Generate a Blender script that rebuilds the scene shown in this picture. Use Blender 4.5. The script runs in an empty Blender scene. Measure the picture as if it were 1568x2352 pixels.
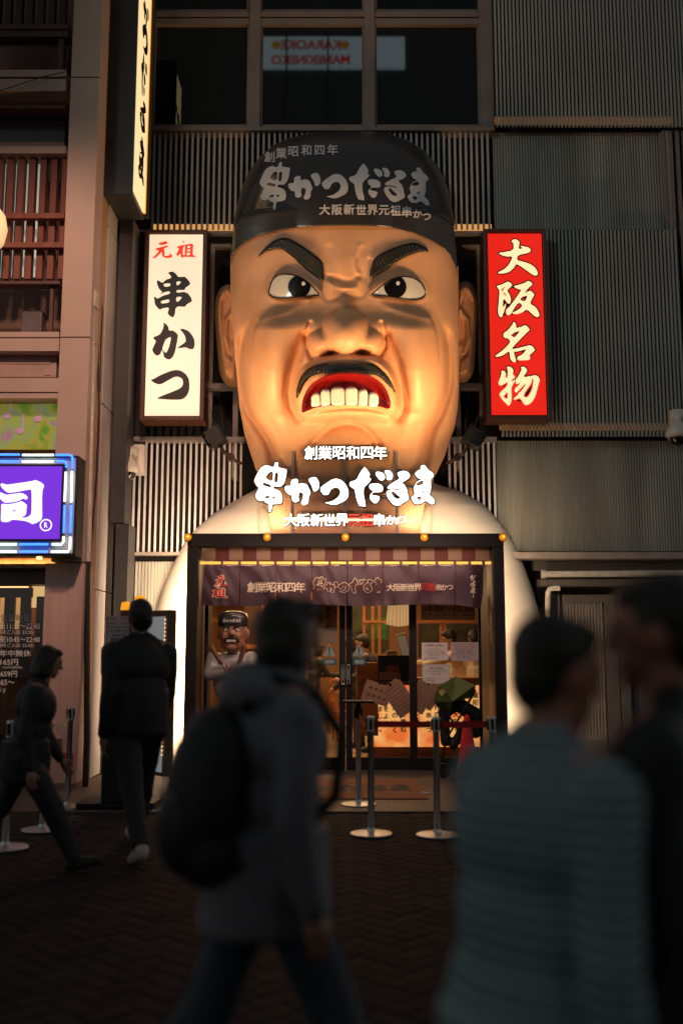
import bpy, bmesh, math, random
import numpy as np
from mathutils import Vector, Matrix
random.seed(7)
rng = np.random.default_rng(5)
S = bpy.context.scene
COL = S.collection
R = math.radians
# ------------------------------------------------------------------ camera
FX, CXP, CYP, PITCH, HC = 2286.7, 784.0, 1176.0, R(8.12), 1.43
cam = bpy.data.objects.new('camera', bpy.data.cameras.new('camera'))
COL.objects.link(cam)
cam.location = (0, 0, HC)
cam.rotation_euler = (R(90) + PITCH, 0, 0)
cam.data.sensor_fit = 'VERTICAL'
cam.data.sensor_height = 36
cam.data.lens = 35
cam.data.clip_end = 400
cam.data.clip_start = 0.05
cam.data.dof.use_dof = True
cam.data.dof.focus_distance = 12.0
cam.data.dof.aperture_fstop = 0.8
S.camera = cam
# ------------------------------------------------------------------ world
W = bpy.data.worlds.new('World')
S.world = W
W.use_nodes = True
wn = W.node_tree
bg = wn.nodes['Background']
sky = wn.nodes.new('ShaderNodeTexSky')
sky.sky_type = 'NISHITA'
sky.sun_disc = False
sky.sun_elevation = R(2.5)
sky.sun_rotation = R(10)
sky.air_density = 1.0
hs = wn.nodes.new('ShaderNodeHueSaturation')
hs.inputs['Saturation'].default_value = 0.25
wn.links.new(sky.outputs[0], hs.inputs['Color'])
wn.links.new(hs.outputs[0], bg.inputs[0])
bg.inputs[1].default_value = 0.13
S.view_settings.view_transform = 'Standard'
S.view_settings.look = 'None'
S.view_settings.exposure = 0
S.view_settings.gamma = 1
S.cycles.use_denoising = True
S.cycles.max_bounces = 8
S.cycles.transparent_max_bounces = 12
S.cycles.sample_clamp_indirect = 4
S.cycles.caustics_reflective = False
S.cycles.caustics_refractive = False


def lamp(kind, name, loc, target, energy, color, size=0.2, size_y=None, spot=60, blend=0.6):
    d = bpy.data.lights.new(name, kind)
    d.energy = energy
    d.color = color
    if kind == 'AREA':
        d.size = size
        if size_y:
            d.shape = 'RECTANGLE'
            d.size_y = size_y
    else:
        d.shadow_soft_size = size
    if kind == 'SPOT':
        d.spot_size = R(spot)
        d.spot_blend = blend
    o = bpy.data.objects.new(name, d)
    COL.objects.link(o)
    o.location = loc
    v = Vector(target) - Vector(loc)
    o.rotation_euler = v.to_track_quat('-Z', 'Y').to_euler()
    return o


WARM = (1.0, 0.62, 0.30)
# flood beams moved forward of their housings, canopy wash, side tubes, and added fills
lamp('SPOT', 'flood_lamp_light', (1.45, 10.55, 3.3), (0.0, 12.1, 5.8), 640, (1.0, 0.59, 0.26), 0.32, spot=76, blend=0.9)
lamp('SPOT', 'flood_lamp_light', (-1.45, 10.55, 3.3), (-0.05, 12.1, 5.8), 450, (1.0, 0.60, 0.28), 0.32, spot=76, blend=0.9)
lamp('AREA', 'entrance_fill_light', (0.2, 11.0, 2.75), (0.2, 12.5, 1.25), 24, (1.0, 0.64, 0.48), 2.6, 0.12)  # added fill in open air before the doors, brightens notices and curtain
lamp('AREA', 'canopy_wash_light', (0, 11.93, 3.02), (0, 12.5, 3.5), 32, (1.0, 0.68, 0.40), 3.4, 0.06)
lamp('AREA', 'canopy_side_light', (-1.93, 12.0, 1.55), (-2.05, 12.5, 1.55), 95, (1.0, 0.70, 0.42), 0.08, 2.8)
lamp('AREA', 'canopy_side_light', (1.93, 12.0, 1.55), (2.05, 12.5, 1.55), 95, (1.0, 0.70, 0.42), 0.08, 2.8)
lamp('SPOT', 'street_fill_light', (-1.0, 3.5, 9.0), (-4.0, 11.2, 4.1), 2400, (1.0, 0.60, 0.42), 0.4, spot=42, blend=0.7)  # added unseen spot, stands in for street signs warming the left building
lamp('SPOT', 'street_fill_light', (-4.5, 3.0, 9.5), (4.2, 13.0, 7.2), 560, (0.88, 0.96, 0.86), 0.5, spot=70, blend=0.9)  # added neutral fill from an unseen spot, lifts the right-hand facade


# ------------------------------------------------------------------ geometry helpers
def at(px, py, Y):
    dx = (px - CXP) / FX
    v = (CYP - py) / FX
    ry = math.cos(PITCH) - v * math.sin(PITCH)
    rz = math.sin(PITCH) + v * math.cos(PITCH)
    t = Y / ry
    return Vector((dx * t, Y, HC + rz * t))


def at_np(px, py, Y):
    dx = (px - CXP) / FX
    v = (CYP - py) / FX
    t = Y / (math.cos(PITCH) - v * math.sin(PITCH))
    return np.stack([dx * t, Y + 0 * dx, HC + (math.sin(PITCH) + v * math.cos(PITCH)) * t], -1)


MATS = {}


def mat(name, col, rough=0.6, metal=0.0, emit=None, es=0.0, var=0.12, vscale=6.0, bump=0.0, bscale=40.0, spec=None, coat=0.0, stretch=None):
    if name in MATS:
        return MATS[name]
    m = bpy.data.materials.new(name)
    m.use_nodes = True
    nt = m.node_tree
    b = nt.nodes['Principled BSDF']
    b.inputs['Roughness'].default_value = rough
    b.inputs['Metallic'].default_value = metal
    if spec is not None:
        b.inputs['Specular IOR Level'].default_value = spec
    if coat:
        b.inputs['Coat Weight'].default_value = coat
        b.inputs['Coat Roughness'].default_value = 0.12
    c4 = (*col, 1)
    tc = nt.nodes.new('ShaderNodeTexCoord')
    mp = nt.nodes.new('ShaderNodeMapping')
    nt.links.new(tc.outputs['Object'], mp.inputs[0])
    if stretch:
        mp.inputs['Scale'].default_value = stretch
    if var > 0:
        n = nt.nodes.new('ShaderNodeTexNoise')
        n.inputs['Scale'].default_value = vscale
        n.inputs['Detail'].default_value = 6
        nt.links.new(mp.outputs[0], n.inputs['Vector'])
        cr = nt.nodes.new('ShaderNodeValToRGB')
        cr.color_ramp.elements[0].position = 0.3
        cr.color_ramp.elements[1].position = 0.7
        cr.color_ramp.elements[0].color = (*[max(0, c * (1 - var)) for c in col], 1)
        cr.color_ramp.elements[1].color = (*[min(1, c * (1 + var)) for c in col], 1)
        nt.links.new(n.outputs['Fac'], cr.inputs[0])
        nt.links.new(cr.outputs[0], b.inputs['Base Color'])
        mr = nt.nodes.new('ShaderNodeMapRange')
        mr.inputs['To Min'].default_value = max(0.02, rough - 0.08)
        mr.inputs['To Max'].default_value = min(1, rough + 0.1)
        nt.links.new(n.outputs['Fac'], mr.inputs['Value'])
        nt.links.new(mr.outputs[0], b.inputs['Roughness'])
    else:
        b.inputs['Base Color'].default_value = c4
    if bump > 0:
        n2 = nt.nodes.new('ShaderNodeTexNoise')
        n2.inputs['Scale'].default_value = bscale
        n2.inputs['Detail'].default_value = 4
        nt.links.new(mp.outputs[0], n2.inputs['Vector'])
        bp = nt.nodes.new('ShaderNodeBump')
        bp.inputs['Strength'].default_value = bump
        bp.inputs['Distance'].default_value = 0.02
        nt.links.new(n2.outputs['Fac'], bp.inputs['Height'])
        nt.links.new(bp.outputs[0], b.inputs['Normal'])
    if emit is not None:
        b.inputs['Emission Color'].default_value = (*emit, 1)
        b.inputs['Emission Strength'].default_value = es
    MATS[name] = m
    return m


def glass_mat(name, tint=(0.9, 0.9, 0.9), refl=1.0):
    if name in MATS:
        return MATS[name]
    m = bpy.data.materials.new(name)
    m.use_nodes = True
    nt = m.node_tree
    nt.nodes.clear()
    out = nt.nodes.new('ShaderNodeOutputMaterial')
    tr = nt.nodes.new('ShaderNodeBsdfTransparent')
    tr.inputs[0].default_value = (*tint, 1)
    gl = nt.nodes.new('ShaderNodeBsdfGlossy')
    gl.inputs['Roughness'].default_value = 0.015
    fr = nt.nodes.new('ShaderNodeFresnel')
    fr.inputs[0].default_value = 1.5
    mu = nt.nodes.new('ShaderNodeMath')
    mu.operation = 'MULTIPLY'
    mu.use_clamp = True
    mu.inputs[1].default_value = refl
    mx = nt.nodes.new('ShaderNodeMixShader')
    nt.links.new(fr.outputs[0], mu.inputs[0])
    nt.links.new(mu.outputs[0], mx.inputs[0])
    nt.links.new(tr.outputs[0], mx.inputs[1])
    nt.links.new(gl.outputs[0], mx.inputs[2])
    nt.links.new(mx.outputs[0], out.inputs[0])
    MATS[name] = m
    return m


def wood_mat(name, c1, c2, rough=0.5, scale=(30, 3, 3)):
    if name in MATS:
        return MATS[name]
    m = mat(name, c1, rough, var=0)
    nt = m.node_tree
    b = nt.nodes['Principled BSDF']
    mp = [n for n in nt.nodes if n.type == 'MAPPING'][0]
    mp.inputs['Scale'].default_value = scale
    n = nt.nodes.new('ShaderNodeTexNoise')
    n.inputs['Scale'].default_value = 1.5
    n.inputs['Detail'].default_value = 8
    n.inputs['Distortion'].default_value = 1.2
    cr = nt.nodes.new('ShaderNodeValToRGB')
    cr.color_ramp.elements[0].color = (*c1, 1)
    cr.color_ramp.elements[1].color = (*c2, 1)
    cr.color_ramp.elements[0].position = 0.35
    cr.color_ramp.elements[1].position = 0.65
    nt.links.new(mp.outputs[0], n.inputs[0])
    nt.links.new(n.outputs['Fac'], cr.inputs[0])
    nt.links.new(cr.outputs[0], b.inputs['Base Color'])
    return m


class MB:
    """collects shapes in world coordinates, links them as ONE mesh object"""

    def __init__(s):
        s.v, s.f, s.mi = [], [], []

    def add(s, verts, faces, mi=0):
        o = len(s.v)
        s.v += [tuple(v) for v in verts]
        s.f += [tuple(i + o for i in f) for f in faces]
        s.mi += [mi] * len(faces)
        return s

    def box(s, x0, x1, y0, y1, z0, z1, mi=0, M=None):
        vs = [Vector((x, y, z)) for z in (z0, z1) for y in (y0, y1) for x in (x0, x1)]
        if M is not None:
            vs = [M @ v for v in vs]
        return s.add(vs, [(0, 2, 3, 1), (4, 5, 7, 6), (0, 1, 5, 4), (2, 6, 7, 3), (0, 4, 6, 2), (1, 3, 7, 5)], mi)

    def pbox(s, px0, px1, py0, py1, Y0, Y1, mi=0):
        m = (py0 + py1) / 2
        a, b = at(px0, m, Y0), at(px1, m, Y0)
        return s.box(a.x, b.x, Y0, Y1, at(CXP, py1, Y0).z, at(CXP, py0, Y0).z, mi)

    def tube(s, pts, r, n=10, mi=0, caps=True, closed=False):
        pts = [Vector(p) for p in pts]
        rs = r if isinstance(r, (list, tuple)) else [r] * len(pts)
        rings = []
        prev = None
        for i, p in enumerate(pts):
            if closed:
                d = pts[(i + 1) % len(pts)] - pts[i - 1]
            else:
                d = pts[min(i + 1, len(pts) - 1)] - pts[max(i - 1, 0)]
            d.normalize()
            if prev is None:
                a = Vector((0, 0, 1)) if abs(d.z) < 0.9 else Vector((1, 0, 0))
                u = d.cross(a).normalized()
            else:
                u = (prev - d * prev.dot(d)).normalized()
            prev = u
            w = d.cross(u)
            rings.append([p + (u * math.cos(2 * math.pi * k / n) + w * math.sin(2 * math.pi * k / n)) * rs[i] for k in range(n)])
        vs = [q for rg in rings for q in rg]
        fs = []
        L = len(pts)
        for i in range(L if closed else L - 1):
            j = (i + 1) % L
            for k in range(n):
                k2 = (k + 1) % n
                fs.append((i * n + k, i * n + k2, j * n + k2, j * n + k))
        if caps and not closed:
            fs.append(tuple(range(n))[::-1])
            fs.append(tuple((L - 1) * n + k for k in range(n)))
        return s.add(vs, fs, mi)

    def lathe(s, prof, c, n=24, mi=0, axis='z'):
        vs, fs = [], []
        for (r, h) in prof:
            for k in range(n):
                a = 2 * math.pi * k / n
                if axis == 'z':
                    vs.append((c[0] + r * math.cos(a), c[1] + r * math.sin(a), c[2] + h))
                elif axis == 'y':
                    vs.append((c[0] + r * math.cos(a), c[1] + h, c[2] + r * math.sin(a)))
                else:
                    vs.append((c[0] + h, c[1] + r * math.cos(a), c[2] + r * math.sin(a)))
        for i in range(len(prof) - 1):
            for k in range(n):
                k2 = (k + 1) % n
                fs.append((i * n + k, i * n + k2, (i + 1) * n + k2, (i + 1) * n + k))
        fs.append(tuple(range(n))[::-1])
        fs.append(tuple((len(prof) - 1) * n + k for k in range(n)))
        return s.add(vs, fs, mi)

    def ell(s, c, r, n=20, m=14, M=None, mi=0):
        vs, fs = [], []
        for i in range(m + 1):
            t = math.pi * i / m
            for k in range(n):
                a = 2 * math.pi * k / n
                v = Vector((r[0] * math.sin(t) * math.cos(a), r[1] * math.sin(t) * math.sin(a), r[2] * math.cos(t)))
                if M is not None:
                    v = M @ v
                vs.append(v + Vector(c))
        for i in range(m):
            for k in range(n):
                k2 = (k + 1) % n
                fs.append((i * n + k, (i + 1) * n + k, (i + 1) * n + k2, i * n + k2))
        return s.add(vs, fs, mi)

    def cap(s, p0, p1, r0, r1, n=14, mi=0):
        p0, p1 = Vector(p0), Vector(p1)
        d = (p1 - p0)
        L = d.length
        d = d / L if L > 1e-6 else Vector((0, 0, 1))
        pts, rs = [], []
        for t in (-0.98, -0.8, -0.5, -0.2):
            pts.append(p0 + d * r0 * t)
            rs.append(r0 * math.sqrt(1 - t * t))
        for t in (0.0, 0.33, 0.66, 1.0):
            pts.append(p0 + d * L * t)
            rs.append(r0 + (r1 - r0) * t)
        for t in (0.2, 0.5, 0.8, 0.98):
            pts.append(p1 + d * r1 * t)
            rs.append(r1 * math.sqrt(1 - t * t))
        return s.tube(pts, rs, n, mi)

    def mesh(s, name):
        me = bpy.data.meshes.new(name)
        me.from_pydata(s.v, [], s.f)
        me.polygons.foreach_set('material_index', s.mi)
        me.update()
        return me

    def build_each(s, name, mats, parent=None, bevel=0.0, per=8):
        """every box collected here becomes a part of its own"""
        for i in range(len(s.v) // per):
            m = MB()
            m.add(s.v[i * per:(i + 1) * per], [tuple(q - i * per for q in f) for f in s.f if i * per <= f[0] < (i + 1) * per])
            m.build(name, mats, parent, bevel=bevel)

    def build(s, name, mats, parent=None, smooth=False, bevel=0.0):
        me = s.mesh(name)
        if bevel > 0:
            bm = bmesh.new()
            bm.from_mesh(me)
            bmesh.ops.bevel(bm, geom=bm.edges[:], offset=bevel, segments=2, affect='EDGES', profile=0.5, clamp_overlap=True)
            bm.to_mesh(me)
            bm.free()
        return link(me, name, mats, parent, smooth)


LOC = {}


def fixnormals(me):
    bm = bmesh.new()
    bm.from_mesh(me)
    bmesh.ops.recalc_face_normals(bm, faces=bm.faces[:])
    bm.to_mesh(me)
    bm.free()


def link(me, name, mats, parent=None, smooth=False):
    o = bpy.data.objects.new(name, me)
    COL.objects.link(o)
    for m in (mats if isinstance(mats, (list, tuple)) else [mats]):
        me.materials.append(m)
    if smooth:
        me.polygons.foreach_set('use_smooth', [True] * len(me.polygons))
    adopt(o, parent)
    return o


def adopt(o, parent):
    if parent is not None:
        o.parent = parent
        if parent.type == 'EMPTY':
            o.matrix_parent_inverse = Matrix.Translation(-parent.location)


def tag(o, label, cat, group=None, kind=None):
    if label:
        o['label'] = label
    if cat:
        o['category'] = cat
    if group:
        o['group'] = group
    if kind:
        o['kind'] = kind
    return o


def thing(name, label, cat, loc=(0, 0, 0), group=None):
    o = bpy.data.objects.new(name, None)
    o.empty_display_size = 0.1
    COL.objects.link(o)
    o.location = loc
    return tag(o, label, cat, group)


def dup(root, delta, label=None, group=None):
    def cp(o, par):
        c = o.copy()
        COL.objects.link(c)
        if par is not None:
            c.parent = par
        for ch in o.children:
            cp(ch, c)
        return c
    r = cp(root, None)
    r.location = Vector(root.location) + Vector(delta)
    if label:
        r['label'] = label
    if group:
        r['group'] = group
    return r


# ------------------------------------------------------------------ outlines and lettering
def chaikin(p, k=0.22):
    out = []
    n = len(p)
    for i in range(n):
        a, b = p[i], p[(i + 1) % n]
        L = math.hypot(b[0] - a[0], b[1] - a[1])
        out.append((a[0] + (b[0] - a[0]) * k, a[1] + (b[1] - a[1]) * k))
        out.append((b[0] - (b[0] - a[0]) * k, b[1] - (b[1] - a[1]) * k))
    return out


def P(s):
    n = [float(x) for x in s.replace(',', ' ').split()]
    return list(zip(n[0::2], n[1::2]))


def curve_mesh(loops, offset=0.0, extrude=0.0):
    cu = bpy.data.curves.new('c', 'CURVE')
    cu.dimensions = '2D'
    cu.fill_mode = 'BOTH'
    cu.offset = offset
    cu.extrude = extrude
    for lp in loops:
        sp = cu.splines.new('POLY')
        sp.points.add(len(lp) - 1)
        for q, p in zip(sp.points, lp):
            q.co = (p[0], p[1], 0, 1)
        sp.use_cyclic_u = True
    return eval_curve(cu)


def eval_curve(cu):
    o = bpy.data.objects.new('c', cu)
    COL.objects.link(o)
    dg = bpy.context.evaluated_depsgraph_get()
    me = bpy.data.meshes.new_from_object(o.evaluated_get(dg))
    bpy.data.objects.remove(o)
    bpy.data.curves.remove(cu)
    n = len(me.vertices)
    a = np.empty(n * 3)
    me.vertices.foreach_get('co', a)
    fs = [tuple(p.vertices) for p in me.polygons]
    bpy.data.meshes.remove(me)
    return a.reshape(-1, 3), fs


TCACHE = {}


def text_raw(s, bold=0.0, extrude=0.0):
    k = (s, bold, extrude)
    if k not in TCACHE:
        cu = bpy.data.curves.new('t', 'FONT')
        cu.body = s
        cu.size = 1
        cu.offset = bold
        cu.extrude = extrude
        cu.align_x = 'CENTER'
        cu.resolution_u = 3
        v, f = eval_curve(cu)
        TCACHE[k] = (v, f)
    v, f = TCACHE[k]
    return v.copy(), f


def text_px(mb, s, px0, px1, py0, py1, place, bold=0.012, thick=0.0, mi=0):
    """fit a line of text in a pixel box of the photograph's layout; place(px,py)->world maps it on its surface"""
    v, f = text_raw(s, 0.0, 0.0)
    if len(v) == 0:
        return mb
    x0, x1, y0, y1 = v[:, 0].min(), v[:, 0].max(), v[:, 1].min(), v[:, 1].max()
    px = px0 + (v[:, 0] - x0) / max(1e-6, x1 - x0) * (px1 - px0)
    py = py1 - (v[:, 1] - y0) / max(1e-6, y1 - y0) * (py1 - py0)
    embolden(mb, px, py, f, bold * (px1 - px0) / max(1e-6, x1 - x0), place, mi)
    return mb


def embolden(mb, px, py, f, r, place, mi):
    """a heavier stroke: the same outline laid a few times round itself, each layer a hair in front of the last"""
    for k in range(4 if r > 0.15 else 1):
        a = 2 * math.pi * k / 4 + 0.6
        d = Vector((0, -0.0005 * k, 0))
        ox, oy = (r * math.cos(a), r * math.sin(a)) if r > 0.15 else (0, 0)
        mb.add([place(x + ox, y + oy) + d for x, y in zip(px, py)], f, mi)


def chars_px(mb, chars, size, place, bold=0.02, mi=0, aspect=1.0):
    """single characters at given centres"""
    for ch, cx, cy in chars:
        v, f = text_raw(ch, 0.0, 0.0)
        mx = (v[:, 0].min() + v[:, 0].max()) / 2
        my = (v[:, 1].min() + v[:, 1].max()) / 2
        embolden(mb, cx + (v[:, 0] - mx) * size * aspect, cy - (v[:, 1] - my) * size, f, bold * size, place, mi)
    return mb


def solid(mb, depth=0.03):
    """give a flat lettering mesh facing the street a thickness behind it"""
    n = len(mb.v)
    bm = bmesh.new()
    vs = [bm.verts.new(v) for v in mb.v]
    for f in mb.f:
        try:
            bm.faces.new([vs[i] for i in f])
        except ValueError:
            pass
    bmesh.ops.remove_doubles(bm, verts=bm.verts[:], dist=1e-5)
    r = bmesh.ops.extrude_face_region(bm, geom=bm.faces[:])
    for e in r['geom']:
        if isinstance(e, bmesh.types.BMVert):
            e.co.y += depth
    bmesh.ops.recalc_face_normals(bm, faces=bm.faces[:])
    out = MB()
    bm.verts.index_update()
    out.add([tuple(v.co) for v in bm.verts], [tuple(v.index for v in f.verts) for f in bm.faces])
    bm.free()
    return out


def glyph(loops, tf, offset=0.0):
    """loops (drawn outline coordinates) -> 2D mesh in u pixels through tf"""
    v, f = curve_mesh([[(x, -y) for x, y in chaikin(lp)] for lp in loops], offset)
    return [tf(a, -b) for a, b in v[:, :2]], f


def on_plane(Y):
    return lambda a, b: at(a, b, Y)
# ------------------------------------------------------------------ drawn brush outlines
LOGO = {
 'kushi': ["390 65 450 55 462 75 445 140 590 172 605 195 575 370 545 430 500 475 450 478 385 462 375 500 460 530 500 565 525 620 530 700 515 755 440 770 355 768 345 880 305 910 285 880 300 762 235 745 215 715 215 700 160 722 105 700 60 635 75 590 130 490 90 460 50 390 50 350 135 180 180 130 250 105 300 110 320 130 385 138",
   "320 222 370 225 352 388 240 325 275 265", "415 235 450 240 450 330 430 405 392 392 400 280", "210 402 332 448 332 485 190 442", "250 628 305 633 305 660 255 662 228 680", "362 642 400 650 400 675 360 670"],
 'ka': ["665 375 700 340 770 335 790 350 788 425 860 405 930 425 960 460 1005 570 1000 600 970 650 972 710 955 760 890 790 850 775 835 725 860 690 875 620 870 590 840 568 805 575 800 680 825 700 800 718 745 745 685 715 678 610 640 620 570 550 555 480 595 450 665 458",
   "965 345 1000 315 1070 303 1105 320 1140 380 1150 440 1140 510 1100 550 1060 555 1040 540 1015 450 965 375"],
 'tsu': ["1165 475 1205 460 1205 440 1230 435 1350 350 1420 330 1500 345 1570 400 1625 480 1645 560 1640 640 1600 700 1540 735 1460 770 1410 785 1330 775 1215 735 1300 728 1370 710 1440 665 1490 610 1500 560 1490 520 1440 485 1380 500 1340 530 1310 600 1280 615 1215 615 1195 580 1165 550"],
 'da': ["1898 130 1913 140 1943 165 2003 245 2003 270 1988 315 2028 335 2008 385 1908 480 1898 520 1898 620 1913 680 1928 740 1933 820 1898 800 1893 820 1863 795 1823 810 1768 680 1748 560 1743 520 1653 460 1653 410 1668 385 1773 355 1828 240 1868 180 1893 160",
   "2108 215 2158 215 2218 232 2250 270 2258 300 2256 340 2208 378 2158 360 2093 270 2093 250", "2248 200 2288 185 2338 195 2388 250 2390 300 2378 345 2338 365 2298 360 2277 335 2280 290 2264 250 2240 225",
   "1988 440 2018 420 2098 410 2168 420 2218 460 2228 500 2218 545 2178 570 2068 568 2028 605 2048 610 2173 630 2158 700 2128 745 2088 758 2048 740 1993 670 1998 610 2058 548 1998 515 1986 480"],
 'ru': ["2458 240 2498 215 2568 198 2628 210 2678 260 2680 300 2648 345 2538 405 2588 440 2623 500 2638 560 2648 620 2663 660 2648 700 2588 735 2498 795 2448 798 2388 775 2318 690 2278 620 2273 570 2298 535 2368 512 2440 520 2520 536 2450 506 2368 503 2308 515 2290 490 2303 460 2368 410 2508 330 2473 295",
   "2358 570 2398 552 2438 595 2513 650 2493 675 2448 672 2408 645"],
 'ma': ["2848 130 2893 97 2938 115 2988 190 3048 220 3083 270 3073 310 3028 345 3036 480 3023 560 3003 610 3068 655 3100 710 3088 765 3028 775 2943 705 2888 750 2808 772 2753 765 2718 715 2688 650 2758 600 2728 500 2763 440 2783 390 2878 340 2813 335 2758 270 2763 235 2808 195 2863 180",
   "2898 360 2900 410 2878 435 2783 450 2793 410", "2913 530 2903 585 2873 585", "2793 650 2838 638 2876 658 2843 700 2803 680"],
}
LOGO = {k: [P(s) for s in v] for k, v in LOGO.items()}
# upright sign: shop name in three big characters
VKUSHI = [P("605 300 640 280 720 268 770 290 840 350 875 420 960 425 1060 415 1110 445 1200 545 1235 620 1215 650 1080 745 1080 785 1060 800 835 798 835 875 960 870 1020 852 1150 880 1240 990 1285 1100 1270 1130 1110 1225 1105 1260 1080 1280 820 1270 790 1500 750 1575 720 1585 640 1545 590 1480 585 1430 612 1370 612 1295 410 1330 370 1370 290 1310 215 1210 200 1050 175 995 230 1000 290 1055 450 960 645 910 650 835 520 850 350 930 440 845 415 845 340 770 285 650 270 530 320 520 430 605 520 510 680 455 685 405 610 330"),
 P("450 625 660 600 660 690 495 712"), P("835 560 900 548 972 560 905 655 835 662"), P("382 1115 632 1060 630 1160 405 1195"), P("830 1005 930 990 1000 1005 905 1125 825 1132")]
VKA = [P("460 5 540 50 610 140 615 240 740 235 860 330 880 400 845 600 800 840 730 1000 650 1065 600 1070 500 1025 465 960 465 900 415 790 400 850 360 930 270 965 210 920 150 840 145 760 190 680 255 530 200 500 165 430 280 390 370 340 440 210 470 110"),
 P("675 425 675 500 620 720 545 885 480 850 425 770 460 650 530 485 560 478 620 435"),
 P("930 200 990 185 1050 195 1180 250 1270 350 1340 470 1362 620 1350 710 1310 770 1245 785 1095 715 960 740 850 740 1090 575 1105 520 1080 400 1030 310")]
VTSU = [P("85 1655 150 1645 350 1530 560 1440 720 1385 850 1370 960 1390 1080 1465 1180 1590 1213 1780 1200 1960 1140 2100 1050 2190 950 2225 690 2225 400 2205 250 2190 450 2100 850 1945 980 1870 1025 1780 1020 1690 990 1610 870 1557 760 1575 600 1665 400 1780 300 1780 200 1740")]
GEN = [P("310 240 470 200 510 180 570 195 588 225 565 260 410 297 350 280"),
 P("222 395 500 325 515 308 570 312 620 345 500 380 470 420 505 480 485 580 510 600 590 600 635 585 648 490 660 535 725 605 690 655 590 672 490 655 430 610 420 560 430 475 240 665 190 672 145 655 230 590 345 450 260 440")]
SO = [P("985 185 1030 175 1082 205 1060 222 1000 205"),
 P("838 340 1000 290 1060 290 1085 285 1230 250 1290 255 1325 300 1310 370 1300 580 1330 578 1405 625 1370 640 1120 632 1015 640 1000 665 945 605 970 580 970 535 890 600 840 600 830 560 915 395 870 380"),
 P("1060 315 1085 325 1070 530 1085 580 1020 585 1020 400"), P("1145 330 1230 300 1230 375 1150 385"), P("1135 430 1230 415 1235 470 1140 480"), P("1130 520 1225 508 1225 580 1128 585")]
ODAI = [P("650 235 690 200 740 183 800 200 868 260 850 320 835 445 945 425 868 352 1030 385 1080 390 1140 430 1160 480 1110 540 815 600 792 735 1000 780 1180 850 1290 950 1345 1070 1330 1120 1270 1140 1200 1110 950 930 775 820 720 930 600 1040 450 1080 320 1083 298 1065 330 1035 480 960 600 830 690 630 540 640 430 615 318 560 345 535 400 535 708 475 705 285 665 265")]
SAKA = [P("270 1410 300 1390 345 1390 490 1325 565 1285 640 1330 675 1390 630 1430 530 1525 600 1620 635 1720 635 1820 600 1870 560 1865 440 1715 420 1990 508 1845 500 1950 430 2150 410 2210 380 2230 330 2190 297 2080 320 1820 340 1570 330 1500 290 1460"),
 P("375 1495 500 1410 430 1500 425 1560 490 1600 530 1680 440 1610 420 1545"),
 P("700 1410 780 1395 1020 1320 1060 1280 1110 1275 1190 1330 1200 1370 1110 1440 985 1590 1080 1555 1130 1525 1190 1555 1255 1640 1205 1710 1130 1865 1250 1930 1330 2020 1380 2140 1375 2200 1320 2222 1250 2190 1048 2005 950 2090 800 2140 700 2130 660 2105 720 2085 860 2010 945 1915 830 1820 640 2130 590 2165 540 2160 508 2090 530 2000 600 1955 925 1495 870 1500 770 1465"),
 P("870 1765 930 1690 1078 1650 1005 1815")]
MEI = [P("670 150 695 128 730 160 755 220 750 290 900 250 965 213 1020 230 1090 310 1085 355 1030 390 640 795 665 825 1040 735 1095 715 1160 745 1230 830 1200 880 1085 975 1115 1040 1080 1095 890 1105 820 1105 775 1060 790 1010 900 965 1030 815 870 855 770 885 685 880 750 1100 740 1145 700 1155 640 1120 600 1060 580 860 450 960 320 1010 240 1015 220 990 270 955 450 820 615 635 540 540 480 550 430 500 430 440 460 390 520 365 665 190"),
 P("610 470 720 390 860 350 705 535 660 490")]
BUTSU = [P("370 1380 410 1360 460 1380 495 1440 475 1560 540 1530 540 1330 505 1280 550 1258 620 1275 685 1340 665 1470 710 1500 725 1540 640 1600 640 1660 730 1570 690 1690 628 1775 640 2110 600 2220 555 2260 515 2210 420 2120 330 1990 335 1930 535 1745 535 1645 380 1745 330 1735 300 1670 335 1590 385 1420"),
 P("422 2025 540 1885 538 2090 470 2060"),
 P("865 1290 900 1265 940 1262 1000 1300 1038 1370 915 1540 1180 1490 1240 1480 1310 1510 1355 1600 1320 1700 1240 2010 1160 2150 1060 2230 970 2235 930 2180 850 2050 720 2105 675 2085 820 1960 808 1905 840 1930 930 1820 1025 1665 870 1800 780 1910 740 1918 712 1880 730 1800 790 1765 870 1660 760 1715 730 1650 740 1580 780 1555 900 1330"),
 P("910 2000 1170 1640 1120 1580 1200 1575 1160 1850 1030 2065")]
SHI = [P("20 280 40 240 80 235 180 270 240 270 920 175 1020 135 1180 200 1270 280 1265 350 1230 430 1215 650 1215 950 1220 1250 1120 1340 960 1405 930 1405 790 1325 360 1270 270 1340 160 1350 60 1335 30 1290 45 950 40 880 60 820 240 840 540 780 610 745 680 770 790 860 770 950 755 1150 600 1215 740 1218 840 1185 900 1120 915 1000 915 440 890 415 820 418 480 485 270 510 200 490 120 420 40 330"),
 P("350 1040 400 1005 490 990 460 1020 380 1050"),
 P("-20 490 30 490 180 562 240 560 630 503 740 560 805 630 800 680 755 705 655 665 600 720 440 770 200 795 120 785 -20 650")]
K = 0.62720  # photograph pixel -> layout pixel


def zt(ox, oy, sc):
    return lambda x, y: ((ox + x * sc) * K, (oy + y * sc) * K)


T_LOGO = zt(920, 1680, 340 / 1568)
T_V1 = zt(540, 960, 200 / 1568)
T_V2 = zt(540, 1180, 200 / 1568)
T_GEN = zt(540, 860, 200 / 1568)
T_R1 = zt(1780, 850, 220 / 1568)
T_R2 = zt(1780, 1160, 340 / 2352)
T_SHI = zt(0, 1740, 200 / 1568)


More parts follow.
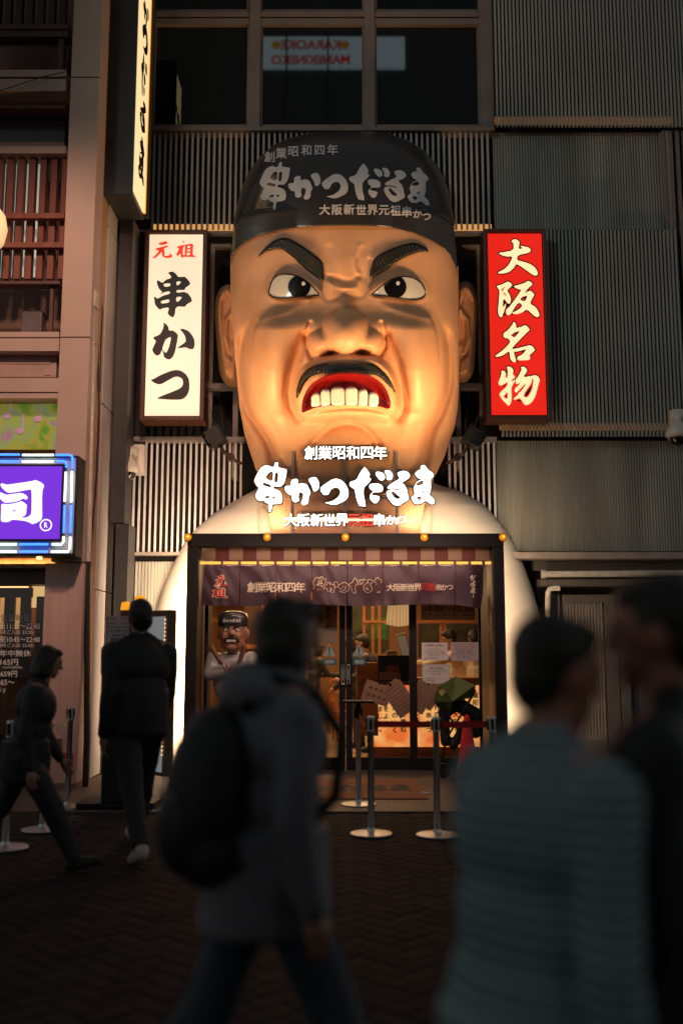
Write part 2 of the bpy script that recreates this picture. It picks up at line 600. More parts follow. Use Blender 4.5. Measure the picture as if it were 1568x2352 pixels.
def glyph_mb(loops, tf, place, offset=0.0, mb=None):
    mb = mb or MB()
    v, f = glyph(loops, tf, offset)
    mb.add([place(a, b) for a, b in v], f)
    return mb
# ------------------------------------------------------------------ materials
M_salmon = mat('salmon_panel', (0.50, 0.36, 0.30), 0.55, var=0.08, vscale=2.0, bump=0.05, bscale=30)
M_tilepink = mat('pink_cladding', (0.50, 0.33, 0.29), 0.45, var=0.10, vscale=3, bump=0.04, stretch=(4, 4, 0.4))
M_lilac = mat('lilac_panel', (0.42, 0.38, 0.38), 0.5, var=0.12, vscale=1.5)
M_orange = mat('ochre_panel', (0.40, 0.22, 0.12), 0.55, var=0.12)
M_dark = mat('dark_void', (0.012, 0.011, 0.012), 0.8, var=0.2)
M_black = mat('black_metal', (0.013, 0.012, 0.013), 0.55, var=0.25, vscale=4, spec=0.3)
M_charcoal = mat('charcoal_column', (0.030, 0.030, 0.034), 0.45, var=0.15)
M_frame = mat('bronze_frame', (0.20, 0.155, 0.14), 0.42, var=0.12, vscale=3)
M_slat = mat('shaded_slats', (0.40, 0.37, 0.36), 0.42, var=0.12, vscale=1.2)  # darker copy of the slat paint, weaker light higher up put into colour
M_slatw = mat('white_slats', (0.60, 0.58, 0.62), 0.42, var=0.10, vscale=1.2)
M_slatd = mat('dark_slats', (0.30, 0.31, 0.29), 0.42, var=0.12, vscale=1.2)
M_corr = mat('corrugated_metal', (0.34, 0.34, 0.31), 0.42, var=0.24, vscale=1.1, stretch=(3.5, 3.5, 0.35), bump=0.12, bscale=1.6)
M_amber = mat('amber_trough', (0.5, 0.25, 0.08), 0.5, emit=(1.0, 0.36, 0.08), es=0.10, var=0.5, vscale=9)
M_winglass = mat('night_window_glass', (0.006, 0.009, 0.010), 0.015, var=0, spec=0.9)
M_redwood = wood_mat('red_brown_wood', (0.16, 0.045, 0.03), (0.24, 0.075, 0.05), 0.5, (3, 3, 0.6))
M_white = mat('white_plastic', (0.72, 0.70, 0.66), 0.35, var=0.08)
M_pipe = mat('painted_pipe', (0.55, 0.50, 0.45), 0.4, var=0.2, vscale=10)
M_cable = mat('black_cable', (0.01, 0.01, 0.01), 0.5, var=0)
M_steel = mat('brushed_steel', (0.72, 0.70, 0.68), 0.36, metal=1.0, var=0.08, vscale=8)
M_glass = glass_mat('door_glass', (0.88, 0.88, 0.86), 1.0)
M_paper = mat('white_paper', (0.70, 0.66, 0.66), 0.7, var=0.04)
M_ink = mat('black_ink', (0.02, 0.018, 0.018), 0.7, var=0)
M_redink = mat('red_ink', (0.55, 0.03, 0.03), 0.7, var=0)
M_creamink = mat('cream_print', (0.78, 0.70, 0.60), 0.7, var=0)
M_whiteink = mat('white_print', (0.75, 0.73, 0.72), 0.6, var=0)


# ------------------------------------------------------------------ ground: one sheet, herringbone street, paved forecourt
def ground_mats():
    m = mat('street_mortar', (0.013, 0.010, 0.010), 0.85, var=0.2, vscale=2)
    b = mat('street_brick', (0.085, 0.058, 0.050), 0.85, var=0.0, spec=0.2, bump=0.25, bscale=60)
    nt = b.node_tree
    bs = nt.nodes['Principled BSDF']
    geo = nt.nodes.new('ShaderNodeNewGeometry')
    cr = nt.nodes.new('ShaderNodeValToRGB')
    cr.color_ramp.elements[0].color = (0.014, 0.010, 0.010, 1)
    cr.color_ramp.elements[1].color = (0.033, 0.023, 0.020, 1)
    nt.links.new(geo.outputs['Random Per Island'], cr.inputs[0])
    tc = [n for n in nt.nodes if n.type == 'TEX_COORD'][0]
    n = nt.nodes.new('ShaderNodeTexNoise')
    n.inputs['Scale'].default_value = 1.3
    n.inputs['Detail'].default_value = 7
    nt.links.new(tc.outputs['Object'], n.inputs[0])
    mx = nt.nodes.new('ShaderNodeMix')
    mx.data_type = 'RGBA'
    mx.blend_type = 'MULTIPLY'
    mx.inputs['Factor'].default_value = 0.7
    nt.links.new(cr.outputs[0], mx.inputs['A'])
    nt.links.new(n.outputs['Color'], mx.inputs['B'])
    sc = nt.nodes.new('ShaderNodeMix')
    sc.data_type = 'RGBA'
    sc.blend_type = 'ADD'
    sc.inputs['Factor'].default_value = 0.35
    nt.links.new(mx.outputs['Result'], sc.inputs['A'])
    nt.links.new(cr.outputs[0], sc.inputs['B'])
    nt.links.new(sc.outputs['Result'], bs.inputs['Base Color'])
    return m, b


M_mortar, M_brick = ground_mats()
M_brick.node_tree.nodes['Principled BSDF'].inputs['Roughness'].default_value = 0.85
g = MB().add([(-60, -40, -0.03), (60, -40, -0.03), (60, 80, -0.03), (-60, 80, -0.03)], [(0, 1, 2, 3)])
tag(g.build('ground', M_mortar), None, None, kind='structure')
g = MB()
bw, bl, gap = 0.115, 0.23, 0.006
ca, sa = math.cos(R(45)), math.sin(R(45))
for i in range(-60, 75):
    for j in range(-60, 75):
        k = (i - j) % 4
        if k == 0:
            a0, a1, b0, b1 = i, i + 2, j, j + 1
        elif k == 3:
            a0, a1, b0, b1 = i, i + 1, j - 0, j + 2
        else:
            continue
        xc, yc = (a0 + a1) / 2 * bw, (b0 + b1) / 2 * bw
        X, Yy = xc * ca - yc * sa, xc * sa + yc * ca + 5.6
        if not (1.6 < Yy < 9.35) or abs(X) > 0.9 + Yy * 0.42:
            continue
        lo = [(a0 * bw + gap / 2, b0 * bw + gap / 2), (a1 * bw - gap / 2, b0 * bw + gap / 2), (a1 * bw - gap / 2, b1 * bw - gap / 2), (a0 * bw + gap / 2, b1 * bw - gap / 2)]
        e = 0.004
        hi = [(a0 * bw + gap / 2 + e, b0 * bw + gap / 2 + e), (a1 * bw - gap / 2 - e, b0 * bw + gap / 2 + e), (a1 * bw - gap / 2 - e, b1 * bw - gap / 2 - e), (a0 * bw + gap / 2 + e, b1 * bw - gap / 2 - e)]
        dz = random.uniform(-0.003, 0.0)
        vs = [(x * ca - y * sa, x * sa + y * ca + 5.6, -0.006) for x, y in lo] + [(x * ca - y * sa, x * sa + y * ca + 5.6, dz) for x, y in hi]
        g.add(vs, [(4, 5, 6, 7), (0, 1, 5, 4), (1, 2, 6, 5), (2, 3, 7, 6), (3, 0, 4, 7)])
tag(g.build('street', M_brick), None, None, kind='structure')


def paver_mat():
    m = mat('forecourt_pavers', (0.10, 0.07, 0.06), 0.55, var=0, bump=0.15)
    nt = m.node_tree
    b = nt.nodes['Principled BSDF']
    tc = [n for n in nt.nodes if n.type == 'TEX_COORD'][0]
    br = nt.nodes.new('ShaderNodeTexBrick')
    br.inputs['Color1'].default_value = (0.12, 0.082, 0.066, 1)
    br.inputs['Color2'].default_value = (0.075, 0.055, 0.048, 1)
    br.inputs['Mortar'].default_value = (0.02, 0.017, 0.016, 1)
    br.inputs['Scale'].default_value = 1
    br.inputs['Brick Width'].default_value = 0.30
    br.inputs['Row Height'].default_value = 0.30
    br.inputs['Mortar Size'].default_value = 0.004
    br.offset = 0.5
    nt.links.new(tc.outputs['Object'], br.inputs[0])
    nt.links.new(br.outputs['Color'], b.inputs['Base Color'])
    return m


g = MB().box(-14, 14, 9.42, 13.6, -0.02, 0.004).box(-14, 14, 9.36, 9.418, -0.02, 0.012)
tag(g.build('pavement', paver_mat()), None, None, kind='structure')


# ------------------------------------------------------------------ middle building with the slatted front
B = thing('slatted_building', 'dark modern building with slatted metal front behind the giant head', 'building', (0.8, 13.4, 0))
w = MB().box(-3.2, -1.95, 13.45, 13.7, 0, 12.6).box(1.95, 6.6, 13.45, 13.7, 0, 12.6).box(-1.95, 1.95, 13.45, 13.7, 2.95, 12.6)
w.build('wall', M_dark, B)
f = MB()
for a, b in ((345, 352), (572, 598), (836, 860), (1101, 1131)):
    f.pbox(a, b, -60, 291, 12.98, 13.12)
for y0, y1 in ((26, 38), (42, 56), (-62, -50)):
    f.pbox(352, 572, y0, y1, 13.0, 13.12).pbox(598, 836, y0, y1, 13.0, 13.12).pbox(860, 1101, y0, y1, 13.0, 13.12)
for a, b in ((352, 572), (598, 836), (860, 1101)):
    for y0, y1 in ((-50, 26), (56, 291)):
        f.pbox(a, a + 5, y0, y1, 13.03, 13.12).pbox(b - 5, b, y0, y1, 13.03, 13.12)
        f.pbox(a + 5, b - 5, y1 - 5, y1, 13.03, 13.12)
f.pbox(345, 1135, 291, 299, 12.93, 13.14)
WF = f.build('window_frame', M_frame, B)
for a, b in ((352, 572), (598, 836), (860, 1101)):
    for y0, y1 in ((-50, 26), (56, 291)):
        MB().pbox(a + 5.2, b - 5.2, y0 + 0.3, y1 - 5.2, 13.07, 13.09).build('window_pane', M_winglass, B)


def slats(px0, px1, py0, py1, step, wd, Y0, depth, pymid=None):
    m = MB()
    mid = (py0 + py1) / 2
    x = px0
    zt_, zb = at(CXP, py0, Y0).z, at(CXP, py1, Y0).z
    while x < px1:
        a, b = at(x, mid, Y0).x, at(x + wd, mid, Y0).x
        m.box(a, b, Y0, Y0 + depth, zb, zt_)
        x += step
    return m


s = slats(350, 1128, 303, 526, 12.6, 4.9, 13.0, 0.03)
s.build('upper_slat_screen', M_slat, B)
slats(292, 560, 1014, 1268, 12.9, 4.6, 13.0, 0.03).build('white_slat_screen', M_slatw, B)
slats(1030, 1138, 1014, 1200, 12.9, 4.8, 13.0, 0.03).build('white_slat_screen', M_slatw, B)
slats(1136, 1640, -60, 290, 8.62, 4.3, 12.86, 0.035).build('tall_slat_screen', M_slatd, B)
slats(1147, 1562, 528, 1002, 8.75, 4.5, 12.84, 0.035).build('long_slat_screen', M_slatd, B)
slats(1535, 1660, 300, 1000, 16, 8, 12.95, 0.10).build('side_slat_screen', M_frame, B)


def corrugated(px0, px1, py0, py1, Y, step, amp=0.03):
    m = MB()
    mid = (py0 + py1) / 2
    zt_, zb = at(CXP, py0, Y).z, at(CXP, py1, Y).z
    xs = []
    x = px0
    while x < px1 - step:
        xs += [(x, 0), (x + step * 0.30, 0), (x + step * 0.5, amp), (x + step * 0.80, amp)]
        x += step
    vs = []
    for a, d in xs:
        X = at(a, mid, Y).x
        vs += [(X, Y + d, zb), (X, Y + d, zt_)]
    return m.add(vs, [(2 * i, 2 * i + 2, 2 * i + 3, 2 * i + 1) for i in range(len(xs) - 1)])


corrugated(1133, 1528, 304, 527, 13.08, 6.4).build('upper_corrugated_panel', M_corr, B)
corrugated(1141, 1660, 1012, 1266, 13.05, 6.4).build('lower_corrugated_panel', M_corr, B)
t = MB().pbox(1136, 1540, 268, 282, 13.0, 13.05).pbox(1147, 1560, 972, 987, 12.99, 13.04)
t.build_each('amber_trough', M_amber, B)
t = MB().pbox(352, 560, 515, 530, 13.10, 13.16).pbox(1030, 1128, 515, 530, 13.10, 13.16)
t.build_each('amber_trough', mat('amber_trough_bright', (0.5, 0.25, 0.08), 0.5, emit=(1.0, 0.45, 0.13), es=0.7, var=0.5, vscale=9), B)
f = MB()
f.pbox(288, 560, 1003, 1013, 12.93, 13.10).pbox(1010, 1140, 1003, 1013, 12.93, 13.10)          # ledge below the signs
f.pbox(282, 293, 527, 1003, 12.95, 13.10).pbox(284, 292, 1013, 1268, 12.97, 13.10)              # pale upright
f.pbox(288, 420, 1268, 1275, 12.95, 13.08).pbox(276, 292, 1275, 1500, 12.97, 13.10)
f.pbox(292, 352, 527, 533, 12.98, 13.08).pbox(475, 560, 530, 536, 13.0, 13.1).pbox(1030, 1140, 530, 536, 13.0, 13.1)
f.pbox(480, 545, 560, 568, 13.2, 13.3).pbox(480, 490, 568, 1003, 13.2, 13.3).pbox(1062, 1110, 562, 568, 13.2, 13.3).pbox(1098, 1108, 568, 1003, 13.2, 13.3)
f.pbox(480, 560, 880, 892, 13.1, 13.25).pbox(1040, 1110, 880, 892, 13.1, 13.25).pbox(534, 546, 880, 1100, 13.05, 13.2).pbox(1048, 1058, 880, 1080, 13.05, 13.2)
f.pbox(1136, 1660, 1268, 1283, 12.80, 13.10).pbox(1530, 1540, 300, 528, 12.95, 13.1)
f.build_each('facade_rail', mat('facade_steel', (0.26, 0.22, 0.21), 0.5, var=0.15), B)
MB().pbox(265, 296, 500, 1200, 12.2, 12.6).pbox(262, 292, 1203, 1500, 12.2, 12.6).pbox(260, 290, 1500, 1840, 12.2, 12.6).build('corner_column', M_charcoal, B)
corrugated(305, 440, 1290, 1760, 13.1, 7.5, 0.02).build('side_shutter', M_corr, B)
# service recess on the right of the entrance
f = MB().pbox(1225, 1660, 1283, 1310, 13.15, 13.3).pbox(1240, 1660, 1330, 1346, 12.95, 13.2).pbox(1262, 1290, 1366, 1790, 13.1, 13.2)
f.pbox(1290, 1395, 1366, 1384, 13.12, 13.2).pbox(1395, 1422, 1366, 1790, 13.1, 13.2).pbox(1425, 1447, 1366, 1790, 13.1, 13.2).pbox(1447, 1560, 1366, 1386, 13.12, 13.2)
f.pbox(1560, 1660, 1346, 1790, 13.05, 13.2).pbox(1290, 1395, 1700, 1790, 13.12, 13.2)
f.build('service_door_frame', mat('service_frame', (0.10, 0.085, 0.08), 0.5, var=0.15), B)
corrugated(1291, 1398, 1384, 1700, 13.16, 7.2, 0.02).build('service_door', mat('service_door_metal', (0.23, 0.19, 0.18), 0.42, var=0.15), B)
corrugated(1447, 1562, 1386, 1790, 13.18, 7.2, 0.02).build('service_door', mat('service_door_dark', (0.10, 0.09, 0.085), 0.42, var=0.15), B)
p = MB().tube([at(1246, 1319, 12.9), at(1660, 1316, 12.9)], 0.042, 14).tube([at(1243, 1319, 12.9), at(1252, 1319, 12.9)], 0.055, 14)
p.build('overhead_pipe', M_pipe, B, smooth=False)
p = MB().tube([at(1284, 1351, 12.95), at(1270, 1351, 12.95), at(1262, 1353, 12.95), at(1258, 1360, 12.95), at(1257, 1385, 12.95), at(1255, 1560, 12.95), at(1254, 1760, 12.95)], 0.036, 12)
p.build('elbow_pipe', M_pipe, B, smooth=False)

# ------------------------------------------------------------------ neighbouring building on the left
Lb = thing('neighbouring_building', 'salmon panelled building with red wooden lattices at the left', 'building', (-3.6, 11.4, 0))
pl = MB()
xr, xl = at(208, 750, 11.0).x, at(140, 750, 11.0).x
for y0, y1 in ((-70, 176), (179, 773), (776, 1290)):
    pl.box(xl, xr, 11.0, 11.35, at(CXP, y1, 11.0).z, at(CXP, y0, 11.0).z)
pl.build_each('pillar_panel', M_salmon, Lb)
MB().box(xl - 0.05, xr + 0.03, 10.98, 11.35, 0.02, at(CXP, 1294, 11).z).build('lower_pillar', M_tilepink, Lb)
MB().box(xl - 0.06, xr + 0.036, 10.97, 11.36, 0.004, 0.06).build('plinth', mat('plinth_stone', (0.16, 0.12, 0.11), 0.6), Lb)
sd = MB()
for z0, z1 in ((0.02, at(0, 1358, 12).z), (at(0, 1355, 12).z, at(0, 940, 12).z), (at(0, 936, 12).z, at(0, 540, 12).z), (at(0, 536, 12).z, 11.5)):
    sd.box(xr - 0.3, xr - 0.015, 11.75, 12.55, z0, z1)
sd.build_each('side_wall_panel', M_lilac, Lb)
MB().box(xr - 0.3, xr - 0.03, 11.36, 11.749, 0.02, 11.5).build('side_strip', M_orange, Lb)
MB().box(-7, xl - 0.05, 11.95, 12.2, 0, 11.5).build('wall', mat('left_recess_wall', (0.16, 0.085, 0.07), 0.6, var=0.2, vscale=2), Lb)
# ledges and bands (front faces at Y 11.05)
lg = MB()
for y0, y1, Y in ((160, 176, 11.05), (181, 209, 11.05), (762, 774, 11.03), (777, 806, 11.03), (868, 900, 11.03), (902, 914, 11.05), (336, 352, 11.15), (1295, 1304, 11.02)):
    lg.pbox(-120, 152 - (y0 > 500) * 16 - (y0 > 1200) * 20, y0, y1, Y, 11.9)
lg.build_each('ledge', M_salmon, Lb)
bd = MB().pbox(-120, 158, 110, 158, 11.8, 11.94).pbox(-120, 150, 232, 248, 11.3, 11.94).pbox(-120, 148, 326, 336, 11.3, 11.94)
bd.build_each('wall_band', mat('band_panel', (0.34, 0.20, 0.18), 0.6, var=0.1), Lb)
MB().pbox(-120, 150, 209, 232, 11.28, 11.9).build('soffit', mat('soffit_board', (0.26, 0.12, 0.05), 0.6, var=0.2), Lb)
MB().pbox(-120, 150, 249, 326, 11.5, 11.52).build('dark_window', mat('dim_window', (0.05, 0.04, 0.05), 0.12, var=0.3, vscale=1.5), Lb)


def lattice(px0, px1, py0, py1, step, wd, Y, d):
    return slats(px0, px1, py0, py1, step, wd, Y, d)


lattice(-63, 150, -60, 88, 25, 14, 11.3, 0.10).build('upper_lattice', mat('dark_red_wood', (0.05, 0.014, 0.012), 0.55, var=0.3), Lb)
rl = MB().pbox(-60, 157, 55, 66, 11.1, 11.25).pbox(-60, 157, 68, 84, 11.12, 11.3).pbox(134, 146, 84, 160, 11.15, 11.25)
rl.build('upper_rail', mat('rail_wood_dark', (0.07, 0.022, 0.018), 0.5, var=0.2), Lb)
lattice(-38, 152, 352, 640, 25.2, 14, 11.25, 0.10).build('wooden_lattice', M_redwood, Lb)
rl = MB().pbox(-60, 148, 489, 501, 11.12, 11.2).pbox(-60, 148, 556, 568, 11.12, 11.2)
rl.build_each('lattice_rail', M_redwood, Lb)
rl = MB().pbox(-60, 138, 645, 652, 11.08, 11.25).pbox(114, 122, 652, 762, 11.15, 11.2)
rl.build('balcony_rail', mat('balcony_rail_wood', (0.11, 0.05, 0.04), 0.5, var=0.2), Lb)
bl = MB()
for x, w in ((-2, 10), (23, 10), (49, 11), (75, 12)):
    bl.pbox(x, x + w, 372, 636, 11.42, 11.44)
bl.build_each('lit_blind', mat('lit_blind', (0.5, 0.55, 0.5), 0.7, emit=(0.62, 0.80, 0.70), es=0.30, var=0.3), Lb)
ac = MB().pbox(-60, 130, 812, 866, 11.2, 11.7).pbox(-60, 118, 824, 836, 11.19, 11.198).pbox(104, 116, 858, 862, 11.19, 11.198)
ac.build('ventilation_box', mat('ventilation_paint', (0.42, 0.28, 0.24), 0.5, var=0.15), Lb, bevel=0.004)
bx = MB().pbox(50, 96, 712, 762, 11.5, 11.7)
bx.build('equipment_box', mat('grey_equipment', (0.13, 0.10, 0.11), 0.5, var=0.2), Lb, bevel=0.01)


def poster_window_mat():
    m = mat('picture_window', (0.2, 0.3, 0.05), 0.3, var=0)
    nt = m.node_tree
    b = nt.nodes['Principled BSDF']
    mp = [n for n in nt.nodes if n.type == 'MAPPING'][0]
    n = nt.nodes.new('ShaderNodeTexNoise')
    n.inputs['Scale'].default_value = 2.6
    n.inputs['Detail'].default_value = 3
    n.inputs['Distortion'].default_value = 1.0
    cr = nt.nodes.new('ShaderNodeValToRGB')
    e = cr.color_ramp.elements
    e[0].position, e[0].color = 0.32, (0.03, 0.10, 0.02, 1)
    e[1].position, e[1].color = 0.72, (0.30, 0.12, 0.22, 1)
    for p_, c in ((0.45, (0.10, 0.22, 0.02, 1)), (0.55, (0.28, 0.26, 0.03, 1)), (0.64, (0.20, 0.28, 0.08, 1))):
        q = e.new(p_)
        q.color = c
    nt.links.new(mp.outputs[0], n.inputs[0])
    nt.links.new(n.outputs['Fac'], cr.inputs[0])
    nt.links.new(cr.outputs[0], b.inputs['Base Color'])
    nt.links.new(cr.outputs[0], b.inputs['Emission Color'])
    b.inputs['Emission Strength'].default_value = 0.55
    return m


PW = MB().pbox(-60, 134, 928, 1032, 11.3, 11.32).build('picture_window', poster_window_mat(), Lb)
nb = MB()
for cx, cy, h in ((16, 955, -28), (46, 990, -40), (86, 962, -30)):
    nb = MB()
    nb.ell(at(cx, cy, 11.285), (0.045, 0.006, 0.036)).pbox(cx + 6, cx + 9, cy + h, cy, 11.283, 11.287)
    nb.build('music_note', mat('note_print', (0.45, 0.22, 0.33), 0.5, emit=(0.55, 0.28, 0.40), es=0.35, var=0), PW)
# lower shop window
hd = MB().pbox(-120, 116, 1306, 1342, 11.25, 11.6)
hd.build('shop_header', mat('shop_header_grey', (0.16, 0.12, 0.13), 0.5), Lb)
MB().pbox(-120, 116, 1342, 1830, 11.4, 11.408).build('shop_pane', M_glass, Lb)
inn = MB().box(-6, xl - 0.05, 11.9, 11.94, 0, 2.9)
inn.build('shop_back_wall', wood_mat('warm_shop_wood', (0.30, 0.12, 0.035), (0.42, 0.20, 0.07), 0.5, (6, 2, 0.6)), Lb)
sl = slats(-30, 88, 1370, 1560, 37, 24, 11.6, 0.05)
sl.pbox(-60, 75, 1350, 1372, 11.58, 11.66)
MB().pbox(-60, 72, 1352, 1445, 11.74, 11.75).build('paper_screen', mat('lit_paper_screen', (0.8, 0.5, 0.25), 0.7, emit=(1.0, 0.52, 0.18), es=0.55, var=0.3, vscale=4), Lb)
sl.build('shop_blind_slat', wood_mat('shop_dark_wood', (0.12, 0.035, 0.02), (0.18, 0.06, 0.03), 0.5, (6, 2, 0.6)), Lb)
lamp('AREA', 'sushi_shop_light', (-3.9, 11.66, 2.55), (-3.9, 11.8, 0.5), 28, (1.0, 0.58, 0.25), 1.2, 0.3)
MB().pbox(74, 118, 1345, 1395, 11.62, 11.7).build('paper_lamp', mat('wood_paper_lamp', (0.9, 0.6, 0.3), 0.6, emit=(1.0, 0.62, 0.25), es=0.9, var=0.3, vscale=5, stretch=(3, 3, 0.4)), Lb)
MB().pbox(-60, 60, 1343, 1350, 11.65, 11.75).build('ceiling_light', mat('shop_glow', (0.9, 0.6, 0.3), 0.6, emit=(1.0, 0.60, 0.25), es=2.2, var=0), Lb)
cn = MB().pbox(92, 116, 1640, 1830, 11.5, 11.8).pbox(-60, 116, 1690, 1830, 11.55, 11.85)
cn.build_each('shop_counter', mat('shop_counter_dark', (0.03, 0.025, 0.03), 0.4), Lb)
gl = on_plane(11.392)
nt_ = MB()
for s_, a, b, y0, y1 in (('営業時間', 3, 70, 1411, 1428), ('日11:15～22:40', 2, 92, 1430, 1446), ('最終ご入店 22:20)', -6, 78, 1447, 1458), ('祝10:45～22:40', 0, 92, 1461, 1476), ('(最終ご入店 22:20)', -9, 78, 1478, 1488),
                         ('年中無休', 0, 72, 1493, 1508), ('165円', 2, 42, 1514, 1528), ('150円(税抜)', 6, 52, 1530, 1537), ('659円', 2, 40, 1541, 1555), ('65～', 2, 34, 1561, 1574), ('5ｙ', -2, 14, 1579, 1592), ('～', 92, 98, 1532, 1537), ('～', 96, 102, 1596, 1601)):
    text_px(MB(), s_, a, b, y0, y1, gl, 0.012).build('window_lettering', M_whiteink, Lb)
MB().pbox(119, 140, 1697, 1732, 10.94, 10.98).pbox(124, 136, 1701, 1709, 10.935, 10.939).build('switch_box', mat('switch_grey', (0.10, 0.08, 0.09), 0.5), Lb)
st = MB().pbox(140, 170, 1728, 1760, 10.974, 10.978)
ST = st.build('security_sticker', mat('sticker_white', (0.55, 0.55, 0.6), 0.5, var=0), Lb)
MB().pbox(140.5, 169.5, 1728.5, 1749, 10.968, 10.972).pbox(140.5, 169.5, 1757.5, 1759.5, 10.968, 10.972).build('sticker_band', mat('sticker_red', (0.5, 0.02, 0.025), 0.5, var=0), ST)
text_px(MB(), 'SECOM', 141.5, 168.5, 1750.5, 1756.5, on_plane(10.967), 0.03).build('sticker_lettering', mat('sticker_blue', (0.02, 0.03, 0.2), 0.5, var=0), ST)
cd = MB().tube([at(213, 668, 11.15), at(212, 900, 11.2), at(205, 1250, 11.2), at(203, 1290, 11.2)], 0.026, 10).pbox(206, 219, 664, 700, 11.12, 11.3)
cd.build('conduit_pipe', M_pipe, Lb, smooth=False)
cd = MB()
cd.tube([at(222, 640, 11.5), at(229, 700, 11.55), at(226, 800, 11.55), at(228, 950, 11.5), at(222, 1100, 11.4), at(207, 1290, 11.3), at(204, 1330, 11.3)], 0.012, 6)
cd.tube([at(232, 655, 11.6), at(236, 720, 11.62), at(232, 800, 11.6), at(230, 900, 11.55)], 0.008, 6)
cd.tube([at(203, 1290, 11.12), at(201, 1320, 11.12), at(200, 1700, 11.12), at(196, 1810, 11.12)], 0.035, 8)
cd.build('hanging_cable', M_cable, Lb)
ep = MB().tube([at(0, 209, 11.0), at(100, 176, 11.0), at(150, 165, 11.0)], 0.006, 5)
ep.build('guy_wire', M_cable, Lb)
ln = MB().lathe([(0.02, -0.26), (0.10, -0.25), (0.17, -0.16), (0.20, 0.0), (0.17, 0.16), (0.10, 0.25), (0.02, 0.26)], at(-24, 525, 10.7), 20)
L1 = thing('paper_lantern', 'glowing round paper lantern at the left edge before the lattice', 'lantern', at(-24, 525, 10.7))
ln.build('lantern_shade', mat('lantern_paper', (0.8, 0.6, 0.4), 0.7, emit=(1.0, 0.62, 0.28), es=0.75, var=0.1), L1, smooth=True)
MB().tube([at(-24, 480, 10.7), at(-24, 420, 10.7)], 0.01, 6).build('cord', M_cable, L1)
MB().tube([at(-24, 420, 10.7), at(-24, 420, 11.3)], 0.015, 6).build('hanger_arm', M_cable, L1)
# ------------------------------------------------------------------ lit signs on the facade
M_signbrown = mat('sign_case_brown', (0.10, 0.035, 0.022), 0.4, var=0.15)
M_litwhite = mat('lit_white_panel', (0.8, 0.75, 0.65), 0.4, emit=(1.0, 0.78, 0.53), es=0.84, var=0)
M_litred = mat('lit_red_panel', (0.6, 0.03, 0.02), 0.35, emit=(1.0, 0.016, 0.006), es=0.72, var=0)
M_litcream = mat('lit_cream_letters', (0.8, 0.7, 0.5), 0.4, emit=(1.0, 0.74, 0.38), es=1.05, var=0)
M_letterblack = mat('letter_black', (0.018, 0.008, 0.006), 0.4, var=0)
M_letterred = mat('letter_red', (0.7, 0.03, 0.02), 0.4, emit=(1.0, 0.05, 0.02), es=0.75, var=0)


def case_sign(name, label, cat_, px0, px1, px0b, px1b, py0, py1, Yf, Yb, M_panel, rim=9):
    """a lit box sign: brown case with a rim, glowing panel"""
    root = thing(name, label, cat_, at((px0 + px1) / 2, py1, Yf))
    a0, a1 = at(px0, (py0 + py1) / 2, Yf).x, at(px1, (py0 + py1) / 2, Yf).x
    z0, z1 = at(CXP, py1, Yf).z, at(CXP, py0, Yf).z
    r = rim * 5.3e-3
    m = MB().box(a0, a1, Yf + 0.06, Yb, z0, z1)
    m.box(a0, a0 + r, Yf, Yf + 0.058, z0, z1).box(a1 - r, a1, Yf, Yf + 0.058, z0, z1)
    m.box(a0 + r, a1 - r, Yf, Yf + 0.058, z1 - r, z1).box(a0 + r, a1 - r, Yf, Yf + 0.058, z0, z0 + r)
    c = m.build('sign_case', M_signbrown, root, bevel=0.006)
    mm = MB().box(a0 + r, a1 - r, Yf + 0.035, Yf + 0.055, z0 + r, z1 - r)
    mm.build('sign_bezel', M_black, root)
    q = r + 0.012
    MB().box(a0 + q, a1 - q, Yf + 0.025, Yf + 0.034, z0 + q, z1 - q).build('lit_panel', M_panel, root)
    MB().box((a0 * 2 + a1) / 3 - 0.05, (a0 * 2 + a1) / 3 + 0.05, Yb, 13.05, z1 - 0.5, z1 - 0.4).box((a0 + 2 * a1) / 3 - 0.05, (a0 + 2 * a1) / 3 + 0.05, Yb, 13.05, z0 + 0.4, z0 + 0.5).build('mounting_bracket', M_black, root)
    return root


YS = 12.55
SW = case_sign('white_lit_sign', 'white lit upright sign with black characters left of the giant head', 'sign', 327, 472, 0, 0, 527, 964, YS, 12.92, M_litwhite)
pl_ = on_plane(YS + 0.021)
for nm, loops, tf, m_ in (('character', VKUSHI, T_V1, M_letterblack), ('character', VKA, T_V2, M_letterblack), ('character', VTSU, T_V2, M_letterblack), ('small_character', GEN, T_GEN, M_letterred), ('small_character', SO, T_GEN, M_letterred)):
    glyph_mb(loops, tf, pl_).build(nm, m_, SW)
SR = case_sign('red_lit_sign', 'red lit upright sign with cream characters right of the giant head', 'sign', 1114, 1260, 0, 0, 525, 962, YS, 12.92, M_litred)
for loops, tf in ((ODAI, T_R1), (SAKA, T_R1), (MEI, T_R2), (BUTSU, T_R2)):
    o_ = glyph_mb(loops, tf, on_plane(YS + 0.021), 30 if tf is T_R1 else 29).build('character_outline', M_letterblack, SR)
    glyph_mb(loops, tf, on_plane(YS + 0.016)).build('character', M_litcream, o_)

